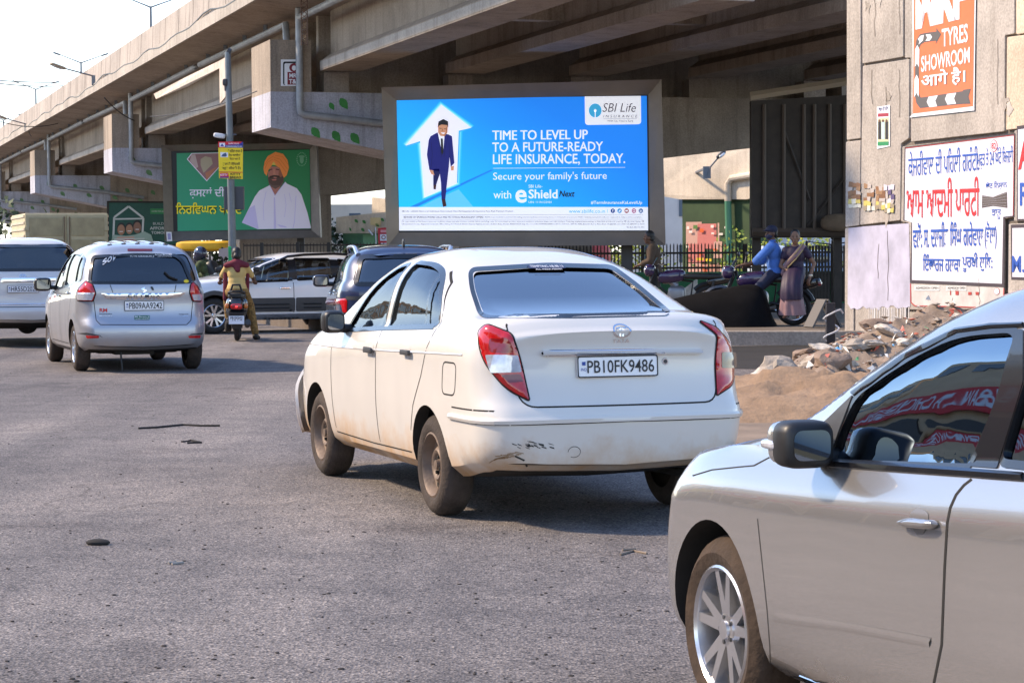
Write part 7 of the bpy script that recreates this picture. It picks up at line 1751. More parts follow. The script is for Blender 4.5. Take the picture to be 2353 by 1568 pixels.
    def cloth(name, m_, path, rad, amp, seed):
        vs = []; fs = []; n = 40; k = len(path)
        for i in range(k):
            c_ = Vector(path[i]); d_ = (Vector(path[min(i + 1, k - 1)]) - Vector(path[max(i - 1, 0)])).normalized(); e2 = d_.cross(Vector((0, 1, 0))).normalized()
            for j in range(n): q = 2 * math.pi * j / n; r_ = rad[i] * (1 + amp * math.sin(9 * q + seed + i * .5) * i / k); vs.append(c_ + Vector((0, 1.12, 0)) * r_ * math.cos(q) + e2 * r_ * .82 * math.sin(q))
        for i in range(k - 1):
            for j in range(n): j2 = (j + 1) % n; fs.append((i * n + j, i * n + j2, (i + 1) * n + j2, (i + 1) * n + j))
        fs += [tuple(range(n)), tuple(range((k - 1) * n, k * n))]; q = MB(); q.add(vs, fs); return q.build(name, m_, p.body, True, angle=70)
    cloth('sari_wrap', pur, [(-.04, 0, 1.02), (.04, 0, .95), (.18, 0, .88), (.34, 0, .80), (.44, 0, .68), (.46, 0, .56), (.455, 0, .46)], [.125, .155, .165, .165, .165, .17, .165], .10, 1)
    cloth('sari_skirt', pk, [(.40, 0, .66), (.42, 0, .52), (.42, 0, .36), (.41, 0, .20)], [.15, .165, .18, .20], .16, 2)
    mb = MB(); a = p.J; pth = [a['shl'] + Vector((-.08, -.03, .04)), a['shl'] + Vector((.04, -.04, .06)), a['neck'] + Vector((.15, .02, -.16)), Vector((.19, -.12, 1.06)), Vector((.14, -.19, .90))]
    for u, v in zip(pth, pth[1:]): capsule(mb, u, v, .055, .055)
    fuse(mb, 'sari_drape', pk, p.body, .014, 3)
    mb = MB()
    for dz in (.055, -.055): mb.tube([q + Vector((.045, .02, dz)) for q in pth[1:]], .010, 6)
    mb.build('sari_border', mat('gold border', (.45, .33, .14), .5), p.body, True)
    for q in 'lr': mb = MB(); mb.lathe([(.034, -.02), (.04, 0), (.034, .02)], 14, 'z', lerp(p.J['el' + q], p.J['wr' + q], .9)); mb.build('bangle', mat('bangle', (.6, .5, .4), .3, .5), p.body, True)
    # man standing by the parked motorcycle behind the saloon's roof
    c = G(1505, 726, .2); yaw = math.pi * .98
    J = dict(pelvis=(0, 0, .90), neck=(.05, 0, 1.42), head=(.12, 0, 1.56), shl=(.05, .19, 1.37), shr=(.05, -.19, 1.37), hipl=(0, .1, .88), hipr=(0, -.1, .88), ell=(.10, .25, 1.10), elr=(.10, -.25, 1.10), wrl=(.32, .18, 1.02), wrr=(.32, -.18, 1.02), knl=(.06, .11, .48), knr=(.02, -.11, .48), anl=(.0, .12, .08), anr=(-.05, -.12, .08), toel=(.16, .13, .03), toer=(.11, -.13, .03))
    p = Person((c.x, c.y, .2), yaw, 'person in a brown shirt standing in profile by the dark fence', J, SKIN_D); br = mat('brown cotton', (.085, .055, .036), .9, var=.15)
    p.hair(); p.shirt(br, 1.6, .08, .025); p.trousers(mat('dark trousers', (.03, .026, .024), .9)); p.shoes(M['black'])
    c = G(1560, 728, .2); motorbike((c.x + .55, c.y - .3, .2), math.pi - .15, 'parked black motorcycle by the person in brown, half behind the white saloon')
    # the driver inside the white SUV and a dim one in the blue car ahead
    return

def suv_driver(car):
    J = dict(pelvis=(1.10, -.30, .62), neck=(.98, -.30, 1.08), head=(1.0, -.30, 1.23), shl=(.98, -.13, 1.03), shr=(.98, -.47, 1.03), hipl=(1.15, -.2, .60), hipr=(1.15, -.4, .60), ell=(1.20, -.12, .86), elr=(1.20, -.48, .86), wrl=(1.48, -.2, .92), wrr=(1.48, -.42, .92), knl=(1.5, -.2, .62), knr=(1.5, -.4, .62), anl=(1.72, -.2, .34), anr=(1.72, -.4, .34), toel=(1.86, -.2, .34), toer=(1.86, -.4, .34))
    w = parent_world(car.root)
    p = Person(w.translation, car.root.rotation_euler[2], 'person in a white shirt driving the white SUV, seen through the front window', J, SKIN_D); p.hair(); p.shirt(mat('white cotton', (.6, .6, .62), .85), .9, .05, .02); p.trousers(M['darkgrey'])

# ------------------------------------------------------------------ street things
def signal_pole():
    Y = 46.0; b = W(533, 590, Y); r = empty('pole', (b.x + .02, Y, 0), 0, 'tall grey steel pole behind the scooter, carrying a yellow sign and a camera', 'pole')
    t = W(523, 120, Y); o = Vector((b.x + .02, Y, 0))
    mb = MB(); mb.tube([(0, 0, 0), (-.01, 0, 1.6), Vector((t.x, Y, t.z)) - o], [.085, .08, .06], 14); mb.build('shaft', mat('grey painted pole', (.15, .17, .185), .45, .2, var=.2), r, True)
    mb = MB(); mb.tube([(0, 0, t.z - .0), (t.x - o.x, 0, t.z + .03)], .062, 12); mb.build('pole_cap', M['darkgrey'], r)
    a2 = Art((0, Y - .085, 2), (0, -1, 0), .003)
    a2.poly([(524, 566), (531, 566), (532, 606), (525, 606)], cmat('25C97A', .5), 1, 'sticker'); a2.text('PARKING', 525, 604, 531, 568, cmat('155F3A'), 2)
    a2.poly([(526, 608), (536, 608), (537, 650), (527, 660)], cmat('C9D6E6', .5), 1, 'torn_paper'); a2.build(r)
    # yellow notice
    c = W(530, 368, Y - .13); s = empty('notice_sign', c, 0, 'yellow notice with Punjabi lettering and a bread advert fixed to the pole', 'sign')
    z = zconv(440, 380, 4.706); zz = lambda p: [z(*q) for q in p]; art = Art((0, Y - .13, 3), (0, -1, 0), .003)
    q = [art.pt(*p, 0) for p in zz([(788, 70), (1115, 72), (1112, 560), (800, 550)])]; mb = MB(); mb.add(q + [p + Vector((0, .03, 0)) for p in q], [(0, 1, 2, 3), (4, 7, 6, 5), (0, 4, 5, 1), (1, 5, 6, 2), (2, 6, 7, 3), (3, 7, 4, 0)]); adopt(mb.build('board', M['darkgrey']), s)
    yl = cmat('F2D31C', .5); rd = cmat('D8182A', .5); nv = cmat('2A2F8E', .5); wh = M['white']; ik = cmat('3A2A10', .5)
    art.poly(zz([(788, 70), (1115, 72), (1112, 560), (800, 550)]), yl, 1, 'print'); art.poly(zz([(788, 70), (1115, 72), (1114, 150), (790, 148)]), nv, 2, 'print'); art.poly(zz([(788, 70), (1110, 70), (1060, 105), (880, 112), (880, 148), (790, 148)]), rd, 3, 'print')
    art.poly(zz([(805, 86), (880, 86), (880, 138), (806, 138)]), wh, 4, 'print'); art.poly(zz([(842, 94), (866, 130), (818, 130)]), nv, 5, 'print')
    T = lambda s_, a, b_, c_, d, m, **k: art.text(s_, *z(a, b_), *z(c_, d), m, **k)
    T('TRAFFIC POLICE', 920, 86, 1065, 106, wh, layer=5, bold=.02); T('COMMISSIONERATE LDH', 890, 124, 1102, 142, wh, layer=5, bold=.02)
    for s_, a, y0, c_, y1 in (('ਤੇ ਰਿਹੰਦਾ ਵਾਹਨ ਹੈ', 915, 168, 1105, 210), ('ਿੲਹ ਸਵਾਰੀਆਂ', 930, 226, 1080, 260), ('ਬੈਠਣਾ ਮਨਾ ਹੈ', 930, 274, 1075, 312), ('ਤੁਹਾਡੀ ਿਜ਼ੰਦਗੀ', 850, 338, 1075, 384), ('ਬਹੁਤ ਕੀਮਤੀ ਹੈ।', 828, 392, 1085, 440)): T(s_, a, y0, c_, y1, ik, layer=3, bold=.015)
    art.poly(zz([(818, 208), (918, 212), (918, 274), (820, 274)]), wh, 3, 'print'); art.poly(zz([(830, 262), (850, 232), (890, 215), (905, 250), (890, 268)]), cmat('4A5A78'), 4, 'print')
    art.poly(zz([(800, 462), (1112, 468), (1112, 476), (800, 470)]), rd, 3, 'print'); art.poly(zz([(810, 480), (920, 480), (930, 530), (812, 530)]), rd, 3, 'print'); art.poly(zz([(812, 530), (930, 530), (930, 545), (812, 545)]), nv, 4, 'print'); T('KITTY', 820, 492, 915, 520, wh, layer=5, bold=.03); T('KITTY', 950, 480, 1085, 508, M['ink'], layer=3, bold=.03); T('BREAD', 942, 522, 1092, 552, M['ink'], layer=3, bold=.03)
    art.build(s)
    # grey control box and camera
    c1 = W(536, 455, Y); mb = MB(); mb.box((c1.x, Y + .14, c1.z), (.40, .18, .47)); o2 = mb.build('control_box', mat('dark grey box', (.055, .058, .07), .5), None, bevel=.01); tag(o2, 'dark grey control box strapped behind the pole below the yellow notice', 'box')
    c1 = W(504, 312, Y - .05); q = empty('security_camera', c1, 0, 'white security camera on a bracket above the yellow notice', 'camera')
    mb = MB(); superell(mb, (0, 0, 0), (.12, .06, .05), .5, rot=Matrix.Rotation(R(10), 3, 'Y')); mb.build('housing', mat('white camera housing', (.6, .6, .62), .4), q, True); mb = MB(); mb.tube([(.05, 0, .02), (.18, .04, .03), (.34, .04, .02)], .015, 6); mb.build('bracket', LAMPGREY, q)
    c1 = W(517, 195, Y - .05); q = empty('loudspeaker', c1, 0, 'small grey loudspeaker high on the pole', 'speaker'); mb = MB(); superell(mb, (0, 0, .05), (.05, .05, .07), .5); mb.build('housing', M['darkgrey'], q, True); mb = MB(); mb.tube([(0, 0, -.02), (.0, .03, -.12)], .02, 6); mb.build('bracket', LAMPGREY, q)

def truck():
    Y = 62; c = W(128, 585, Y); yaw = math.pi / 2 + .30
    r = empty('box_truck', (c.x - .3, Y + 2, 0), yaw, 'cream box truck with closed double rear doors behind the parked people carriers', 'truck')
    cream = mat('cream truck paint', (.50, .43, .26), .6, var=.15, vscale=2); cl = mat('cream shutter slats', (.56, .46, .34), .6, var=.1)
    w, h0, h1, L = 2.25, .95, 2.62, 4.2
    mb = MB(); mb.box((L / 2 - 2, 0, (h0 + h1) / 2), (L, w, h1 - h0)); mb.build('cargo_box', cream, r, bevel=.03)
    for sg in (1, -1):
        mb = MB(); mb.box((-2.02, sg * w / 4, (h0 + h1) / 2), (.05, w / 2 - .03, h1 - h0 - .1)); d = mb.build('rear_door', cream, r, bevel=.01)
        for zz, hh in ((1.25, .36), (1.72, .36), (2.25, .5)):
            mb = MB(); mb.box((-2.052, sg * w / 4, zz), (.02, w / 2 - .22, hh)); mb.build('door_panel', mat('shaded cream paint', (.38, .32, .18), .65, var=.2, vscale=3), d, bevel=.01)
        mb = MB(); mb.tube([(-2.07, sg * .07, h0 + .1), (-2.07, sg * .07, h1 - .1)], .018, 6); mb.build('lock_bar', mat('worn brown steel', (.2, .14, .08), .6), d)
        for zz in (1.3, 2.2): mb = MB(); mb.box((-2.05, sg * (w / 2 - .05), zz), (.05, .12, .12)); mb.build('hinge', cream, d, bevel=.01)
        mb = MB()
        for k in range(9): mb.box((.1, sg * (w / 2 + .012), h0 + .15 + k * .18), (L - .1, .03, .06))
        mb.build('side_rib', cl, r)['kind'] = 'stuff'
    mb = MB(); mb.box((3.0, 0, 1.45), (1.3, 2.0, 1.7)); mb.build('cab', cream, r, bevel=.12)
    mb = MB(); mb.box((.6, 0, .75), (5.6, .8, .2)); mb.build('chassis', M['under'], r)
    for x in (-1.0, 2.9):
        for sg in (1, -1): mb = MB(); mb.lathe([(.18, -.12), (.40, -.13), (.42, -.08), (.42, .08), (.40, .13), (.18, .12)], 28, 'y', (x, sg * .88, .42)); t = mb.build('tyre', M['rubber'], r, True); mb = MB(); mb.lathe([(.001, sg * .08), (.10, sg * .09), (.18, sg * .05)], 20, 'y', (x, sg * .88, .42)); mb.build('rim', M['steelrim'], t, True)

def rickshaw():
    Y = 56; c = W(465, 580, Y); r = empty('auto_rickshaw', (c.x + .1, Y, 0), math.pi - .2, 'auto rickshaw with a bright yellow roof behind the helmeted rider', 'rickshaw')
    mb = MB(); superell(mb, (0, 0, 1.68), (.68, .62, .13), .45); mb.build('roof', mat('yellow canvas', (.72, .40, .015), .6, var=.15, vscale=3), r, True)
    mb = MB()
    for x in (-.6, .1, .62):
        for y in (-.55, .55): mb = MB(); mb.tube([(x, y, .7), (x, y, 1.65)], .025, 6); mb.build('roof_post', M['black'], r)
    mb = MB(); superell(mb, (-.2, 0, .62), (.65, .62, .38), .4); superell(mb, (.75, 0, .65), (.3, .42, .40), .6); mb.build('body', mat('green rickshaw paint', (.02, .10, .05), .4, coat=.5), r, True)
    mb = MB(); superell(mb, (-.35, 0, 1.0), (.12, .52, .25), .4); mb.build('seat', M['black'], r, True)
    for x, y in ((1.0, 0), (-.5, .52), (-.5, -.52)): mb = MB(); mb.lathe([(.1, -.05), (.20, -.05), (.22, 0), (.20, .05), (.1, .05)], 20, 'y', (x, y, .22)); mb.build('tyre', M['rubber'], r, True)
    mb = MB(); superell(mb, (.8, 0, 1.2), (.05, .4, .28), .5); mb.build('windscreen', M['glassd'], r, True)

def fence_right():
    Y = 55; z0, zw = .2, .92
    a, b = W(985, 640, Y), W(1948, 640, Y); r = empty('green_wall', ((a.x + b.x) / 2, Y, z0), 0, 'low green painted wall under the flyover carrying the dark fence', 'wall')
    mb = MB(); mb.box(((a.x + b.x) / 2, Y + .12, (zw + z0) / 2), (b.x - a.x, .24, zw - z0)); adopt(mb.build('wall', GREENP), r)
    mb = MB(); mb.box(((a.x + b.x) / 2, Y + .12, zw + .03), (b.x - a.x, .30, .06)); adopt(mb.build('coping', mat('green coping', (.05, .20, .10), .7, var=.3)), r)
    r = empty('fence', ((a.x + b.x) / 2, Y, zw), 0, 'dark picket fence with pointed tops on the green wall', 'fence'); dk = mat('dark brown fence paint', (.030, .022, .018), .55, var=.3)
    for z_ in (1.08, 1.44): mb = MB(); mb.box(((a.x + b.x) / 2, Y + .1, z_), (b.x - a.x, .03, .05)); adopt(mb.build('rail', dk), r)
    mb = MB(); mb.box((0, 0, .36), (.028, .028, .72)); mb.add([(-.014, -.014, .72), (.014, -.014, .72), (.014, .014, .72), (-.014, .014, .72), (0, 0, .78)], [(0, 1, 4), (1, 2, 4), (2, 3, 4), (3, 0, 4)])
    n = 98; first = None
    for k in range(n):
        x = a.x + (b.x - a.x - 1.9) * (k + .5) / n
        if first is None: o = mb.build('picket', dk); first = o
        else: o = first.copy(); COL.objects.link(o)
        o.location = (x, Y + .1, zw - .02 + .02 * hsh(k)); adopt(o, r)
    for x in (a.x + .2, a.x + 2.7, a.x + 5.2, a.x + 7.7): mb = MB(); mb.box((x, Y + .1, 1.28), (.08, .08, .75)); adopt(mb.build('post', dk), r)
    # gate by the wall
    g0, g1 = W(1853, 690, 53.5), W(1975, 690, 53.5); r = empty('gate', ((g0.x + g1.x) / 2, 53.5, .2), 0, 'dark closed barred gate beside the poster wall', 'gate')
    for x0, x1, s in ((g0.x, (g0.x + g1.x) / 2 - .04, -1), ((g0.x + g1.x) / 2 + .04, g1.x, 1)):
        mb = MB()
        mb = MB(); mb.tube([(x0, 53.5, .3), (x0, 53.5, 1.70 if s < 0 else 1.62), (x1, 53.5, 1.62 if s < 0 else 1.74), (x1, 53.5, .3), (x0, 53.5, .3)], .035, 6); lf = adopt(mb.build('gate_leaf', dk), r)
        for k in range(7): x = x0 + (x1 - x0) * (k + 1) / 8; mb = MB(); mb.box((x, 53.5, .95), (.06, .02, 1.3)); adopt(mb.build('bar', dk), lf)
        mb = MB(); mb.box(((x0 + x1) / 2, 53.53, .65), (x1 - x0 - .06, .015, .65)); adopt(mb.build('sheet', dk), lf)
    mb = MB(); mb.tube([((g0.x + g1.x) / 2, 53.5, .2), ((g0.x + g1.x) / 2, 53.5, 1.72)], .05, 8); mb.sphere(((g0.x + g1.x) / 2, 53.5, 1.78), .06); adopt(mb.build('gate_post', dk), r)

def far_left():
    # grey median wall with railing beyond the white SUV
    Y = 66; a, b = W(560, 600, Y), W(905, 600, Y); r = empty('median_wall', ((a.x + b.x) / 2, Y, 0), 0, 'grey median wall with pale coping and railing behind the white SUV', 'wall')
    mb = MB(); mb.box(((a.x + b.x) / 2, Y, .55), (b.x - a.x, .25, 1.1)); adopt(mb.build('wall', mat('grey wall paint', (.12, .105, .10), .8, var=.3, vscale=1.5)), r)
    mb = MB(); mb.box(((a.x + b.x) / 2, Y - .02, 1.14), (b.x - a.x, .34, .09)); adopt(mb.build('coping', mat('pale coping', (.33, .29, .26), .8)), r)
    dk = mat('dark brown fence paint', (.030, .022, .018), .55)
    mb = MB(); mb.box(((a.x + b.x) / 2, Y, 1.72), (b.x - a.x, .03, .04)); adopt(mb.build('rail', dk), r)
    mb = MB(); mb.box((0, 0, .3), (.02, .02, .6)); f = None
    for k in range(46):
        if f is None: o = mb.build('railing_bar', dk); f = o
        else: o = f.copy(); COL.objects.link(o)
        o.location = (a.x + (b.x - a.x) * k / 45, Y, 1.18); adopt(o, r)
    for px in (603, 685, 757): x = W(px, 600, Y).x; mb = MB(); mb.box((x, Y - .15, .9), (.09, .09, 1.8)); adopt(mb.build('post', M['black']), r)
    # pale cloth on a line beside the pole
    mb = MB(); Yc = 48
    k = [W(x, y, Yc) for x, y in ((503, 572), (528, 568), (530, 590), (524, 594), (518, 588), (514, 595), (508, 588), (502, 590))]
    mb.add(k + [p + Vector((0, .05, 0)) for p in k], [tuple(range(8)), tuple(range(15, 7, -1))] + [(i, (i + 1) % 8, 8 + (i + 1) % 8, 8 + i) for i in range(8)])
    tag(mb.build('cloth', mat('pale pink cloth', (.45, .36, .33), .9, var=.15)), 'pale pink cloth hanging beside the pole above the scooter rider', 'cloth')

def beyond():
    # pier beyond the flyover on the right, cream above and green below
    f = lambda x, y, o=0: W(x, y, 100 - (x - 1640) * .02) + Vector((.72, .69, 0)) * o; Y = 100; nf = Vector((.72, .69, 0))
    r = empty('far_pier', (f(1640, 590).x, Y, 0), 0, 'cream and green concrete pier with pasted pink posters beyond the fence', 'pier')
    poly = [f(1490, 360), f(1664, 322), (f(1760, 322)), f(1760, 440), f(1716, 458), f(1560, 458), f(1490, 445)]
    mb = MB(); n = len(poly); mb.add(poly + [p + nf * 2.2 for p in poly], [tuple(range(n)), tuple(range(2 * n - 1, n - 1, -1))] + [(i, (i + 1) % n, n + (i + 1) % n, n + i) for i in range(n)]); adopt(mb.build('pier_head', CONC_B), r)
    a, b = f(1562, 452, .15), f(1716, 452, .15); mb = MB(); mb.prism([(a.x, a.y), (b.x, b.y), (b.x + 1.4, b.y + 1.4), (a.x + 1.4, a.y + 1.4)], lambda x, y: (x, y, 0), (0, 0, f(1640, 450).z)); adopt(mb.build('pier_column', mat('dull green paint', (.035, .065, .024), .8, var=.25, vscale=1)), r)
    mb = MB(); mb.tube([f(1732, 402, -.15), f(1685, 410, -.15), f(1677, 422, -.15), f(1677, 462, -.15)], .15, 10); adopt(mb.build('drain_pipe', CONC_B, smooth=True), r)
    mb = MB(); mb.tube([f(1677, 462, -.15), f(1681, 620, -.15)], .15, 10); adopt(mb.build('drain_pipe', mat('green pipe', (.06, .20, .11), .5), smooth=True), r)
    art = Art(f(1640, 520, .15), nf, .008); rg = random.Random(9)
    for li, (x0, y0, x1, y1) in enumerate(((1576, 510, 1612, 560), (1602, 514, 1650, 572), (1650, 512, 1692, 560), (1640, 555, 1680, 592), (1580, 560, 1620, 602), (1582, 605, 1612, 638), (1614, 606, 1648, 640), (1650, 604, 1690, 640))):
        art.poly([(x0 + rg.uniform(-2, 2), y0), (x1, y0 + rg.uniform(-2, 2)), (x1 + rg.uniform(-2, 2), y1), (x0, y1 + rg.uniform(-2, 2))], cmat(rg.choice(('C99C8C', 'B8806C', 'C8746C', 'D0A090'))), 1 + li, 'poster')
        for k in range(3): a_, b_ = rg.uniform(x0, x1 - 10), rg.uniform(y0, y1 - 8); art.rect(a_, b_, a_ + rg.uniform(5, 10), b_ + rg.uniform(4, 9), cmat(rg.choice(('E8D8CC', '7A4A3A', 'D8602A', '5A7A3A'))), 9.5 + li + k * .3, 'poster')
    for x, y in ((1613, 592), (1632, 594), (1590, 636), (1652, 634), (1668, 633)): art.rect(x - 8, y, x + 8, y + 6, cmat('E0C020'), 19, 'poster')
    art.build(r)
    # lamp on an arm in front of it
    c = W(1625, 385, 95); q = empty('lamp', c, 0, 'street lamp head on a short angled arm in front of the cream pier', 'street lamp')
    mb = MB(); mb.tube([(0, 0, -.35), (.1, 0, 0), (.45, -.2, .42)], .035, 8); mb.build('arm', LAMPGREY, q, True); d = Vector((.5, -.2, .45)); mb = MB(); superell(mb, d + Vector((.05, 0, .08)), (.24, .15, .10), .7, rot=Matrix.Rotation(R(-40), 3, 'Y')); h = mb.build('lamp_head', M['darkgrey'], q, True); mb = MB(); superell(mb, d + Vector((.08, -.1, .04)), (.16, .09, .06), .7, rot=Matrix.Rotation(R(-40), 3, 'Y')); mb.build('lamp_glass', M['clearlens'], h, True)
    mb = MB(); mb.box((-.02, .1, -.2), (.32, .2, .5)); mb.build('junction_box', LAMPGREY, q); mb = MB(); mb.box((0, 3.4, 0), (.1, 6.6, .08)); mb.build('bracket', LAMPGREY, q)
    # pier beyond on the left, between the two big billboards
    Y = 128; nf = Vector((.76, .65, 0)); f = lambda x, y: W(x, y, 128 - (x - 800) * .029)
    r = empty('far_pier', (f(800, 590).x, Y, 0), 0, 'cream pier painted with green leaves between the two big billboards', 'pier')
    for poly, d in (([f(770, 452), f(840, 462), f(905, 466), f(905, 488), f(770, 496)], 2.6), ([f(772, 499), f(905, 485), f(905, 515), f(850, 536), f(772, 536)], 0)):
        n = len(poly); mb = MB(); mb.add([p + nf * d for p in poly] + [p + nf * (d + 2) for p in poly], [tuple(range(n)), tuple(range(2 * n - 1, n - 1, -1))] + [(i, (i + 1) % n, n + (i + 1) % n, n + i) for i in range(n)]); adopt(mb.build('pier_head', CONC_B), r)
    a, b = f(783, 530), f(829, 530); mb = MB(); mb.prism([(a.x + .1, a.y + .1), (b.x + .1, b.y + .1), (b.x + 1.4, b.y + 1.4), (a.x + 1.4, a.y + 1.4)], lambda x, y: (x, y, 0), (0, 0, f(800, 532).z)); adopt(mb.build('pier_column', mat('green white pier paint', (.10, .26, .14), .7, var=.3, vscale=.8)), r)
    art = Art(f(800, 520), nf, .01)
    for x, y in ((797, 512), (820, 508), (835, 528), (805, 527), (880, 505), (895, 502), (868, 517), (838, 510)): leaf(art, x - 5, y - 4, 11, 45, LEAF)
    art.rect(851, 500, 875, 517, cmat('D8C088'), 1, 'poster'); art.build(r)
    # red and white notice boards seen through the gap
    Y = 122; p = W(892, 565, Y); r = empty('info_board', (p.x, Y, 0), 0, 'red and white information board seen in the gap left of the blue billboard', 'sign'); art = Art((0, Y, 0), (0, -1, 0), .01)
    q = [art.pt(x, y, 0) for x, y in ((868, 524), (920, 520), (920, 606), (870, 606))]; mb = MB(); mb.add(q + [v + Vector((0, .1, 0)) for v in q], [(0, 1, 2, 3), (4, 7, 6, 5), (0, 4, 5, 1), (1, 5, 6, 2), (2, 6, 7, 3), (3, 7, 4, 0)]); adopt(mb.build('panel', cmat('C83038', .5)), r)
    for x, y in ((873, 538), (892, 538), (873, 558), (893, 558), (874, 576), (894, 576)): art.rect(x, y, x + 16, y + 15, M['white'], 1, 'print'); art.ell(x + 8, y + 7, 5, 5, cmat('A03038'), 2, 'print', 14); art.ell(x + 8, y + 7, 3.2, 3.2, M['white'], 3, 'print', 12)
    art.rect(874, 528, 905, 534, cmat('E8A0A0'), 1, 'print'); art.build(r); mb = MB(); mb.tube([(p.x, Y + .1, 0), (p.x, Y + .1, 1.9)], .05, 6); adopt(mb.build('post', M['darkgrey']), r)
    mb = MB(); mb.tube([W(866, 605, Y), W(862, 522, Y)], .035, 6); mb.tube([W(856, 540, Y), W(846, 528, Y)], .05, 6); tag(mb.build('signpost', mat('white steel post', (.6, .6, .6), .4)), 'thin white steel post left of the red information board', 'post')
    # sunlit buildings far beyond the far side of the flyover
    specs = [(1450, 1700, 430, 118, 'D8D0C8', 'pale grey building in the sun behind the fence, left of the cream pier'), (1712, 1990, 424, 122, 'DCDDE0', 'white building with scaffolding bars right of the cream pier'), (700, 930, 470, 140, 'D9CDBC', 'cream building far beyond the gap between the billboards')]
    for x0, x1, yt, Y, col, lab in specs:
        a, b = W(x0, yt, Y), W(x1, yt, Y); r = empty('building', ((a.x + b.x) / 2, Y, 0), 0, lab, 'building')
        mb = MB(); mb.box(((a.x + b.x) / 2, Y + 4, a.z / 2), (b.x - a.x, 8, a.z)); adopt(mb.build('wall', mat('facade ' + col, hx(col), .85, var=.1, vscale=.6)), r)
        nx = max(2, int((b.x - a.x) / 1.6)); nz = max(1, int(a.z / 2.2))
        for i in range(nx):
            for j in range(nz):
                x = a.x + (b.x - a.x) * (i + .5) / nx; z_ = a.z * (j + .55) / nz; mb = MB(); mb.box((x, Y - .02, z_), (.7, .06, .9)); w_ = adopt(mb.build('window', mat('far window', (.12, .15, .18), .3)), r)
        if 'scaff' in lab:
            for i in range(7): x = a.x + (b.x - a.x) * i / 6; mb = MB(); mb.tube([(x, Y - 1.2, 0), (x, Y - 1.2, a.z)], .06, 5); adopt(mb.build('scaffold_bar', mat('steel bar', (.25, .25, .27), .5)), r)
            for j in range(5): z_ = a.z * (j + .6) / 5; mb = MB(); mb.tube([(a.x, Y - 1.2, z_), (b.x, Y - 1.2, z_)], .05, 5); adopt(mb.build('scaffold_bar', mat('steel bar', (.25, .25, .27), .5)), r)
    # parked vehicles behind the fence
    for x0, x1, y0, col, lab in ((1735, 1808, 572, 'B9C2CC', 'white van parked behind the fence, nearest the cream pier'), (1815, 1905, 580, '9DB4D8', 'pale blue van parked behind the fence by the gate'), (1180, 1270, 566, 'D0D0D0', 'white car parked behind the fence under the blue billboard'), (1290, 1400, 568, 'C04A40', 'red car parked behind the fence under the blue billboard')):
        Y = 88; a, b = W(x0, y0, Y), W(x1, y0, Y); r = empty('parked_van' if 'van' in lab else 'parked_car', ((a.x + b.x) / 2, Y, 0), 0, lab, 'van' if 'van' in lab else 'car'); L = b.x - a.x; m_ = cmat(col, .4)
        h = a.z; mb = MB(); superell(mb, (0, 0, .62), (L * .75, .8, .38), .4); mb.build('body', m_, r, True); mb = MB(); superell(mb, (.05, 0, .9 + (h - .9) * .3), (L * .5, .7, max(.25, h - .95)), .45); mb.build('cabin', m_, r, True)
        mb = MB(); superell(mb, (.05, -.04, 1.12), (L * .44, .71, .2), .45); mb.build('side_window', M['glassd'], r, True)
        for x in (-L * .45, L * .45): mb = MB(); mb.lathe([(.001, -.09), (.28, -.1), (.30, 0), (.28, .1), (.001, .09)], 20, 'y', (x, -.68, .30)); mb.build('tyre', M['rubber'], r, True)

def leafy(name, loc, h, w, n, m, label, cat, seed, blade=(.25, .06), group=None, trunk=0.0, tm=None):
    rg = random.Random(seed); r = empty(name, loc, rg.uniform(0, 6), label, cat, group); mb = MB()
    cl = [(Vector((rg.gauss(0, w * .3), rg.gauss(0, w * .3), trunk + (h - trunk) * rg.uniform(.15, 1))), rg.uniform(.2, .42) * w) for _ in range(max(5, n // 60))]
    for k in range(n):
        c, q = rg.choice(cl); d = Vector((rg.gauss(0, 1), rg.gauss(0, 1), rg.gauss(0, 1))).normalized(); p = c + d * q * rg.uniform(.5, 1.05)
        a = Vector((rg.gauss(0, 1), rg.gauss(0, 1), rg.gauss(0, .6))).normalized(); b = a.cross(Vector((rg.random(), rg.random(), rg.random()))).normalized(); L = blade[0] * rg.uniform(.6, 1.2); B_ = blade[1]
        mb.add([p, p + a * L * .5 + b * B_, p + a * L, p + a * L * .5 - b * B_], [(0, 1, 2, 3)])
    mb.build('crown' if trunk else 'foliage', m, r, weld=False)
    if trunk:
        mb = MB(); mb.tube([(0, 0, 0), (.05, 0, trunk), (0, .1, h * .6)], [.16, .12, .05], 8)
        for k in range(5): c, q = cl[k]; mb.tube([(.03, .02, trunk * .9), c * .6 + Vector((0, 0, trunk * .35)), c], [.08, .05, .02], 6)
        mb.build('trunk', tm or mat('bark', (.08, .055, .04), .9), r, True)
    return r

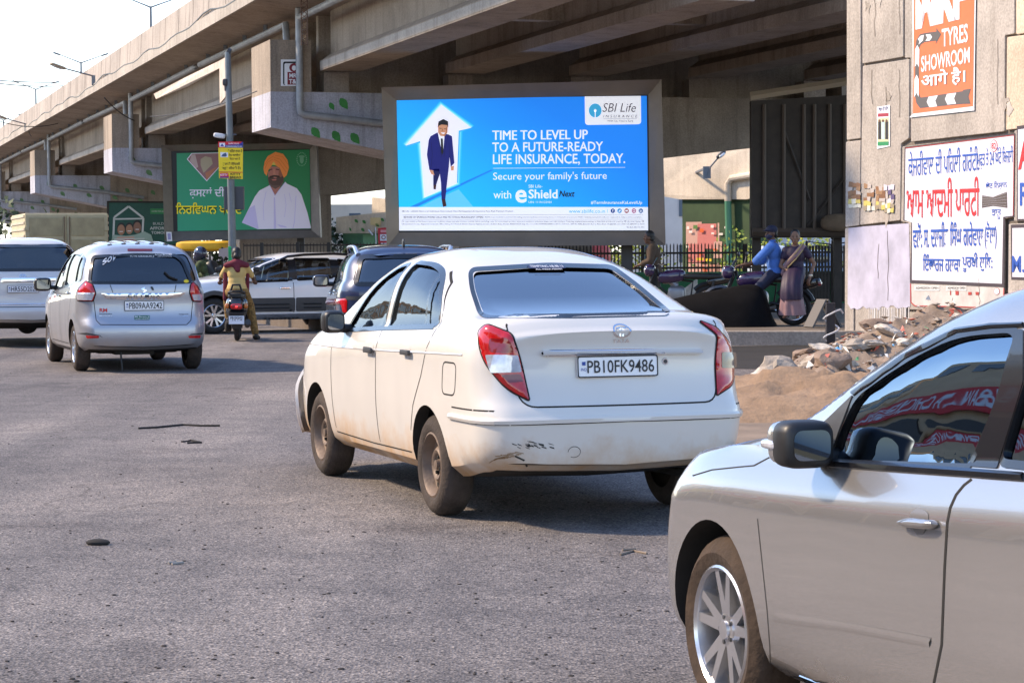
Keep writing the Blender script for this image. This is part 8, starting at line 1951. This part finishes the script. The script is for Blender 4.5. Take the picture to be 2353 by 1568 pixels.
def plants():
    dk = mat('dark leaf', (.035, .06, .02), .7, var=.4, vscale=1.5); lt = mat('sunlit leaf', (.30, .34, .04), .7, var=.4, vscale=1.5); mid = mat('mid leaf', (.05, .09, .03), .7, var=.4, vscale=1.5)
    def palm(x, y, Y, s, seed, lab):
        rg = random.Random(seed); p = W(x, y, Y); r = empty('palm_plant', p, 0, lab, 'plant', 'palm plants on the median'); mb = MB()
        for k in range(16):
            a = rg.uniform(0, 6.28); L = s * rg.uniform(.7, 1.1); up = rg.uniform(.3, 1.1); prev = None
            for i in range(5):
                t = i / 4; c = Vector((math.cos(a) * L * t, math.sin(a) * L * t, L * (up * t - .9 * t * t))); w_ = .06 * (1 - t * .9); sd = Vector((-math.sin(a), math.cos(a), 0)) * w_
                if prev: mb.add([prev[0], prev[1], c + sd, c - sd], [(0, 1, 2, 3)])
                prev = (c - sd, c + sd)
        mb.build('frond', dk, r, weld=False); mb = MB(); mb.tube([(0, 0, -p.z), (0, 0, .02)], [.07, .05], 8); mb.build('stem', mat('bark', (.08, .055, .04), .9), r, True)
    for i, (x, y, lab) in enumerate(((800, 582, 'dark palm plant before the green white pier, leftmost of its row'), (835, 580, 'dark palm plant second in its row left of the blue billboard'), (868, 582, 'dark palm plant in front of the red information board'), (905, 585, 'dark palm plant nearest the blue billboard frame'))): palm(x, y, 70, .75, i, lab)
    for i, (x, lab) in enumerate(((1100, 'sunlit yellow green bush behind the fence, leftmost under the blue billboard'), (1180, 'sunlit yellow green bush behind the fence, second under the blue billboard'), (1440, 'sunlit yellow green bush behind the fence at the billboard corner'), (1745, 'sunlit yellow green bush behind the fence right of the cream pier'), (1800, 'sunlit yellow green bush behind the fence, behind the capped rider'), (1850, 'sunlit yellow green bush behind the fence, next to the gate'))):
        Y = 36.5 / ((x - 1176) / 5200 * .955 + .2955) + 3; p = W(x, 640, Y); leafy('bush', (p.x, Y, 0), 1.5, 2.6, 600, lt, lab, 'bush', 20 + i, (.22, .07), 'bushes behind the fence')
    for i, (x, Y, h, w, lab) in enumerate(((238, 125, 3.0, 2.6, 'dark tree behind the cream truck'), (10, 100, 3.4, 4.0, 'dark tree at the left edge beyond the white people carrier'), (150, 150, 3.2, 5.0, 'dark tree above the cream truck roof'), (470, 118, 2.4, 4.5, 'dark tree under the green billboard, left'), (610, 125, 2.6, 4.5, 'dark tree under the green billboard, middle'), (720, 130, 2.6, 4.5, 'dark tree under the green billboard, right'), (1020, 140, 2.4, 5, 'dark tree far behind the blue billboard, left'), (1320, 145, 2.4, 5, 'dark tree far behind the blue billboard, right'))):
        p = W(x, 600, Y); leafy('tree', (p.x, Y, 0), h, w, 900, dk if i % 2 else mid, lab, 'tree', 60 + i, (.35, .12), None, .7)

def tarp_and_bits():
    # black tarpaulin over a low cart
    Y = 38.4; f = lambda x, y, d=0: W(x, y, Y + d)
    top = [(1490, 700), (1540, 686), (1590, 674), (1640, 664), (1700, 652), (1735, 650), (1757, 664), (1768, 700), (1775, 732), (1790, 750), (1770, 762)]
    r = empty('covered_cart', (f(1650, 760).x, Y + .5, .2), 0, 'low cart hidden under a black tarpaulin beside the motorcycle couple', 'cart'); mb = MB(); rg = random.Random(4); cols = []
    bot = [(1500, 765), (1560, 768), (1600, 768), (1640, 766), (1700, 758), (1730, 752), (1745, 756), (1752, 760), (1762, 762), (1780, 764), (1772, 766)]
    vs = []; fs = []; nv = 9
    for (x, y), (bx, by) in zip(top, bot):
        for d in range(nv):
            t = d / (nv - 1); ph = math.pi * (1 - t); px = bx + (x - bx) * math.sin(ph) ** .6; py = by + (y - by) * math.sin(ph) ** .6
            v = f(px, py, 1.3 * (t - .5) + .6); v += Vector((rg.uniform(-.02, .02), rg.uniform(-.03, .03), rg.uniform(-.015, .015))); vs.append(v)
    for i in range(len(top) - 1):
        for d in range(nv - 1): fs.append((i * nv + d, i * nv + d + 1, (i + 1) * nv + d + 1, (i + 1) * nv + d))
    for i in (0, len(top) - 1): fs.append(tuple(i * nv + d for d in range(nv)))
    mb.add(vs, fs); o = adopt(mb.build('tarpaulin', mat('black tarpaulin', (.006, .0055, .006), .85, spec=.1, var=.3, bump=.4, bscale=3), smooth=True), r); sb = o.modifiers.new('sub', 'SUBSURF'); sb.levels = 2; sb.render_levels = 2
    for x in (1600, 1700): c = f(x, 752, .6); mb = MB(); mb.lathe([(.1, -.04), (.22, -.05), (.24, 0), (.22, .05), (.1, .04)], 20, 'y', (c.x, c.y, .44)); adopt(mb.build('tyre', M['rubber']), r)
    # white torn sheet by the parked bike
    mb = MB(); k = [W(x, y, 46.5) for x, y in ((1545, 672), (1575, 660), (1600, 640), (1602, 690), (1590, 700), (1560, 705))]; mb.add(k + [p + Vector((.02, .06, 0)) for p in k], [tuple(range(6)), tuple(range(11, 5, -1))] + [(i, (i + 1) % 6, 6 + (i + 1) % 6, 6 + i) for i in range(6)]); tag(mb.build('plastic_sheet', mat('dirty white plastic', (.4, .38, .34), .5, var=.4, vscale=8)), 'dirty white plastic sheet hanging off the parked black motorcycle', 'sheet')
    # bollard with white cable, A-board
    c = G(1907, 806); r = empty('bollard', (c.x, c.y, 0), 0, 'dark square bollard with a white cable twisted round it', 'bollard')
    mb = MB(); mb.box((0, 0, .36), (.13, .13, .72)); mb.build('post', mat('dark post paint', (.025, .02, .022), .6), r, bevel=.01)
    pts = [(.09 * math.cos(k * .7) + .03 * math.sin(k * .9), -.09 + .06 * math.sin(k * .7), .03 + k * .035) for k in range(17)] + [(.14, -.08, .62), (.18, -.06, .56)]; mb = MB(); mb.tube(pts, .014, 6); mb.build('cable', mat('white cable', (.6, .58, .58), .5), r, True)
    c = G(1890, 752, .2); r = empty('folding_board', (c.x, c.y, .2), .3, 'grey folding board standing under the flyover beside the bollard', 'board')
    for sg in (1, -1): mb = MB(); mb.box((.14 * sg, 0, .24), (.03, .36, .52), (0, R(-28 * sg), 0)); mb.build('board_leaf', mat('grey board', (.13, .12, .115), .7), r)

def rubble():
    rg = random.Random(12); soil = mat('rubble earth', (.235, .175, .13), .95, var=.4, vscale=3, bump=.8, bscale=16)
    a, b = G(1715, 900), G(2165, 845); ax = (b - a); nx, ny = 46, 26
    def hgt(u, v):
        h = .08 + .68 * max(0, u - .02) ** 1.7; e = math.sin(math.pi * min(1, max(0, v))) ** .8; e *= min(1, u * 7)
        return h * e
    from mathutils import noise as nz
    vs = []; fs = []; perp = Vector((-ax.y, ax.x, 0)).normalized()
    def wpt(u, v):
        base = a + ax * u + perp * (v - .5) * (1.7 + 1.2 * u); base += Vector((.05, .35, 0)) * u
        p = Vector((base.x, base.y, 0)); n_ = nz.fractal(p * 1.8, .6, 2.0, 5) * .13 + nz.fractal(p * 7, .6, 2, 3) * .05
        p.z = max(-.02, hgt(u, v) + n_ * min(1, 6 * hgt(u, v))); return p
    for i in range(nx + 1):
        for j in range(ny + 1): vs.append(wpt(i / nx, j / ny))
    for i in range(nx):
        for j in range(ny): fs.append((i * (ny + 1) + j, (i + 1) * (ny + 1) + j, (i + 1) * (ny + 1) + j + 1, i * (ny + 1) + j + 1))
    mb = MB(); mb.add(vs, fs); tag(mb.build('rubble_heap', soil, smooth=True, angle=60), 'heap of earth and broken stones at the foot of the poster wall', 'heap')
    # low mound in front
    mb = MB(); vs = []; fs = []; c = G(1790, 955); n = 30
    for i in range(n + 1):
        for j in range(n + 1):
            u, v = i / n * 2 - 1, j / n * 2 - 1; p = Vector((c.x + .35 + u * 1.25, c.y + 1.0 + v * 1.9, 0)); e = max(0, 1 - u * u) * max(0, 1 - v * v); p.z = .34 * e ** .7 + .12 * e * nz.fractal(p * 2.5, .6, 2, 5) - .01; vs.append(p)
    for i in range(n):
        for j in range(n): fs.append((i * (n + 1) + j, (i + 1) * (n + 1) + j, (i + 1) * (n + 1) + j + 1, i * (n + 1) + j + 1))
    mb.add(vs, fs); tag(mb.build('soil_mound', mat('orange brown soil', (.26, .168, .10), .95, var=.35, vscale=2.5, bump=.8, bscale=18), smooth=True, angle=60), 'low mound of orange brown soil right of the white saloon', 'mound')
    stone = [mat('grey rubble stone', (.33, .28, .23), .9, var=.3, vscale=5, bump=.7, bscale=20), mat('brown rubble stone', (.24, .17, .125), .9, var=.3, vscale=5, bump=.7, bscale=20), mat('pale rubble stone', (.50, .45, .39), .9, var=.25, vscale=5, bump=.6, bscale=20), mat('red brick piece', (.34, .10, .06), .9, var=.3, vscale=6)]
    def rock(p, s, m, lab, grp='broken stones on the rubble heap', flat=.7):
        bm = bmesh.new(); bmesh.ops.create_icosphere(bm, subdivisions=3, radius=1); sd = rg.uniform(0, 99)
        for v in bm.verts:
            q = v.co.copy(); k = 1 + .45 * nz.noise(q * 1.1 + Vector((sd, 0, 0))) + .16 * nz.noise(q * 3.1 + Vector((0, sd, 0))); k = round(k * 6) / 6 * .5 + k * .5; v.co = Vector((q.x * s[0], q.y * s[1], q.z * s[2])) * k
        me = bpy.data.meshes.new('stone'); bm.to_mesh(me); bm.free(); me.materials.append(m)
        for q in me.polygons: q.use_smooth = True
        me.set_sharp_from_angle(angle=R(28)); o = bpy.data.objects.new('stone', me); COL.objects.link(o); o.location = p; o.rotation_euler = (rg.uniform(-.4, .4), rg.uniform(-.4, .4), rg.uniform(0, 6)); tag(o, lab, 'stone', grp); return o
    def surf(px, py):
        best = None
        for i in range(0, 47):
            for j in range(0, 27):
                p = wpt(i / 46, j / 26); d = ray(px, py); t = p.y / d.y; q = Vector((d.x * t, p.y, CH + d.z * t)); e = (q - p).length + p.y * .004
                if best is None or e < best[0]: best = (e, p)
        return best[1]
    big = [(1792, 872, .30, .24, .17, 0, 'big cracked grey boulder at the left foot of the heap'), (1755, 878, .20, .18, .13, 2, 'pale stone left of the big cracked boulder'), (1905, 850, .22, .20, .17, 1, 'brown boulder in the middle of the heap foot'), (1865, 836, .24, .12, .09, 0, 'grey slab leaning on the heap above the boulders'), (1850, 822, .18, .16, .07, 1, 'flat brown stone on top of the leaning slab'), (1890, 806, .20, .14, .05, 2, 'long pale slab lying across the left shoulder of the heap'), (2020, 752, .26, .18, .10, 1, 'brown rock near the top of the heap against the wall'), (2050, 770, .20, .14, .06, 2, 'pale flake just below the top of the heap'), (2005, 790, .18, .14, .05, 2, 'pale broken tile in the middle of the heap'), (2075, 800, .16, .12, .06, 2, 'pale chunk on the right side of the heap'), (1960, 800, .17, .13, .07, 0, 'grey lump left of the broken tile')]
    for px, py, sx, sy, sz, mi, lab in big: p = surf(px, py); rock(p + Vector((0, -.05, sz * .35)), (sx, sy, sz), stone[mi], lab)
    mb = [MB(), MB(), MB(), MB()]
    for k in range(1100):
        u, v = rg.random() ** .8, rg.random(); p = wpt(u, v); s = .008 + .034 * rg.random() ** 2 * (1 + u * .6); q = mb[rg.choice((0, 0, 0, 1, 1, 2, 3))]
        d = [Vector((rg.gauss(0, 1), rg.gauss(0, 1), rg.gauss(0, .5))).normalized() * s * rg.uniform(.6, 1.2) for _ in range(6)]; c = p + Vector((0, 0, s * .3))
        q.add([c + Vector((s, 0, 0)) + d[0] * .3, c + Vector((0, s, 0)) + d[1] * .3, c - Vector((s, 0, 0)) + d[2] * .3, c - Vector((0, s, 0)) + d[3] * .3, c + Vector((0, 0, s * .35)) + d[4] * .4, c - Vector((0, 0, s * .5))], [(0, 1, 4), (1, 2, 4), (2, 3, 4), (3, 0, 4), (1, 0, 5), (2, 1, 5), (3, 2, 5), (0, 3, 5)])
    al = MB(); al.v = []; mi = []
    for i, q in enumerate(mb): al.cur = i; al.add(q.v, q.f)
    tag(al.build('gravel', stone, weld=False), kind='stuff')
    # scraps of rubbish
    sc_ = MB(); cols = [cmat('D8D4CC'), cmat('E6E2DA'), cmat('3A8A5A'), cmat('5AA0D0'), cmat('C86A5A')]
    for k in range(90):
        u, v = .25 + .75 * rg.random(), rg.uniform(.15, .6); p = wpt(u, v) + Vector((0, 0, .03)); s = rg.uniform(.03, .13); a_ = Vector((rg.gauss(0, 1), rg.gauss(0, 1), rg.gauss(0, .5))).normalized() * s; b_ = Vector((rg.gauss(0, 1), rg.gauss(0, 1), rg.gauss(0, .8))).normalized() * s
        sc_.cur = rg.choice((0, 0, 0, 1, 1, 2, 3, 4)); m_ = p + (a_ + b_) * .4 + Vector((0, 0, s * .4)); sc_.add([p, p + a_, m_, p + b_], [(0, 1, 2), (0, 2, 3)])
    tag(sc_.build('litter', cols, weld=False), kind='stuff')
    # small things on the road
    blk = mat('blackened rubber scrap', (.02, .018, .017), .9)
    mb = MB(); mb.tube([G(x, y, .008) for x, y in ((318, 983), (360, 981), (420, 975), (460, 977), (505, 977))], .010, 6); tag(mb.build('stick', blk, smooth=True), 'long thin dark rod lying on the road left of the saloon', 'stick')
    mb = MB(); mb.tube([G(x, y, .006) for x, y in ((418, 1014), (440, 1011), (462, 1016), (430, 1017))], .010, 6); tag(mb.build('strip', blk), 'bent dark strip on the road below the long rod', 'strip')
    mb = MB(); mb.sphere(G(225, 1245, .012), (.065, .04, .02), 12, 7); tag(mb.build('rubber_scrap', blk, smooth=True), 'small dark oval scrap on the road at the lower left', 'scrap')
    mb = MB(); mb.tube([G(x, y, .006) for x, y in ((387, 1292), (405, 1289), (420, 1291), (395, 1294))], .007, 6); tag(mb.build('twig', mat('pale twig', (.3, .27, .24), .8)), 'short pale twig on the road right of the oval scrap', 'twig')
    mb = MB(); mb.tube([G(x, y, .006) for x, y in ((1425, 1272), (1455, 1264), (1486, 1270))], .006, 6); mb.tube([G(x, y, .006) for x, y in ((1430, 1262), (1460, 1260))], .006, 6); tag(mb.build('twig', mat('brown twig', (.22, .17, .13), .8)), 'thin twig on the road between the saloon and the nearest car', 'twig')
    mb = MB(); rg = random.Random(77)
    for k in range(420):
        px, py = rg.uniform(-20, 1560), 800 + 768 * rg.random() ** .8; p = G(px, py); s = rg.uniform(.003, .008)
        mb.sphere((p.x, p.y, s * .3), (s * rg.uniform(.8, 1.8), s, s * .6), 6, 4)
    tag(mb.build('grit', mat('dark road grit', (.05, .042, .038), .9), weld=False), kind='stuff')

def wires():
    m = mat('black wire', (.02, .02, .022), .6)
    def wire(pts, r, lab):
        mb = MB(); mb.tube(pts, r, 5); tag(mb.build('overhead_wire', m, smooth=True), lab, 'wire', 'overhead wires')
    def sag(a, b, s, n=14): return [lerp(a, b, k / n) - Vector((0, 0, s * 4 * (k / n) * (1 - k / n))) for k in range(n + 1)]
    wire(sag(W(-20, 184, 120), W(190, 187, 150), .1), .03, 'upper overhead wire at the far left crossing the sky')
    wire(sag(W(-20, 190, 120), W(178, 195, 150), .15), .03, 'lower overhead wire at the far left crossing the sky')
    wire(sag(W(-10, 276, 95), W(133, 284, 100), .2), .018, 'thin wire from the left edge to the parapet by the lower lamp')
    wire(sag(W(345, 268, 58), W(590, 210, 52.4), .12), .012, 'thin wire strung across the girder behind the pole')
    wire(sag(W(240, 225, 76), W(308, 277, 80), .1), .02, 'wire dropping from the parapet lamp to the second pier')
    # cloth banner along the girder
    k = [W(x, y, 66 - (x - 370) * .055) - Vector((.15, .4, 0)) for x, y in ((370, 218), (440, 182), (522, 143), (536, 135), (536, 225), (523, 240), (522, 160), (450, 200), (375, 230))]
    mb = MB(); n = 9; mb.add(k + [p + Vector((.03, .04, 0)) for p in k], [tuple(range(n)), tuple(range(2 * n - 1, n - 1, -1))] + [(i, (i + 1) % n, n + (i + 1) % n, n + i) for i in range(n)]); tag(mb.build('banner', mat('faded cream banner', (.55, .46, .38), .85, var=.2)), 'faded cream banner drooping along the girder behind the pole', 'banner')
    # lattice pole at the first pier, top of picture
    Y = 51.6; r = empty('lattice_mast', W(693, 60, Y), 0, 'rusty lattice mast hanging beside the first pier drain pipe, cut by the top', 'mast'); rs = mat('rusty lattice', (.20, .13, .10), .8, var=.5, vscale=8)
    mb = MB(); z0, z1 = W(697, 105, Y).z, W(697, -60, Y).z; xa = W(692, 60, Y).x; xb = W(706, 60, Y).x
    for x in (xa, xb): mb.tube([(x, Y, z0), (x, Y, z1)], .012, 5)
    nk = 16
    for i in range(nk): a_, b_ = z0 + (z1 - z0) * i / nk, z0 + (z1 - z0) * (i + 1) / nk; mb.tube([(xa, Y, a_), (xb, Y, b_)], .008, 4); mb.tube([(xb, Y, a_), (xa, Y, b_)], .008, 4)
    adopt(mb.build('lattice', rs), r)

def shops():
    """row of shops on the left of the road, outside the frame; the cars mirror them"""
    def at(y): return Vector((-(11.5 + .31 * y), y, 0))
    d = Vector((-.296, .955, 0)); n = Vector((.955, .296, 0)); yaw = math.atan2(d.y, d.x)
    cols = ['F0C898', 'E8B888', 'F2D8B0', 'D8B890', 'F0CCA0', 'E0C4A0']  # peach tones stand in for sunlight on the shop fronts
    for i in range(9):
        y = 4 + i * 7.2; p = at(y); h = 5.6 + 2.2 * hsh(i, 1); w = 7.0
        r = empty('shop_building', p, yaw, 'shop building across the road, mirrored in the cars', 'building', 'shops mirrored in the cars')
        mb = MB(); mb.box((0, 4.2, h / 2), (w, 8, h)); mb.build('wall', mat('shop facade ' + cols[i % 6], hx(cols[i % 6]), .8, var=.15, vscale=.7), r)
        for k in range(2): mb = MB(); mb.box((-1.7 + 3.4 * k, .16, 1.3), (2.9, .1, 2.5)); mb.build('shutter', mat('dark shop opening', (.03, .03, .035), .4), r)
        for k in range(3): mb = MB(); mb.box((-2.3 + 2.3 * k, .17, h - 1.1), (1.1, .1, 1.1)); mb.build('window', mat('shop window', (.05, .07, .10), .15), r)
        sg = mat('shop sign ' + str(i % 4), (hx('D8202A'), hx('E8B818'), hx('D8202A'), hx('2A5AA8'))[0 if i in (3, 4) else i % 4], .5) if i not in (3, 4) else mat('shop sign 0', hx('D8202A'), .5)
        mb = MB(); mb.box((0, .05, 3.35), (w - .4, .18, 1.1)); s = mb.build('shop_sign', sg, r)
        if i in (3, 4):
            vs, fs, _ = text_geo('BAWA CHICKEN' if i == 3 else 'CHICKEN', .02); mb = MB(); mb.add([(-w / 2 + .6 + (w - 1.2) * u, -.05, 2.95 + .75 * v) for u, v in vs], fs); mb.build('lettering', M['white'], s, weld=False)
# ------------------------------------------------------------------ build everything
ground()
flyover()
poster_wall()
insurance_billboard()
crop_billboard()
housing_billboard()
dark_boards()
deck_lamps()
fence_right()
far_left()
beyond()
plants()
shops()
white_saloon()
silver_mpv()
white_mpv()
blue_suv()
_ws = white_suv()
silver_saloon()
suv_driver(_ws)
riders()
signal_pole()
truck()
rickshaw()
tarp_and_bits()
rubble()
wires()
